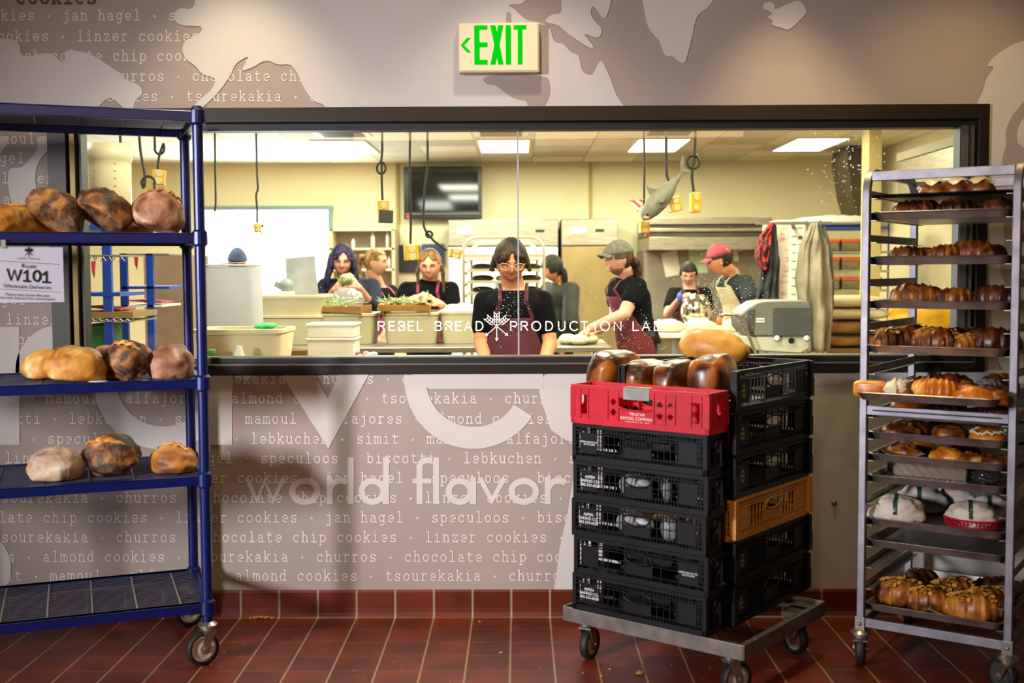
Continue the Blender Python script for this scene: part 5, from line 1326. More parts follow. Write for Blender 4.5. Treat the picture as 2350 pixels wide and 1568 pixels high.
p = at(795, 712, 8.05); zb2 = at(795, 716.5, 7.88).z+.009
def bagfn(p_, d): return p_*(1+.12*noise.noise(d*3+Vector((2, 0, 0)))+.07*noise.noise(d*8)) if d.z > -.6 else Vector((p_.x, p_.y, -.064))
o = MB().ball((0, 0, .066), (.115, .09, .085), 40, 26, fn=bagfn).build('herb_bag', glass_mat('produce_bag', '#f2f2ee', .22, .12, .28, '#eeeeea'), smooth=True); o.location = (p.x, 8.1, zb2); tag(o, 'clear plastic bag of herbs under the purple-haired woman\'s hands', 'bag')
p = at(1055, 712, 8.1)
o = MB().ball((0, 0, .0), (.13, .12, .07), 30, 18, fn=lambda q, d: q*(1+.25*noise.noise(d*3))).build('folded_cloth', m_white, smooth=True); o.location = (p.x, 8.1, ztop(716, 7.9)-.02); tag(o, 'crumpled white cloth in the tub left of the front woman', 'cloth')
# counter things by the window
def mk(o, loc, label, cat, group=None): o.location = loc; return tag(o, label, cat, group)
tub(458, 588, 607, 6.0, ZC1+.001, .17, 'tall upright white bin standing behind the cream tub', M('bin_white', '#c9cbd2', .45, col2='#c2c4cb', scale=4), taper=1.02, rim=.01, group='containers on the window counter', name='white_bin')
a, b = at(530, 603, 6.05), at(545, 590, 6.05)
o = MB().box((0, 0, .0015), (.19, .15, .003)).build('bin_lid', M('lid_cream', '#e2dcc0', .5)); mk(o, (at(525, 600, 6.08).x, 6.085, ztop(607, 6.0)+.011), 'flat cream lid lying on the tall white bin', 'lid'); o.rotation_euler = (0, R(-4), R(6))
o = MB().ball((0, 0, 0), (.05, .09, .018), 20, 10, fn=lambda q, d: q*(1+.3*noise.noise(d*2))).build('green_cloth', M('cloth_green', '#2fae55', .7), smooth=True); mk(o, (at(608, 757, 5.58).x, 5.6, ztop(757, 5.4)+.012), 'green cloth on the rim of the wide cream tub', 'cloth')
for i, (y0, y1) in enumerate(((743, 775), (776, 808))):
    Y = 5.9; a, b = at(702, y1, Y), at(817, y0, Y); w = b.x-a.x
    t = thing('takeout_box', ((a.x+b.x)/2, Y, ZC1+.001 if i else ZC1+.001+(at(700, 776, Y).z-ZC1)), ('upper' if i == 0 else 'lower')+' white foam box of the pair by the window', 'box', 0, 'white boxes by the window')
    h = (at(700, 743, Y).z-at(700, 776, Y).z) if i == 0 else at(700, 776, Y).z-ZC1-.001
    MB().span((-w/2+.008, 0, 0), (w/2-.008, .2, h-.012)).build('box_base', m_white, t, bevel=.006)
    MB().span((-w/2, -.006, h-.014), (w/2, .206, h-.001)).build('lid', m_white, t, bevel=.004)
o = MB().lathe([(.045, 0), (.043, .004), (.012, .05), (.012, .052)], 20).build('funnel', m_white, smooth=True); mk(o, (at(548, 800, 5.3).x, 5.31, ZC1+.001), 'small white funnel upside down beside the wide tub', 'funnel'); o.scale = (1, 1, 2.1)
o = MB().lathe([(.018, 0), (.018, .03), (.015, .034)], 16).build('green_stopper', M('cap_green', '#5a8a2c', .5), smooth=True); mk(o, (at(484, 810, 5.3).x, 5.32, ZC1+.06), 'small green cap at the window edge', 'cap')
o2 = MB().span((-.05, -.03, 0), (.05, .03, .06)).build('small_carton', m_card); mk(o2, (at(484, 810, 5.3).x, 5.325, ZC1), 'low brown carton under the green cap', 'carton')
t = thing('tape_dispenser', (at(643, 805, 6.0).x, 6.0, ZC1), 'dark blue tape dispenser with pink band on the counter', 'tape dispenser')
m_navy = M('navy_plastic', '#1c2038', .4)
MB().span((-.045, -.03, 0), (.045, .03, .05)).build('dispenser_base', M('pink_band', '#c06a8c', .6), t, bevel=.003); MB().span((-.04, -.03, .05), (.042, .03, .085)).build('dispenser_block', m_navy, t, bevel=.004)
MB().bar((-.055, -.035, .01), (.0, -.035, .075), .02, .015).build('blade_arm', m_navy, t)
o = MB().box((0, 0, .004), (.24, .16, .008)).build('papers', m_pap); mk(o, (at(760, 810, 5.75).x, 5.7, ZC1+.0015), 'loose white papers in front of the foam boxes', 'papers')
o = MB().box((0, 0, .02), (.1, .06, .04)).build('small_carton', m_card); mk(o, (at(682, 808, 6.05).x, 6.05, ZC1), 'open brown carton beside the tape dispenser', 'carton')
rs = random.Random(8); t = MB()
for _ in range(16): t.ball((rs.uniform(-.05, .05), rs.uniform(-.03, .03), .012+rs.uniform(0, .02)), (.016, .012, .01), 8, 6)
mk(t.build('wrappers', M('wrapper_red', '#c04860', .5, col2='#e9e4e0', scale=20)), (at(836, 806, 5.9).x, 5.95, ZC1), 'small red and white wrappers right of the foam boxes', 'wrappers')
# leaning board and slicer on the tubs
zt = ztop(678, 7.85)+.001
t = thing('cutting_board', (at(690, 676, 8.05).x, 8.1, zt), 'grey-white marbled board standing upright on the tubs', 'board')
sheet_p = [(-.10, 0), (.115, 0), (.095, .275), (-.11, .26)]
MB().prism(sheet_p, (0, 0, 0), (1, 0, 0), (0, 0, 1), .02).build('board', M('marble_grey', '#b9b8b8', .5, col2='#a09f9f', scale=9), t)
t = thing('slicer', (at(655, 676, 7.95).x, 7.98, zt), 'small grey kitchen machine on the tubs left of the board', 'machine')
MB().span((-.06, -.05, 0), (.05, .05, .03)).build('machine_base', m_white, t, bevel=.006); MB().ball((0, 0, .07), (.05, .04, .05), 20, 12).build('motor', M('grey_machine', '#8b968f', .4), t, smooth=True); MB().bar((-.03, 0, .06), (-.075, 0, .085), .04).build('arm', M('grey_machine', '#8b968f', .4), t)
# dough on the worktable and table
m_dough = M('dough', '#f0e6bf', .6, col2='#e9dcae', scale=6)
def dough(px, ybot, Y, r, z, label, group):
    o = MB().ball((0, 0, r[2]*.75), r, 24, 14, fn=lambda q, d: Vector((q.x, q.y, max(q.z, -r[2]*.75)))*(1+.06*noise.noise(d*2+Vector((px, 0, 0))))).build('dough_piece', m_dough, smooth=True)
    mk(o, (at(px, ybot, Y).x, Y, z+.002), label, 'dough', group)
for px, Y, lb in ((1303, 7.85, 'leftmost dough ball on the steel worktable'), (1330, 7.78, 'dough ball second from the left on the steel worktable'), (1352, 7.88, 'dough ball under the flat-capped man\'s hands')): dough(px, 788, Y, (.065, .065, .04), ZT2, lb, 'dough on the worktable')
for px, Y, w, lb in ((1535, 9.15, .13, 'leftmost dough mound on the white table'), (1607, 9.12, .14, 'dough mound in front of the white cup'), (1682, 9.15, .14, 'dough mound at the right beside the mixer guard')): dough(px, 758, Y, (w, .12, .055), ZT3, lb, 'dough on the white table')
t = thing('mixing_bowl', (at(1595, 700, 9.55).x, 9.5, ZT3+.001), 'large shiny steel bowl standing on edge on the white table', 'bowl')
m_mirror = M('polished_steel', '#cfcabb', .12, 1.0)
MB().ball((0, 0, .148), (.125, .12, .147), 36, 24).build('bowl_shell', m_mirror, t, smooth=True)
MB().tube([(.1*cos(q)+.03, .06, .148+.14*sin(q)) for q in [2*pi*k/30 for k in range(30)]], .006, 8, closed=True).build('bowl_rim', m_mirror, t, smooth=True)
o = MB().lathe([(.03, 0), (.042, .1), (.044, .104), (.04, .1), (.028, .004)], 20).build('paper_cup', m_white, smooth=True); mk(o, (at(1600, 735, 9.3).x, 9.33, ZT3+.001), 'white cup before the shiny steel bowl', 'cup')
o = MB().lathe([(.05, 0), (.07, .04), (.085, .085), (.08, .085), (.045, .006)], 24).build('small_bowl', m_steel, smooth=True); mk(o, (at(1530, 735, 9.5).x, 9.5, ZT3+.001), 'small steel bowl left of the shiny big one', 'bowl')
t = thing('squeeze_bottle', (at(1652, 770, 8.96).x, 8.98, ZT3+.001), 'orange and white squeeze bottle on the white table', 'bottle')
MB().lathe([(.022, 0), (.024, .05), (.022, .06)], 16).build('bottle_body', m_white, t, smooth=True); MB().lathe([(.023, .06), (.024, .1), (.012, .125), (.004, .13)], 16).build('bottle_top', M('orange_plastic', '#e8760c', .4), t, smooth=True)
a, b = at(1568, 805, 9.0), at(1602, 768, 9.0)
o = MB().lathe([(.13, 0), (.15, .6), (.14, .6), (.12, .01)], 24).build('flour_bin', m_white, smooth=True); mk(o, (at(1585, 790, 9.3).x, 9.3, .271), 'round white bin under the dough table', 'bin')
# ---- planetary mixer by the window
Ym = 6.8
p = at(1785, 805, Ym); mx_ = thing('planetary_mixer', (p.x, Ym, 0), 'grey planetary mixer with guard bar at the window', 'mixer')
m_mg = M('mixer_grey', '#7d796e', .45, .1, col2='#736f62', scale=4); m_md = M('mixer_panel', '#4d4c47', .45); m_mc = M('mixer_cream', '#c9c2a8', .45)
def px_prism(pts, Y, d, name, mat, parent, bevel=.006):
    L = parent.location; return MB().prism([(at(x, y, Y).x-L.x, at(x, y, Y).z-L.z) for x, y in pts], (0, Y-L.y, 0), (1, 0, 0), (0, 0, 1), -d).build(name, mat, parent, bevel=bevel)
px_prism([(1700, 722), (1716, 708), (1738, 694), (1760, 690), (1845, 690), (1856, 696), (1863, 706), (1863, 772), (1718, 772), (1702, 752)], Ym, .34, 'motor_head', m_mg, mx_, .012)
px_prism([(1774, 706), (1861, 706), (1861, 772), (1774, 772)], Ym-.006, .02, 'side_panel', m_md, mx_, .004)
px_prism([(1716, 712), (1732, 708), (1730, 765), (1718, 765)], Ym-.008, .02, 'control_panel', m_md, mx_, .004)
lt = px_prism([(1735, 730), (1755, 730), (1755, 741), (1735, 741)], Ym-.004, .02, 'name_badge', M('badge', '#d9d3bd', .5), mx_, .001)
text_mesh('HOBART', .0125, m_black, 'badge_lettering', lt, (at(1745, 735.5, Ym).x-p.x, -.0046, at(1745, 735.5, Ym).z), (1, 0, 0), (0, 0, 1))
px_prism([(1704, 772), (1860, 772), (1858, 800), (1838, 812), (1740, 806), (1706, 790)], Ym+.01, .32, 'lower_housing', m_mc, mx_, .01)
px_prism([(1760, 806), (1850, 806), (1850, 860), (1760, 860)], Ym+.05, .24, 'column', m_mc, mx_, .01)
L = mx_.location
MB().span((-.2, .02, 0), (.28, .36, .06)).build('foot', m_mc, mx_, bevel=.01); MB().span((.0, .06, .05), (.16, .29, at(1800, 858, Ym).z+.02)).build('pedestal', m_mc, mx_, bevel=.01)
MB().tube([tuple(at(x, y, Ym-.05)-L) for x, y in ((1651, 724), (1664, 722), (1690, 723), (1702, 732), (1718, 770), (1733, 808), (1738, 822))], .009, 10).build('guard_bar', m_steel, mx_, smooth=True)
MB().lathe([(.018, -.012), (.016, -.016)], 16, (at(1815, 782, Ym).x-L.x, .0, at(1815, 782, Ym).z), 'y').build('port', m_black, mx_)
for x in (1782, 1850): MB().lathe([(.02, -.015), (.008, -.02)], 14, (at(x, 777, Ym).x-L.x, .0, at(x, 777, Ym).z), 'y').build('knob', m_white, mx_, smooth=True)
MB().lathe([(.15, .46), (.16, .72), (.165, .725), (.155, .72), (.14, .47)], 28, (at(1712, 800, Ym).x-L.x, .12, 0)).build('bowl', m_steel, mx_, smooth=True)
MB().bar((at(1712, 800, Ym).x-L.x+.14, .12, .55), (.02, .12, .55), .05, .04).build('bowl_arm', m_mc, mx_)
# ---- tall white locker with coats
Yl = 8.4; xl_, xr_ = at(1781, 700, Yl).x, at(1850, 700, Yl).x; zl_ = at(1800, 505, Yl).z
lk = thing('tall_locker', ((xl_+xr_)/2, Yl, 0), 'tall white locker with pink scribbles and taped notes behind the mixer', 'cabinet')
w = (xr_-xl_)/2
MB().span((-w, 0, .02), (w, .5, zl_)).build('locker_body', M('locker_white', '#e3d6be', .6, col2='#e6c9b8', scale=5), lk, bevel=.01)
MB().span((-w+.02, .02, 0), (w-.02, .48, .02)).build('plinth', m_steel_d, lk)
MB().span((-.02, -.004, zl_-.62), (.09, .0, zl_-.02)).build('notes_strip', m_pap, lk)
nl = MB()
for k in range(9): nl.span((.0, -.006, zl_-.06-.06*k), (.03, -.0035, zl_-.055-.06*k)); nl.span((.045, -.006, zl_-.06-.06*k-(.02 if k % 2 else 0)), (.075, -.0035, zl_-.055-.06*k))
nl.build('note_marks', M('note_ink', '#6a5a4a', .7), lk)
sc = MB(); rs = random.Random(4)
for k in range(14):
    x, z = rs.uniform(-.09, -.02), rs.uniform(1.15, zl_-.1); ribbon(sc, [(x+.03*sin(q*1.3)*rs.uniform(.3, 1), z+.006*q*rs.uniform(-1, 1)) for q in range(6)], .003, lambda a_, b_: Vector((a_, -.002, b_)))
sc.build('pink_scribbles', M('pink_marker', '#e08a96', .7), lk, fix=False)
def drape(name, pts_l, pts_r, Y, depth, mat, label, cat, seed, folds=5, parent=None, amp=.02):
    """hanging cloth: rows from left to right edge at successive heights, wavy in depth, closed behind"""
    n = len(pts_l); NU = 36
    L0 = at(*[(pts_l[0][k]+pts_r[0][k])/2 for k in (0, 1)], Y)
    mb = MB()
    def fr_(u, v):
        f = v*(n-1); i = min(int(f), n-2); q = f-i
        a = [pts_l[i][k]*(1-q)+pts_l[i+1][k]*q for k in (0, 1)]; b = [pts_r[i][k]*(1-q)+pts_r[i+1][k]*q for k in (0, 1)]
        p_ = at(a[0]*(1-u)+b[0]*u, a[1]*(1-u)+b[1]*u, Y)-L0
        p_.y += -depth*sin(pi*u)*(.35+.65*v) + amp*(.3+v)*sin(u*folds*2*pi+seed+v*2)+amp*1.6*noise.noise(Vector((u*4, v*5, seed)))+amp*.7*noise.noise(Vector((u*9+v*3, v*4, seed+5)))
        return p_
    mb.grid(fr_, NU, 30)
    o = mb.build(name, mat, parent, smooth=True, solid=.012); o.location = L0; return tag(o, label, cat) if cat else o
m_coat = M('coat_taupe', '#9a8f74', .85, col2='#877c63', scale=12, bump=.3)
drape('hanging_coat', [(1862, 512), (1836, 560), (1828, 640), (1834, 720), (1848, 806)], [(1874, 512), (1900, 560), (1906, 640), (1910, 720), (1898, 806)], 8.29, .1, m_coat, 'taupe coat hanging at the right of the tall white locker', 'coat', 1.3, 2.3, amp=.03)
drape('hanging_coat', [(1884, 516), (1890, 580), (1896, 660), (1893, 720)], [(1892, 516), (1908, 580), (1912, 660), (1908, 720)], 8.33, .03, M('coat_grey', '#6e6a60', .85), 'dark grey coat peeking from behind the taupe one', 'coat', 3.1, 2)
drape('hanging_apron', [(1862, 516), (1850, 690), (1842, 740), (1836, 812)], [(1874, 516), (1893, 690), (1897, 740), (1900, 812)], 8.3, .02, M('apron_linen', '#ddcfa8', .85), 'pale linen apron hanging below the taupe coat', 'apron', .4, 3)
drape('hanging_coat', [(1764, 516), (1752, 600), (1740, 660), (1730, 700)], [(1780, 516), (1788, 600), (1786, 660), (1786, 700)], 8.3, .07, M('coat_black', '#20211f', .8, col2='#35383a', scale=8), 'black jacket hanging at the left of the tall white locker', 'coat', 2.2, 3)
def plaid():
    m = M('red_plaid', '#a01c1c', .8); nt = m.node_tree; b = nt.nodes['Principled BSDF']
    tc = nt.nodes.new('ShaderNodeTexCoord'); ck = nt.nodes.new('ShaderNodeTexChecker'); ck.inputs['Scale'].default_value = 26; ck.inputs[1].default_value = lin('#b01f1c'); ck.inputs[2].default_value = lin('#2a2420')
    nt.links.new(tc.outputs['Object'], ck.inputs['Vector']); nt.links.new(ck.outputs[0], b.inputs['Base Color']); return m
drape('plaid_shirt', [(1766, 515), (1742, 545), (1733, 590), (1745, 618)], [(1776, 512), (1772, 545), (1768, 590), (1756, 620)], 8.27, .06, plaid(), 'red and black plaid shirt hanging beside the black jacket', 'shirt', .9, 3)
MB().bar((at(1735, 513, 8.3).x-lk.location.x, -.1, at(1735, 513, 8.3).z), (at(1908, 513, 8.3).x-lk.location.x, -.1, at(1735, 513, 8.3).z), .02).bar((0, -.1, at(1735, 513, 8.3).z), (0, .01, at(1735, 513, 8.3).z), .02).build('coat_rail', m_steel, lk)
hk = MB()
tag(MB().tube([(0, 0, 0), (0, -.03, 0), (0, -.045, .02)], .006, 8).build('coat_hook', m_steel), 'steel coat hook on the tall white locker', 'hook'); bpy.data.objects['coat_hook'].location = (xr_-.01, Yl-.001, zl_-.03)
# ---- blue shelving with orange-topped bins, sacks, yellow bag
Ys = 11.2; p = at(1960, 700, Ys)
sv = thing('stock_shelving', (p.x, Ys, 0), 'blue stock shelving behind the coats, left of the corner column', 'shelving unit'); L = sv.location
for x in (1878, 2036): kbox('post', m_bluek, x, 505, x+6, 820, Ys, .04, parent=sv, z0=0); kbox('post', m_bluek, x, 508, x+6, 820, Ys+.5, .04, parent=sv, z0=0)
for y in (520, 576, 620, 664, 720): kbox('shelf_board', m_bluek if y == 520 else m_steel, 1872, y, 2042, y+6, Ys-.01, .56, parent=sv)
for i, (y0, yb) in enumerate(((548, 576), (590, 620), (636, 664))):
    for j, x in enumerate((1888, 1935, 1985)):
        kb = thing('storage_bin', (at(x+20, yb, Ys).x, Ys+.03, at(x, yb, Ys).z+.001), 'clear storage bin with orange lid on the stock shelving, shelf %s, place %s' % (ORD[i], ORD[j]), 'storage bin', 0, 'orange lidded storage bins')
        hh = at(x, y0, Ys).z-at(x, yb, Ys).z
        MB().span((-.085, 0, 0), (.085, .35, hh*.72)).build('bin_body', M('bin_dark', '#5d5139', .5, col2='#8a7a58', scale=14), kb, bevel=.005); MB().span((-.09, -.005, hh*.72), (.09, .355, hh*.98)).build('lid', M('orange_lid', '#d8571c', .5), kb, bevel=.004)
o = MB().ball((0, 0, .05), (.5, .25, .06), 30, 12, fn=lambda q, d: Vector((q.x*(1+.1*noise.noise(d*3)), q.y, max(q.z, -.05)*(1+.4*noise.noise(d*4))))).build('cloth_roll', m_white, smooth=True); mk(o, (at(1940, 520, Ys).x, Ys+.25, at(1900, 519.5, Ys).z+.001), 'long white cloth bundle along the top blue shelf', 'cloth')
def sack(px0, px1, y0, y1, Y, mat, label, seed, zb=None):
    a, b = at(px0, y1, Y), at(px1, y0, Y); w, h = (b.x-a.x)/2, (b.z-a.z)
    o = MB().ball((0, 0, h/2), (w, .3, h/2), 36, 20, fn=lambda q, d: Vector((math.copysign(abs(d.x)**.5, d.x)*w, math.copysign(abs(d.y)**.6, d.y)*.3, math.copysign(abs(d.z)**.7, d.z)*h/2*.98))*(1+.05*noise.noise(d*4+Vector((seed, 0, 0))))).build('flour_sack', mat, smooth=True)
    mk(o, ((a.x+b.x)/2, Y+.3, (a.z if zb is None else zb)+.002), label, 'sack', 'sacks right of the coats')
m_kraft = M('kraft_paper', '#a97a3a', .8, col2='#7d5a34', scale=6, bump=.3); m_sackw = M('sack_white', '#d9caa2', .8, col2='#cbb98c', scale=6, bump=.3)
Yk = 8.9; zs = at(1900, 812, Yk).z
kbox('sack_pallet', M('pallet_wood', '#94703e', .8), 1880, 800, 2120, 815, Yk, .7, 'wooden stand under the flour sacks', 'stand', z0=0)
zz = at(1900, 800, Yk).z
sack(1885, 2062, 770, 800, Yk, m_kraft, 'lowest brown kraft sack of the pile by the column', 1)
sack(1890, 2062, 737, 770, Yk, m_kraft, 'brown kraft sack in the middle of the pile by the column', 2)
sack(1890, 2055, 708, 737, Yk, m_sackw, 'white flour sack on top of the kraft sacks', 3)
sack(1895, 2050, 680, 708, Yk, m_sackw, 'topmost white flour sack of the pile', 4)
o = MB().ball((0, 0, .14), (.28, .15, .15), 36, 24, fn=lambda q, d: Vector((q.x, q.y, max(q.z, -.14)))*(1+.2*noise.noise(d*2.5)+.1*noise.noise(d*6))).build('yellow_bag', M('bag_yellow', '#d8a318', .45, col2='#c58c12', scale=10, bump=.3), smooth=True)
mk(o, (at(2145, 760, 8.15).x, 8.25, at(2145, 775, 8.0).z+.002), 'crumpled bright yellow bag seen through the pan rack', 'bag')
kbox('side_counter', m_cream, 2075, 775, 2200, 830, 8.0, .6, 'pale side counter under the yellow bag', 'counter', z0=0)
# ---- things at the far left, behind the blue rack
Y6 = 6.5
p = at(235, 700, Y6); ws = thing('wire_shelving', (p.x, Y6, 0), 'kitchen wire shelving with blue posts seen through the blue rack', 'shelving unit')
for x in (130, 246): 
    for dy in (0, .4): kbox('post', m_bluek, x-6, 515, x+6, 820, Y6+dy, .03, parent=ws, z0=0)
for y0, y1, m in ((516, 528, m_bluek), (585, 589, m_steel), (672, 681, m_bluek), (716, 730, M('shelf_wood', '#8f6f3a', .6)), (736, 740, m_steel)):
    kbox('shelf_board', m, 118, y0, 305 if y0 > 700 else 275, y1, Y6-.005, .44, parent=ws)
tr = MB(); L = ws.location
for k in range(7):
    q0, q1 = at(195+k*14, 590, Y6)-L, at(202+k*14, 600, Y6)-L; q2 = at(209+k*14, 590, Y6)-L; tr.tube([q0, q1, q2], .003, 6)
    q0, q1 = at(195+k*16, 732, Y6)-L, at(203+k*16, 737, Y6)-L; q2 = at(211+k*16, 732, Y6)-L; tr.tube([q0, q1, q2], .003, 6)
tr.build('wire_truss', m_steel, ws)
a, b = at(186, 516, 6.6), at(284, 326, 6.6); r = (b.x-a.x)/2
t = thing('measuring_tub', ((a.x+b.x)/2, 6.62+.1, at(200, 516, Y6).z+.001), 'translucent round measuring tub with red scale on the kitchen shelf', 'tub')
h = b.z-t.location.z
MB().lathe([(r*.9, 0), (r*.95, h*.7), (r*.95, h*.8), (r, h*.81), (r, h), (r*.97, h), (r*.93, h*.8), (r*.88, .01)], 36).build('tub_wall', M('tub_translucent', '#ddcfa0', .4, col2='#e3d7ae', scale=4, sub=0), t, smooth=True)
mk_ = MB()
for k in range(7):
    for ang, ww in ((-60, .05), (-115, .03)):
        z = h*(.2+.09*k); 
        for q in range(4):
            a0 = R(ang)+q*ww*.5; mk_.add([(r*.965*cos(a0)*1.0, r*.965*sin(a0), z), (r*.965*cos(a0+ww*.45), r*.965*sin(a0+ww*.45), z), (r*.965*cos(a0+ww*.45), r*.965*sin(a0+ww*.45), z+.006), (r*.965*cos(a0), r*.965*sin(a0), z+.006)], [(0, 1, 2, 3)])
mk_.build('scale_marks', M('scale_red', '#b07a5c', .6), t)
for i, (x0, x1, lb, Yc) in enumerate(((192, 272, 'red clipboard lying on the wire shelf', Y6+.05),)):
    q = at((x0+x1)/2, 715.5, Yc); w = (at(x1, 712, Yc).x-at(x0, 712, Yc).x)
    o = MB().box((0, 0, .006), (w, .28, .008)).build('clipboard', M('clip_red', '#b03a34', .5)); mk(o, (q.x, Yc+.16, at(200, 716, Y6).z+.012), lb, 'clipboard'); o.rotation_euler = (0, R(5), 0)
kbox('green_bin', M('bin_green', '#2f7d28', .5, col2='#3a8c33', scale=6), 192, 745, 240, 822, Y6+.06, .3, 'green bin at the bottom of the wire shelving', 'bin', z0=0, bevel=.01)
kbox('steel_cabinet', M('taupe_steel', '#a58a70', .4, .4, col2='#93775c', scale=3), 335, 585, 428, 830, 8.6, .6, 'tall taupe steel cabinet behind the blue rack post', 'cabinet', z0=0)
for i, (px, y0, y1, Y, lb) in enumerate(((216, 600, 640, 6.497, 'red-handled knife hanging from the left of the wire shelf'), (314, 590, 620, 7.2, 'red-handled knife hanging nearer the cabinet'))):
    a, b = at(px, y1, Y), at(px, y0, Y); t = thing('hanging_knife', (a.x, Y, a.z), lb, 'knife', 0, 'hanging red-handled knives'); h = b.z-a.z
    MB().prism([(-.012, h), (.012, h), (.006, h*.3), (-.006, h*.3)], (0, 0, 0), (1, 0, 0), (0, 0, 1), .012).build('handle', M('handle_red', '#c8343e', .4), t); MB().prism([(-.005, h*.3), (.005, h*.3), (0, 0)], (0, .003, 0), (1, 0, 0), (0, 0, 1), .005).build('blade', m_steel_d, t)
    MB().tube([(0, .006, h), (0, .006, h+.04 if i == 0 else h+.02)], .003, 6).build('hook', m_steel, t)
rt_ = thing('reflected_shelf', (at(345, 700, 7.2).x, 7.2, 0), 'modelled reflection of the blue-posted shelf and clipboard, by the taupe cabinet', 'shelving unit'); L = rt_.location  # the wire shelving's reflection in a steel panel, modelled as solid parts
for x in (285, 345): kbox('post', m_bluek, x-5, 582, x+5, 830, 7.2, .03, parent=rt_, z0=0)
kbox('shelf_board', m_bluek, 280, 657, 388, 664, 7.2, .4, parent=rt_); kbox('shelf_board', m_white, 280, 700, 372, 705, 7.2, .4, parent=rt_); kbox('shelf_board', m_steel, 280, 582, 388, 586, 7.2, .4, parent=rt_)
q = at(330, 699, 7.22); o = MB().box((0, 0, .008), (.2, .26, .01)).build('clipboard', M('clip_red2', '#c0404a', .5)); mk(o, (q.x, 7.38, at(330, 700, 7.2).z+.012), 'red clipboard of the reflected shelf by the taupe cabinet', 'clipboard'); o.rotation_euler = (0, R(4), 0)
# ---- cords and outlet boxes hanging from the kitchen ceiling
def cord(pts, Y, r, label, box=None, boxes=(), group='cords hanging from the kitchen ceiling', dy=0):
    top = at(pts[0][0], pts[0][1], Y); t = thing('hanging_outlet', (top.x, Y, 2.74), label, 'outlet cord', 0, group); L = t.location
    P_ = [Vector((top.x, Y, 2.738))]+[at(x, y, Y+(dd if len(q) > 2 else 0)) for q in pts for x, y, dd in [(q[0], q[1], q[2] if len(q) > 2 else 0)]]
    # smooth the run
    S_ = []
    for i in range(len(P_)-1):
        p0, p1, p2, p3 = P_[max(0, i-1)], P_[i], P_[i+1], P_[min(len(P_)-1, i+2)]
        for k in range(6):
            u = k/6; S_.append(.5*((2*p1)+(p2-p0)*u+(2*p0-5*p1+4*p2-p3)*u*u+(3*p1-p0-3*p2+p3)*u**3))
    S_.append(P_[-1])
    MB().tube([tuple(q-L) for q in S_], r*1.35, 8).build('cable', m_cord, t, smooth=True)
    for nm, m, px0, py0, px1, py1, d, rot in boxes:
        a, b = at(px0, py1, Y), at(px1, py0, Y); c = (a+b)/2-L
        o = MB().box((0, 0, 0), (b.x-a.x, d, b.z-a.z)).build(nm, m, t, bevel=.006); o.location = c; o.rotation_euler = (0, R(rot), R(15))
        if nm == 'outlet_box':
            e = MB()
            for zz in (-.25, .25): e.lathe([((b.x-a.x)*.28, -d/2-.002), ((b.x-a.x)*.26, -d/2-.004)], 14, (0, 0, (b.z-a.z)*zz), 'y')
            e.build('sockets', M('socket_cream', '#d9c68a', .5), o)
    return t
loop = lambda cx, cy, rx, ry, a0, a1, n=10: [(cx+rx*cos(R(a0+(a1-a0)*i/n)), cy-ry*sin(R(a0+(a1-a0)*i/n)), .012*i/n) for i in range(n+1)]
cord([(276, 318), (284, 400), (288, 440)]+loop(290, 420, 4, 14, 200, -120, 6)+[(287, 460)], 6.9, .006, 'looped cord hanging just right of the measuring tub')
cord([(320, 318), (332, 400), (330, 430)]+loop(340, 420, 15, 15, 180, -20, 8)+[(356, 450)], 6.9, .006, 'cord with an open loop hanging above the upright brown loaf')
cord([(355, 318)]+loop(366, 340, 11, 14, 160, 400, 8)+[(365, 360), (362, 388)], 7.0, .0055, 'looped cord with yellow box left of the blue posts', boxes=(('outlet_box', m_yel, 350, 390, 379, 424, .06, 5),))
cord([(493, 300), (494, 400), (495, 460), (493, 486)], 7.4, .005, 'plain cord ending above the bright loading door')
cord([(588, 305), (590, 400), (592, 432), (588, 448), (590, 480), (590, 512)], 7.6, .005, 'thin cord with small yellow box before the bright door', boxes=(('outlet_box', M('yellow_faded', '#dcbc50', .5), 583, 513, 600, 533, .045, -4), ('plug', m_white, 597, 528, 605, 538, .03, 0), ('plug', m_black, 600, 516, 605, 522, .03, 0)))
cord([(877, 300), (877, 350), (874, 372)]+loop(875, 386, 10, 13, 100, 440, 10)+[(876, 405), (877, 440), (878, 462)], 7.2, .0055, 'knotted cord with yellow box and black adapter', boxes=(('outlet_box', m_yel, 867, 460, 892, 508, .05, 0), ('adapter', M('adapter_dark', '#39362a', .5), 869, 482, 901, 512, .06, 2)))
cord([(941, 300), (940, 400), (943, 480), (942, 560)], 7.2, .0055, 'straight cord with yellow outlet box beside the braided woman', boxes=(('outlet_box', m_yel, 928, 562, 960, 598, .06, -3),))
cord([(981, 300), (981, 380), (974, 440), (972, 510), (978, 532)]+loop(985, 538, 7, 7, 150, 500, 8)+[(995, 552), (1008, 562), (1025, 575)], 7.2, .0055, 'slack looped cord pulled sideways to a yellow box', boxes=(('outlet_box', M('yellow_deep', '#d79a0a', .5), 1031, 572, 1058, 592, .06, 12),))
cord([(1478, 300), (1479, 380), (1478, 460), (1478, 508)], 7.2, .005, 'cord passing behind the toy shark\'s head to a yellow box', boxes=(('outlet_box', m_yel, 1467, 507, 1489, 536, .05, 2), ('plug', M('plug_red', '#d8452a', .5), 1480, 530, 1490, 544, .03, 0)), dy=0)
cord([(1529, 300), (1529, 370), (1531, 405), (1537, 420), (1534, 440), (1540, 452)], 7.05, .0065, 'cord wrapped round the toy shark with a tilted yellow box', boxes=(('outlet_box', m_yel, 1533, 452, 1562, 486, .06, -14),))
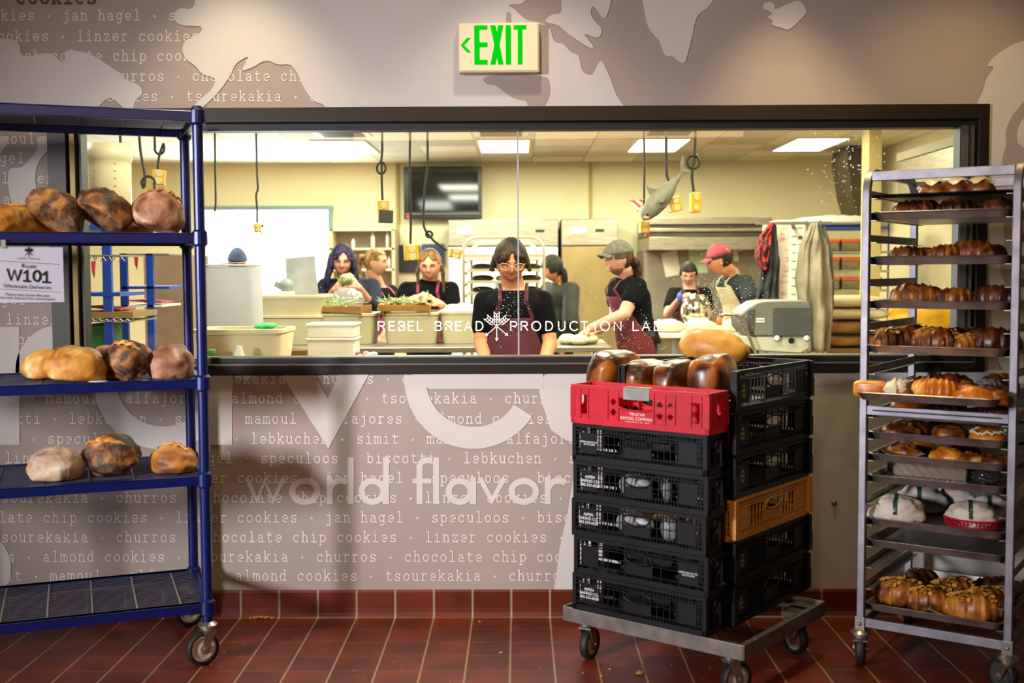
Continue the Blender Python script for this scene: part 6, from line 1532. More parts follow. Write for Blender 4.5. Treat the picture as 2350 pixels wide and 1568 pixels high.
cord([(1596, 300), (1594, 350)]+loop(1591, 372, 14, 15, 70, 430, 12)+[(1588, 400), (1592, 440)], 7.1, .0065, 'cord tied in a big loop with yellow outlet at the shark\'s right', boxes=(('outlet_box', m_yel, 1583, 443, 1607, 488, .05, 0),))
# ---- toy shark
Yt = 7.0; hd, tl = at(1477, 500, Yt), at(1565, 398, Yt)
sk = thing('toy_shark', at(1515, 445, Yt), 'grey toy shark with red striped cape hanging nose down on a cord', 'toy'); L = sk.location
ax = (hd-tl).normalized(); LN = (hd-tl).length*1.06
def shark(u, v):
    t = u; K = [(0, .006), (.08, .013), (.2, .02), (.35, .042), (.5, .056), (.65, .06), (.8, .054), (.9, .042), (.97, .026), (1, .004)]
    for (t0, r0), (t1, r1) in zip(K, K[1:]):
        if t <= t1+1e-9: q = (t-t0)/(t1-t0); q = q*q*(3-2*q) if False else q; r = r0+(r1-r0)*q; break
    c = tl+(hd-tl)*1.03*t+Vector((.012*sin(pi*t), 0, .012*sin(pi*t)))
    s1_ = Vector((0, 1, 0)); s2_ = ax.cross(s1_).normalized()
    return c-L+s1_*cos(2*pi*v)*r*.95+s2_*sin(2*pi*v)*r
MB().grid(lambda u, v: shark(u, v), 40, 20).build('shark_body', M('shark_grey', '#77735f', .55, col2='#8d8973', scale=10), sk, smooth=True)
def fin(pts, name, d=.012, m='shark_fin', dy=0): return MB().prism([((at(x, y, Yt)-L).x, (at(x, y, Yt)-L).z) for x, y in pts], (0, d/2+dy, 0), (1, 0, 0), (0, 0, 1), d).build(name, MC['shark_grey'], sk, bevel=.004)
fin([(1482, 422), (1490, 430), (1508, 433), (1500, 462), (1491, 448), (1486, 438)], 'dorsal_fin')
fin([(1563, 396), (1561, 375), (1567, 356), (1571, 372), (1569, 388), (1584, 394), (1572, 399)], 'tail_fin')
fin([(1508, 462), (1517, 452), (1524, 456), (1520, 466), (1510, 468)], 'side_fin', dy=-.066); fin([(1500, 474), (1512, 466), (1530, 472), (1520, 479), (1507, 482)], 'side_fin', dy=-.03)
cm = M('cape_stripes', '#e2502e', .7); nt = cm.node_tree; b_ = nt.nodes['Principled BSDF']; tc = nt.nodes.new('ShaderNodeTexCoord'); wv = nt.nodes.new('ShaderNodeTexWave'); wv.inputs['Scale'].default_value = 14; wv.bands_direction = 'DIAGONAL'
crr = nt.nodes.new('ShaderNodeValToRGB'); crr.color_ramp.interpolation = 'CONSTANT'; crr.color_ramp.elements[0].color = lin('#e2502e'); crr.color_ramp.elements[1].position = .5; crr.color_ramp.elements[1].color = lin('#f3e6d2')
nt.links.new(tc.outputs['Object'], wv.inputs['Vector']); nt.links.new(wv.outputs['Fac'], crr.inputs[0]); nt.links.new(crr.outputs[0], b_.inputs['Base Color'])
c0_, c1_, c2_ = at(1443, 461, Yt)-L, at(1476, 458, Yt)-L, at(1464, 487, Yt)-L
MB().grid(lambda u, v: (c0_*(1-u)+(c1_*(1-v)+c2_*v)*u)+Vector((0, -.006*sin(u*5)-.03*u, 0)), 14, 10).build('striped_cape', cm, sk, smooth=True, solid=.003)
MB().ball(tuple(at(1479, 494, Yt)-L+Vector((.012, -.05, 0))), .008, 12, 8).build('eye', m_black, sk, smooth=True)
MB().ball(tuple(at(1482, 500, Yt)-L+Vector((0, -.04, -.0))), (.02, .012, .012), 14, 8).build('mouth', M('mouth_pink', '#c99a86', .6), sk, smooth=True)
# ================================================================ people
SKIN = {}
def skin(key, c1, c2):
    if key not in SKIN: SKIN[key] = M('skin_'+key, c1, .5, col2=c2, scale=9, bump=.05)
    return SKIN[key]
def fuse(name, mb, voxel, mat, parent, it=3):
    """join overlapping closed pieces into one continuous skin"""
    L = parent.location
    mb.v = [(v[0]-L.x, v[1]-L.y, v[2]-L.z) for v in mb.v]
    o = mb.build('tmp_shape', mat)
    r = o.modifiers.new('r', 'REMESH'); r.mode = 'VOXEL'; r.voxel_size = voxel; r.use_smooth_shade = True
    s = o.modifiers.new('s', 'SMOOTH'); s.factor = .5; s.iterations = it
    bpy.context.view_layer.update()
    me = bpy.data.meshes.new_from_object(o.evaluated_get(bpy.context.evaluated_depsgraph_get()))
    bpy.data.objects.remove(o); me.materials.clear(); me.materials.append(mat)
    me.polygons.foreach_set('use_smooth', [True]*len(me.polygons))
    q = bpy.data.objects.new(name, me); COL.objects.link(q); q.parent = parent; return q
def limb(mb, pts, rs, n=14):
    pts = [Vector(p) for p in pts]
    for i in range(len(pts)-1):
        a, b = pts[i], pts[i+1]; k = 6
        mb.tube([a.lerp(b, q/k) for q in range(k+1)], [rs[i]+(rs[i+1]-rs[i])*q/k for q in range(k+1)], n)
    for p, r in zip(pts, rs): mb.ball(p, r, n, 8)
def headmat(yaw, pitch, roll=0.0):
    return Matrix.Rotation(R(180+yaw), 3, 'Z') @ Matrix.Rotation(R(-pitch), 3, 'X') @ Matrix.Rotation(R(roll), 3, 'Y')
G_ = lambda x, s: math.exp(-(x/s)**2)
def headfn(p, d, smile=1.0):
    x, y, z = p; t = max(0, -d.z)
    x *= 1-.30*t**2-.05*max(0, d.z)**2
    if d.y < 0: y *= 1-.50*t**1.3; 
    else: y *= .97-.03*t
    f = max(0, d.y)
    if f > 0:
        y += f*(.026*G_(d.x, .10)*G_(d.z+.23, .11)+.016*G_(d.x, .075)*G_(d.z+.05, .16))
        for sg in (-1, 1):
            y -= f*.010*G_(d.x-sg*.37, .16)*G_(d.z-.03, .10)
            y += f*.006*smile*G_(d.x-sg*.48, .18)*G_(d.z+.30, .16)
        y += f*(.004*G_(d.z-.2, .08)+.007*G_(d.x, .3)*G_(d.z+.58, .10)+.009*G_(d.x, .22)*G_(d.z+.86, .12)-.004*G_(d.x, .3)*G_(d.z+.72, .06))
    return Vector((x, y, z))
HR = (.080, .098, .114)
def fpt(dx, dz, lift=.0, smile=1.0):
    """point on the face for side dx and height dz (both as direction components)"""
    dy = sqrt(max(0.01, 1-dx*dx-dz*dz)); d = Vector((dx, dy, dz)); p = headfn(Vector((d.x*HR[0], d.y*HR[1], d.z*HR[2])), d, smile)
    return p+d*lift
def hand(mb, wrist, f, nrm, thumb=1, curl=.5, sc=1.0, spread=.0):
    f = Vector(f).normalized(); nrm = Vector(nrm); nrm = (nrm-f*nrm.dot(f)).normalized(); s = f.cross(nrm).normalized()*thumb
    w = Vector(wrist)
    Rm = Matrix((s, f, nrm)).transposed()
    mb.ball(w+f*.048*sc+nrm*.004, (.038*sc, .053*sc, .016*sc), 18, 12, rot=Rm)
    limb(mb, [w-f*.01, w+f*.03*sc], [.024*sc, .024*sc])
    for k, (o_, l_) in enumerate(((.029, .066), (.010, .076), (-.010, .070), (-.028, .055))):
        p = w+f*.086*sc+s*o_*sc; c = curl*(.75+.18*k); pts = [p]; a = c*.5
        for q in (.45, .32, .23):
            d = f*cos(a)+nrm*sin(a)+s*(o_*(1.6+spread)); d.normalize(); p = p+d*l_*q*sc*1.12; pts.append(p); a += c
        limb(mb, pts, [.0098*sc, .0092*sc, .0084*sc, .0070*sc], 10)
    p = w+f*.022*sc+s*.026*sc
    d1 = (f*.62+s*.62+nrm*.45).normalized(); d2 = (f*.88+s*.05+nrm*.5).normalized(); d3 = (f*.85-s*.3+nrm*.45).normalized()
    p1 = p+d1*.036*sc; p2 = p1+d2*.032*sc; p3 = p2+d3*.024*sc
    limb(mb, [p, p1, p2, p3], [.0145*sc, .0115*sc, .0105*sc, .0085*sc], 10)
PROF = [(0.0, .165, .125), (.25, .155, .115), (.42, .142, .105), (.62, .155, .118), (.78, .166, .120), (.87, .158, .104), (.94, .128, .082), (1.0, .090, .068), (1.06, .060, .056)]
def torso(mb, hip, sh, yaw, grow=0.0, w=1.0, dpt=1.0, t0=0.0, t1=1.06, bust=0.0):
    hip = Vector(hip); sh = Vector(sh); Rz = Matrix.Rotation(R(180+yaw), 3, 'Z'); n = 28; rings = []
    ts = [t0+(t1-t0)*i/22 for i in range(23)]
    for t in ts:
        a, b = tr_ab(t); c = hip.lerp(sh, t); ring = []
        for k in range(n):
            q = 2*pi*k/n; bb = (b*dpt+grow)*(1+bust*max(0, sin(q))*G_(t-.7, .14))
            ring.append(tuple(c+Rz @ Vector(((a*w+grow)*math.copysign(abs(cos(q))**.85, cos(q)), bb*math.copysign(abs(sin(q))**.85, sin(q)), 0))))
        rings.append(ring)
    o = len(mb.v)
    for r_ in rings: mb.v += r_
    for i in range(22):
        for k in range(n): mb.f.append((o+i*n+k, o+i*n+(k+1) % n, o+(i+1)*n+(k+1) % n, o+(i+1)*n+k))
    mb.f += [tuple(o+k for k in reversed(range(n))), tuple(o+22*n+k for k in range(n))]
def tr_ab(t):
    for (a0, w0, d0), (a1, w1, d1) in zip(PROF, PROF[1:]):
        if t <= a1: q = max(0, (t-a0)/(a1-a0)); return w0+(w1-w0)*q, d0+(d1-d0)*q
    return PROF[-1][1:]
def hair_cap(mb, c, Rm, sc, seed, line=.55, side=.1, vol=1.1, fringe=0.0, back=-.75, wave=.03, part=None):
    """scalp hair as a shell: follows the skull, sinks under the skin where the face is"""
    def fn(p, d):
        q = headfn(p, d, 0)
        k = vol+wave*noise.noise(Vector((d.x*9+seed, d.y*3, d.z*5)))+wave*.6*sin(atan2(d.x, d.y)*26+seed+d.z*4)
        hl = line-fringe*(.5+.5*sin(d.x*9+seed))
        if part is not None: hl = line-fringe*min(1, abs(d.x-part)*2.2)
        face = d.y > .15 and d.z < hl and abs(d.x) < .80-.10*max(0, d.z)
        ear = d.z < side and d.y > -.15
        nape = d.z < back
        if face or nape or (ear and not face): k = .86
        return Vector((q.x*k, q.y*k, q.z*(k if k < 1 else 1+(k-1)*.45)))
    mb.ball(c, tuple(r*sc for r in HR), 72, 48, rot=Rm, fn=lambda p, d: fn(p/sc, d)*sc)
def locks(mb, c, Rm, sc, specs, seed=0, n=8):
    """strands: (start direction on the scalp, list of offsets in head space, radius)"""
    for k, (d0, offs, r) in enumerate(specs):
        d = Vector(d0).normalized(); p = Vector((d.x*HR[0], d.y*HR[1], d.z*HR[2]))*1.03; pts = [p]+[p+Vector(o_) for o_ in offs]
        S_ = []
        for i in range(len(pts)-1):
            for q in range(5):
                u = q/5; v = pts[i].lerp(pts[i+1], u); S_.append(v+Vector((.003*sin(i*5+q+k), .003*cos(q+k), 0)))
        S_.append(pts[-1]); m = len(S_)
        mb.tube([Vector(c)+Rm @ (v*sc) for v in S_], [r*sc*(1-.55*(i/m)**2) for i in range(m)], n)
class P:
    def __init__(s, label, Y, head, hpx, yaw, pitch, roll, sk, tone, hipz=.9, sh=None, hip=None, tyaw=None, w=1.0, name='person'):
        s.Y = Y; s.hc = at(head[0], head[1], Y+(head[2] if len(head) > 2 else 0)); s.sc = hpx/PW*0+hpx; s.Rm = headmat(yaw, pitch, roll)
        s.sh = at(sh[0], sh[1], Y+(sh[2] if len(sh) > 2 else 0)); hx = hip if hip is not None else sh[0]
        s.hip = at(hx, 700, Y+.04); s.hip.z = hipz
        s.tyaw = yaw if tyaw is None else tyaw; s.w = w; s.skin = sk
        s.root = thing(name, (s.hip.x, s.hip.y, 0), label, 'person')
        s.body = MB(); s.arms = []
        s.body.ball(s.hc, tuple(r*s.sc for r in HR), 72, 54, rot=s.Rm, fn=lambda p, d: headfn(p/s.sc, d)*s.sc)
        for sg in (-1, 1): s.body.ball(s.hc+s.Rm @ Vector((sg*.073*s.sc, -.012*s.sc, -.008*s.sc)), (.012*s.sc, .02*s.sc, .032*s.sc), 12, 8, rot=s.Rm)
        nk = s.hip.lerp(s.sh, 1.03); limb(s.body, [nk, s.hc+s.Rm @ Vector((0, -.03*s.sc, -.07*s.sc))], [.062*s.sc, .056*s.sc])
        torso(s.body, s.hip, s.sh, s.tyaw, -.004, w)
        Rz = Matrix.Rotation(R(180+s.tyaw), 3, 'Z'); s.right = Rz @ Vector((1, 0, 0)); s.front = Rz @ Vector((0, 1, 0))
        for sg in (-1, 1):
            limb(s.body, [s.hip+s.right*sg*.085, Vector((s.hip.x, s.hip.y, .5))+s.right*sg*.09, Vector((s.hip.x, s.hip.y, .09))+s.right*sg*.09], [.075, .055, .04])
        s.legs = MB(); s.shoes = []
        for sg in (-1, 1):
            limb(s.legs, [s.hip+s.right*sg*.085+Vector((0, 0, .03)), Vector((s.hip.x, s.hip.y, .5))+s.right*sg*.09, Vector((s.hip.x, s.hip.y, .1))+s.right*sg*.09], [.098, .075, .06])
    def shoulder(s, sg, wid=.165, dz=-.015): return s.hip.lerp(s.sh, .895)+s.right*sg*(wid-.008)*s.w+Vector((0, 0, dz+.01))
    def arm(s, pts, r=(.052, .04, .028), handspec=None):
        limb(s.body, pts, r); s.arms.append(pts)
        if handspec: hand(s.body, pts[-1], *handspec[0], **handspec[1])
    def finish(s, voxel=.005):
        b = fuse('body', s.body, voxel, s.skin, s.root, 2); s.bodyo = b
        tr = fuse('trousers', s.legs, .012, M('trousers_dark', '#23252b', .85), s.root)
        for sg in (-1, 1):
            c = Vector((0, 0, .035))+s.right*sg*.09+s.front*.05
            MB().ball((0, 0, 0), (.05, .13, .05), 16, 10, rot=Matrix.Rotation(R(180+s.tyaw), 3, 'Z'), fn=lambda p, d: Vector((p.x, p.y, max(p.z, -.034)))).build('shoe', m_rubber, s.root, smooth=True).location = c
        return s
    def shirt(s, mat, sleeve=.55, grow=.013, name='shirt', voxel=.007, bust=.0, rs=.064, t0=-.05, collar=None, full=False, top=1.0):
        mb = MB(); torso(mb, s.hip, s.sh, s.tyaw, grow, s.w, bust=bust, t0=t0, t1=top)
        for pts in s.arms:
            p = [Vector(q) for q in pts]
            if full:
                w_ = p[1].lerp(p[2], sleeve); limb(mb, [p[0], p[1], w_], [rs, rs*.9, rs*.72])
            elif sleeve <= 1: limb(mb, [p[0], p[0].lerp(p[1], sleeve)], [rs, rs*1.02])
            limb(mb, [s.hip.lerp(s.sh, .95).lerp(p[0], .3), p[0]], [.05, rs*.94])
        if collar: limb(mb, [s.hip.lerp(s.sh, .98), s.hip.lerp(s.sh, 1.0+collar)], [.078, .066])
        return fuse(name, mb, voxel, mat, s.root, 4)
    def apron(s, mat, t0, t1, wtop=.62, grow=.026, name='apron', straps=True, w0=1.25, neck=None, smat=None):
        Rz = Matrix.Rotation(R(180+s.tyaw), 3, 'Z'); L = s.root.location
        def ptf(u, v, g=grow):
            t = t0+(t1-t0)*v; a, b = tr_ab(max(0, t)); c = s.hip.lerp(s.sh, t)
            half = (w0+(wtop-w0)*min(1, max(0, (v-.35)/.65))**.8)*R(62)
            q = R(90)+half*(2*u-1)
            return c+Rz @ Vector(((a*s.w+g)*cos(q), (b+g)*sin(q)*(1)+.004*sin(u*17)*(1-v), 0))-L
        o = MB().grid(ptf, 30, 26).build(name, mat, s.root, smooth=True, solid=.004)
        if straps:
            nk = neck or .072
            for sg, u in ((1, 0.04), (-1, .96)):
                a = ptf(u, .99, grow+.002); e = s.hip.lerp(s.sh, 1.05)+s.right*sg*nk*s.sc-s.front*.01-L; e.z += .012
                m1 = s.hip.lerp(s.sh, .97)+s.right*sg*nk*1.05+s.front*.085-L
                m2 = s.hip.lerp(s.sh, .84)+s.right*sg*nk*1.0+s.front*.142-L
                pts = [a, m2, m1, e]; S_ = []
                for i in range(3):
                    for q in range(6): S_.append(pts[i].lerp(pts[i+1], q/6))
                S_.append(e); st = MB()
                for i in range(len(S_)-1): st.bar(S_[i], S_[i+1]+(S_[i+1]-S_[i])*.1, .022, .005, upv=tuple(s.front))
                st.build('apron_strap', smat or mat, o)
        return o
    def hp(s, v): return s.hc+s.Rm @ (Vector(v)*s.sc)-s.root.location
    def face(s, brow, lip='#c07060', smile=1.0, teeth=True, eyes=True, open_=.5):
        m_b = M('brow'+brow, brow, .8)
        for sg in (-1, 1):
            MB().tube([s.hp(fpt(sg*a, b, .003)) for a, b in ((.20, .16), (.34, .21), (.52, .15))], [.0028*s.sc, .0034*s.sc, .0016*s.sc], 6).build('eyebrow', m_b, s.root, smooth=True)
            if eyes:
                e = MB().tube([s.hp(fpt(sg*(.37+.17*cos(R(a))), .0+.045*sin(R(a)), .0035)) for a in range(0, 181, 20)], .0024*s.sc, 6)
                e.build('eye_line', M('lash_dark', '#2a1a14', .7), s.root, smooth=True)
        wd = .43*smile; z0 = -.52
        up_ = [(wd*(i/8-1+0) if False else wd*(2*i/10-1), z0+.10*smile*abs(2*i/10-1)**2) for i in range(11)]
        lo_ = [(wd*(2*i/10-1), z0+.10*smile*abs(2*i/10-1)**2-.19*open_*(1-abs(2*i/10-1)**2)) for i in range(11)]
        mo = MB(); o = 0
        if teeth:
            vs = [s.hp(fpt(a, b, .003)) for a, b in up_]+[s.hp(fpt(a, b, .003)) for a, b in lo_]
            mo.add(vs, [(i, i+1, 12+i, 11+i) for i in range(10)]); mo.build('teeth', M('teeth', '#fbf6ea', .3), s.root, smooth=True, fix=False)
        lp = MB(); m_l = M('lip'+lip, lip, .45)
        lp.tube([s.hp(fpt(a, b, .003)) for a, b in up_], [.0022*s.sc]+[.0036*s.sc]*9+[.0022*s.sc], 6)
        lp.tube([s.hp(fpt(a, b-.02, .003)) for a, b in lo_], [.0022*s.sc]+[.0044*s.sc]*9+[.0022*s.sc], 6)
        lp.build('lips', m_l, s.root, smooth=True)
    def hair(s, mb, mat, name='hair', solid=False):
        L = s.root.location; mb.v = [(v[0]-L.x, v[1]-L.y, v[2]-L.z) for v in mb.v]
        return mb.build(name, mat, s.root, smooth=True)
def hair_mat(name, c1, c2): return M(name, c1, .6, col2=c2, scale=22, stretch=(1, 1, .15), lo=.4, hi=.62, spec=.25)
m_tee = M('tee_black', '#050506', .9, col2='#09090a', scale=6, bump=.15, spec=.12)
m_apr = M('apron_maroon', '#3a0d18', .85, col2='#521624', scale=5, bump=.2)
m_aprp = M('apron_rose', '#8a2c40', .8, col2='#7a2438', scale=5)
sk_a = skin('warm', '#d99468', '#cf8558'); sk_b = skin('fair', '#e3ab8a', '#d99a78'); sk_c = skin('rosy', '#dba38c', '#d0917c')

# --- the woman at the window
p1 = P('person in black tee and maroon apron with clear glasses, smiling down at the window', 6.5, (1172, 597, 0), 1.08, 4, 20, 0, sk_a, 0, .92, sh=(1178, 664, .06), tyaw=0, w=1.0)
e1 = [p1.shoulder(1, .172, -.035), at(1104, 786, 6.5), at(1122, 862, 6.3)]; e2 = [p1.shoulder(-1, .172, -.035), at(1262, 788, 6.5), at(1240, 862, 6.3)]
for e_, th in ((e1, -1), (e2, 1)): p1.arm(e_, (.05, .043, .029), ((Vector((.0, -.8, -.55)), Vector((0, -.3, -1)), th), dict(curl=.35)))
p1.finish(.0042); p1.shirt(m_tee, .62, rs=.062, bust=.05, top=.985); p1.apron(m_apr, -.3, .60, wtop=.62, grow=.03, w0=1.1)
p1.face('#2e1c12', '#b8604e', 1.08, True, True, .8)
hm = MB(); hair_cap(hm, p1.hc, p1.Rm, p1.sc, 2, line=.60, side=-.02, vol=1.13, fringe=.34, back=-.45, wave=.035, part=-.05)
sp_ = []
for k in range(7):
    a = -.62+.2*k
    if abs(a+.02) < .12: continue
    sp_.append(((a, .72, .62), [(a*.012, .016, -.02), (a*.02+.004, .012, -.042), (a*.03+.006*(-1)**k, .004, -.062)], .010))
for sg in (-1, 1):
    for k in range(5): sp_.append(((sg*.95, .25-.22*k, .12), [(sg*.008, .004, -.025), (sg*(.012+.003*k), .006, -.05), (sg*(.02+.004*(k % 2)), .002, -.066-.006*(k % 3))], .0115))
locks(hm, p1.hc, p1.Rm, p1.sc, sp_)
p1.hair(hm, hair_mat('hair_espresso', '#1d130d', '#4a3322'))
gl = MB()
for sg in (-1, 1):
    gl.tube([p1.hp(fpt(sg*(.38+.25*math.copysign(abs(cos(q))**.6, cos(q))), -.02+.13*math.copysign(abs(sin(q))**.6, sin(q)), .013)) for q in [2*pi*k/26 for k in range(26)]], .0017, 6, closed=True)
    gl.tube([p1.hp(fpt(sg*.62, .02, .013)), p1.hp((sg*.078, .05, .0)), p1.hp((sg*.078, -.01, .0))], .0016, 6)
gl.tube([p1.hp(fpt(-.13, .02, .014)), p1.hp(fpt(0, .05, .018)), p1.hp(fpt(.13, .02, .014))], .0016, 6)
gl.build('glasses', M('clear_frame', '#c9b98a', .2, col2='#dccfa6', scale=5), p1.root, smooth=True)
nk = p1.hip.lerp(p1.sh, 1.0)-p1.root.location
MB().tube([nk+p1.right*(.085*cos(q))+p1.front*(.075+.05*sin(q) if False else .06+.03*sin(q))+Vector((0, 0, .03-.085*sin(q))) for q in [pi*k/20 for k in range(21)]], .0014, 6).build('necklace', M('silver', '#c9c4b8', .25, .9), p1.root, smooth=True)

# --- dark-haired woman with the herbs
p2 = P('person with long dark purple hair and navy sweater holding herb sprigs', 8.72, (786, 596, -.02), 1.05, 6, 15, -3, sk_c, 0, .95, sh=(800, 644, .06), tyaw=2, w=1.08)
hl, hr = at(770, 664, 8.32), at(822, 660, 8.32)
p2.arm([p2.shoulder(1, .17), at(738, 712, 8.62), hl], (.055, .043, .028), ((Vector((.55, -.25, .75)), Vector((.6, .5, -.3)), -1), dict(curl=.75)))
p2.arm([p2.shoulder(-1, .17), at(862, 716, 8.62), hr], (.055, .043, .028), ((Vector((-.55, -.25, .78)), Vector((-.6, .5, -.3)), 1), dict(curl=.75)))
p2.finish(.0048); p2.shirt(M('sweater_navy', '#171c30', .9, col2='#10141f', scale=7, bump=.3), .42, full=True, rs=.07, name='sweater', collar=.03)
p2.face('#241a20', '#c07a70', .95, True, True, .6)
hm = MB(); hair_cap(hm, p2.hc, p2.Rm, p2.sc, 5, line=.66, side=-.2, vol=1.13, fringe=.30, back=-.9, wave=.03, part=-.1)
sp_ = []
for sg in (-1, 1):
    for k in range(8):
        y = .55-.2*k
        sp_.append(((sg*.85, y, .25), [(sg*.014, .01, -.06), (sg*.026, .014+.01*(k % 2), -.13), (sg*(.034+.01*(k % 3)), .03, -.20-.015*(k % 3)), (sg*.03, .035, -.25-.02*(k % 2))], .017))
for k in (0, 4, 5): a = -.55+.22*k; sp_.append(((a, .75, .62), [(a*.01, .014, -.025), (a*.02, .012, -.05)], .010))
locks(hm, p2.hc, p2.Rm, p2.sc, sp_)
p2.hair(hm, hair_mat('hair_violet', '#1a1526', '#3a3054'))
rs = random.Random(6); mb = MB()
for k in range(16):
    a = (hl+hr)/2+Vector((rs.uniform(-.03, .03), -.05, .055)); d = Vector((rs.uniform(-.6, .8), rs.uniform(-.3, .2), rs.uniform(.2, 1))).normalized(); mb.tube([a, a+d*.04, a+d*.075], [.003, .005, .001], 5)
zc = (hl+hr)/2; mb.v = [(v[0]-zc.x, v[1]-zc.y, v[2]-zc.z) for v in mb.v]
o = mb.build('herb_sprig', m_herb, smooth=True); o.location = zc+Vector((0, 0, -.03)); tag(o, 'green herb sprig held between the purple-haired person\'s fingers', 'herbs')

# --- woman with braids
p3 = P('person in black tee with two light braids, hands raised over the herb tray', 8.75, (987, 607, -.02), 1.05, -3, 14, 2, sk_b, 0, .95, sh=(984, 652, .05), tyaw=0, w=1.05)
p3.arm([p3.shoulder(1, .168), at(912, 726, 8.68), at(946, 688, 8.30)], (.054, .042, .028), ((Vector((.75, -.3, .4)), Vector((.3, .3, -.8)), -1), dict(curl=1.15)))
p3.arm([p3.shoulder(-1, .168), at(1040, 730, 8.66), at(1010, 698, 8.28)], (.054, .042, .028), ((Vector((-.65, -.3, .5)), Vector((-.3, .4, -.8)), 1), dict(curl=1.0)))
p3.finish(.0048); p3.shirt(m_tee, .72, rs=.066, bust=.05, collar=.02); p3.apron(m_aprp, -.3, .50, wtop=.6, grow=.03, smat=m_aprp)
p3.face('#5a3d22', '#b4605a', 1.0, True, True, .6)
hm = MB(); hair_cap(hm, p3.hc, p3.Rm, p3.sc, 8, line=.70, side=.1, vol=1.10, fringe=.34, back=-.55, wave=.02, part=.0)
sp_ = []
for sg in (-1, 1):
    for q in range(3): sp_.append(((sg*.9, .1-.12*q, -.05), [(sg*.012+.004*q, .012, -.06), (sg*.008, .03, -.12), (sg*.012, .055, -.19), (sg*.006, .06, -.25)], .0125))
locks(hm, p3.hc, p3.Rm, p3.sc, sp_)
p3.hair(hm, hair_mat('hair_honey', '#4e3418', '#a0733a'))
mb = MB(); wr = at(1000, 690, 8.38); mb.tube([(0, 0, 0), (-.01, 0, .03), (-.016, 0, .055)], [.004, .006, .002], 6); o = mb.build('herb_leaf', M('leaf_bright', '#7fae2c', .6), smooth=True); o.location = at(986, 684, 8.22); tag(o, 'bright green leaf pinched in the braided person\'s hand', 'herbs')

# --- ponytailed woman in profile
p4 = P('person with blond ponytail in profile facing right, rose apron', 10.0, (862, 602, 0), 1.05, 78, 2, 0, sk_b, 0, .93, sh=(866, 660, .06), tyaw=50, w=1.05)
p4.arm([p4.shoulder(-1, .165), at(905, 735, 9.85), at(880, 770, 9.7)], (.054, .042, .028), ((Vector((-.3, -.6, -.5)), Vector((-.3, .3, -.6)), 1), dict(curl=.5)))
p4.arm([p4.shoulder(1, .165), at(842, 740, 9.95), at(850, 780, 9.75)], (.054, .042, .028), ((Vector((.3, -.6, -.5)), Vector((.3, .3, -.6)), -1), dict(curl=.5)))
p4.finish(.007); p4.shirt(m_tee, .6, rs=.066); p4.apron(M('apron_pink', '#a83c52', .8, col2='#933048', scale=5), -.3, .66, wtop=.7, grow=.03)
p4.face('#5a4024', '#b4605a', .6, False, True, .2)
hm = MB(); hair_cap(hm, p4.hc, p4.Rm, p4.sc, 3, line=.52, side=.08, vol=1.08, back=-.5, wave=.02)
locks(hm, p4.hc, p4.Rm, p4.sc, [((.25*k, -1, .35), [(.0, -.03, .01), (.0, -.05, -.05), (0, -.045, -.13), (0, -.03, -.18)], .020) for k in (-1, 0, 1)])
p4.hair(hm, hair_mat('hair_blond', '#6d4d25', '#c79a55'))

# --- person in dark coat and beanie
p5 = P('person in olive coat and dark beanie in profile behind the front woman', 11.1, (1268, 618, 0), 1.02, -72, 12, 0, sk_a, 0, .9, sh=(1284, 654, .06), tyaw=-55, w=1.15)
p5.arm([p5.shoulder(1, .17), at(1276, 740, 11.0), at(1268, 780, 10.78)], (.055, .045, .03), ((Vector((-.4, -.5, -.5)), Vector((.3, .3, -.5)), -1), dict(curl=.5)))
p5.arm([p5.shoulder(-1, .17), at(1308, 742, 10.75), at(1302, 785, 10.8)], (.055, .045, .03), ((Vector((-.4, -.5, -.5)), Vector((.3, .3, -.5)), 1), dict(curl=.5)))
p5.finish(.008); p5.shirt(M('coat_olive', '#2b2b1f', .8, col2='#1d1e16', scale=7, bump=.35), .85, full=True, rs=.082, grow=.035, name='coat', collar=.06, t0=-.35)
p5.face('#2a1c14', '#a0564a', .6, False, True, .2)
hm = MB(); hair_cap(hm, p5.hc, p5.Rm, p5.sc, 7, line=.2, side=-.3, vol=1.1, back=-.9, wave=.02); locks(hm, p5.hc, p5.Rm, p5.sc, [((sx*.7, -.7, -.1), [(0, -.01, -.08), (0, .0, -.16)], .03) for sx in (-1, 0, 1)])
p5.hair(hm, hair_mat('hair_black', '#14120f', '#2a2620'))
def beanie(p, mat, name='beanie', vol=1.15, line=.12, cuff=True):
    mb = MB(); L = p.root.location
    mb.ball(p.hc, tuple(r*p.sc for r in HR), 48, 30, rot=p.Rm, fn=lambda q, d: (headfn(q/p.sc, d, 0)*p.sc*(vol+.02*sin(atan2(d.x, d.y)*30)) + Vector((0, -.006*max(0, d.z), .012*max(0, d.z)))) if d.z > line-.12*max(0, -d.y) else headfn(q/p.sc, d, 0)*p.sc*.82)
    mb.v = [(v[0]-L.x, v[1]-L.y, v[2]-L.z) for v in mb.v]
    return mb.build(name, mat, p.root, smooth=True)
beanie(p5, M('beanie_dark', '#24241f', .9, col2='#33332b', scale=30, bump=.3), line=.22)

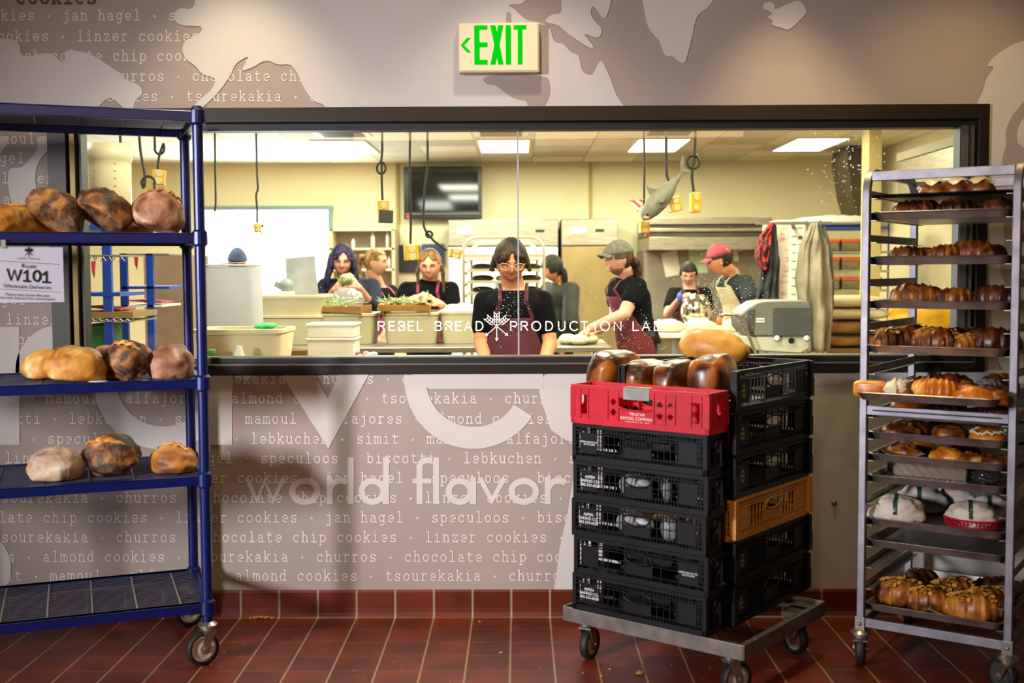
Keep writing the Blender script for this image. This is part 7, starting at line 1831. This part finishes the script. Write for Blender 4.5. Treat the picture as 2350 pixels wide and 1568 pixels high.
# --- flat-capped man kneading at the table's end
p6 = P('person in grey flat cap, black tee and maroon apron kneading dough in profile', 8.15, (1421, 594, 0), 1.03, -74, 4, 0, sk_c, 0, .93, sh=(1436, 642, .06), hip=1466, tyaw=-70, w=1.05)
p6.arm([p6.shoulder(-1, .165), at(1432, 722, 7.92), at(1358, 753, 7.84)], (.058, .046, .031), ((Vector((-.75, .1, -.4)), Vector((.2, .1, -.9)), 1), dict(curl=.55)))
p6.arm([p6.shoulder(1, .165), at(1412, 728, 8.25), at(1374, 758, 8.05)], (.056, .045, .03), ((Vector((-.8, -.1, -.3)), Vector((.2, .1, -.9)), -1), dict(curl=.55)))
p6.finish(.0048); p6.shirt(m_tee, .48, rs=.07, collar=.015); p6.apron(M('apron_brick', '#7c222c', .85, col2='#5a1822', scale=5, bump=.2), -.35, .72, wtop=.55, grow=.03, w0=1.5)
p6.face('#4a2e1a', '#b06458', 1.0, True, True, .7)
hm = MB(); hair_cap(hm, p6.hc, p6.Rm, p6.sc, 4, line=.35, side=.0, vol=1.07, back=-.6, wave=.03)
locks(hm, p6.hc, p6.Rm, p6.sc, [((sx*.5, -.9, -.1-.1*q), [(0, -.03, -.02), (.0, -.045, -.07), (0, -.03, -.12)], .024) for sx in (-1, 0, 1) for q in (0, 1)])
p6.hair(hm, hair_mat('hair_brown', '#2e1c10', '#5e3f24'))
def stubble(p, mat):
    mb = MB(); L = p.root.location
    mb.ball(p.hc, tuple(r*p.sc for r in HR), 48, 36, rot=p.Rm, fn=lambda q, d: headfn(q/p.sc, d, 1)*p.sc*(1.014 if (d.z < -.50 and d.y > .0 and not (abs(d.x) < .3 and -.70 < d.z)) else .9))
    mb.v = [(v[0]-L.x, v[1]-L.y, v[2]-L.z) for v in mb.v]; return mb.build('beard', mat, p.root, smooth=True)
stubble(p6, M('beard_brown', '#7a4c30', .8, col2='#8f5c3c', scale=60))
cp = MB(); L = p6.root.location
cp.ball(p6.hc, tuple(r*p6.sc for r in HR), 48, 30, rot=p6.Rm, fn=lambda q, d: headfn(q/p6.sc, d, 0)*p6.sc*1.17+Vector((0, .018*max(0, d.y), -.012*max(0, d.y)))*1 if d.z > .30 else headfn(q/p6.sc, d, 0)*p6.sc*.8)
cp.v = [(v[0]-L.x, v[1]-L.y, v[2]-L.z) for v in cp.v]
m_cap = M('tweed_grey', '#58544a', .9, col2='#6f6a5c', scale=40, bump=.3)
cap = cp.build('flat_cap', m_cap, p6.root, smooth=True)
MB().grid(lambda u, v: p6.hp((.08*sin((u-.5)*2.4), .098+.062*v*cos((u-.5)*2.2)-.02*abs(u-.5)*2*1.2, .047-.012*v-.03*(u-.5)**2*4)), 16, 6).build('visor', m_cap, cap, smooth=True, solid=.008)

# --- seated woman at the back
p7 = P('person with dark tied hair and blue gloves working behind the shiny bowl', 11.6, (1580, 628, 0), 1.03, -8, 22, 0, sk_c, 0, .88, sh=(1582, 664, .05), tyaw=0, w=1.02)
p7.arm([p7.shoulder(1, .165), at(1532, 722, 11.4), at(1558, 688, 11.1)], (.054, .042, .028), ((Vector((.6, -.3, .4)), Vector((.4, .3, -.6)), -1), dict(curl=.7)))
p7.arm([p7.shoulder(-1, .165), at(1626, 728, 11.4), at(1604, 700, 11.1)], (.054, .042, .028), ((Vector((-.6, -.3, .4)), Vector((-.4, .3, -.6)), 1), dict(curl=.7)))
p7.finish(.008); p7.shirt(m_tee, .6, rs=.066); p7.apron(m_apr, -.2, .6, grow=.03)
p7.face('#2a1c14', '#a8645a', .7, False, True, .2)
hm = MB(); hair_cap(hm, p7.hc, p7.Rm, p7.sc, 9, line=.42, side=.0, vol=1.12, back=-.6, wave=.02); hm.ball(p7.hc+Vector((.02, .07, .085)), .042, 14, 10)
p7.hair(hm, hair_mat('hair_black2', '#1c1410', '#3a2a20'))
gv = MB(); q = at(1556, 690, 11.08); gv.ball((0, 0, 0), (.03, .03, .05), 14, 10); gv.v = [tuple(Vector(v)+q+Vector((.015, -.02, .03))-p7.root.location) for v in gv.v]; gv.build('glove', M('glove_blue', '#4a62c0', .5), p7.root, smooth=True)

# --- man in the red cap
p8 = P('person in faded red cap and white apron bending left beside the black jacket', 10.05, (1652, 598, 0), 1.08, -100, 14, 0, sk_a, 0, .93, sh=(1682, 634, .06), hip=1710, tyaw=-70, w=1.12)
p8.arm([p8.shoulder(-1, .17), at(1728, 700, 9.75), at(1690, 748, 9.78)], (.058, .046, .031), ((Vector((-.7, .0, -.3)), Vector((.2, .1, -.9)), 1), dict(curl=.5)))
p8.arm([p8.shoulder(1, .17), at(1684, 715, 10.15), at(1655, 752, 10.0)], (.058, .046, .031), ((Vector((-.7, -.1, -.3)), Vector((.2, .1, -.9)), -1), dict(curl=.5)))
p8.finish(.007); p8.shirt(M('tee_charcoal', '#22272b', .85, col2='#191d20', scale=7, bump=.2), .72, rs=.074); p8.apron(M('apron_canvas', '#d6c9a4', .85, col2='#c4b68e', scale=6), -.35, .78, wtop=.6, grow=.03, w0=1.3)
p8.face('#2a1c14', '#a8645a', .6, False, True, .2)
hm = MB(); hair_cap(hm, p8.hc, p8.Rm, p8.sc, 6, line=.3, side=.1, vol=1.06, back=-.55, wave=.02); p8.hair(hm, hair_mat('hair_black3', '#15110e', '#2b231c'))
m_rc = M('cap_red', '#b0505a', .85, col2='#8c2c3a', scale=9)
cp = MB(); L = p8.root.location
cp.ball(p8.hc, tuple(r*p8.sc for r in HR), 48, 30, rot=p8.Rm, fn=lambda q, d: headfn(q/p8.sc, d, 0)*p8.sc*1.13+Vector((0, 0, .014*max(0, d.z))) if d.z > .22 else headfn(q/p8.sc, d, 0)*p8.sc*.8)
cp.v = [(v[0]-L.x, v[1]-L.y, v[2]-L.z) for v in cp.v]; cap = cp.build('baseball_cap', m_rc, p8.root, smooth=True)
MB().grid(lambda u, v: p8.hp((.07*sin((u-.5)*2.6), .096+.075*v*cos((u-.5)*2.2)-.03*abs(u-.5)*2, .042-.018*v-.05*(u-.5)**2*2)), 16, 6).build('visor', m_rc, cap, smooth=True, solid=.006)

# --- person in a blue beanie outside the door, mostly behind the white bin
p9 = P('person in blue-grey beanie mostly hidden behind the white bin', 11.5, (545, 604, 0), 1.1, 20, 10, 0, sk_a, 0, .9, sh=(545, 664, .05), tyaw=0, w=1.1)
for sg, x in ((1, 500), (-1, 590)): p9.arm([p9.shoulder(sg, .17), at(x, 740, 11.4), at(x+sg*10, 790, 11.2)], (.055, .045, .03), ((Vector((0, -.5, -.6)), Vector((0, .3, -.6)), -sg), dict(curl=.5)))
p9.finish(.009); p9.shirt(M('jacket_blue', '#39435c', .8), .9, full=True, rs=.075, grow=.03, name='jacket', collar=.04)
p9.face('#2a1c14', '#a8645a', .5, False, True, .2)
beanie(p9, M('beanie_blue', '#4a5878', .9, col2='#3d4a66', scale=30, bump=.2), line=.15)
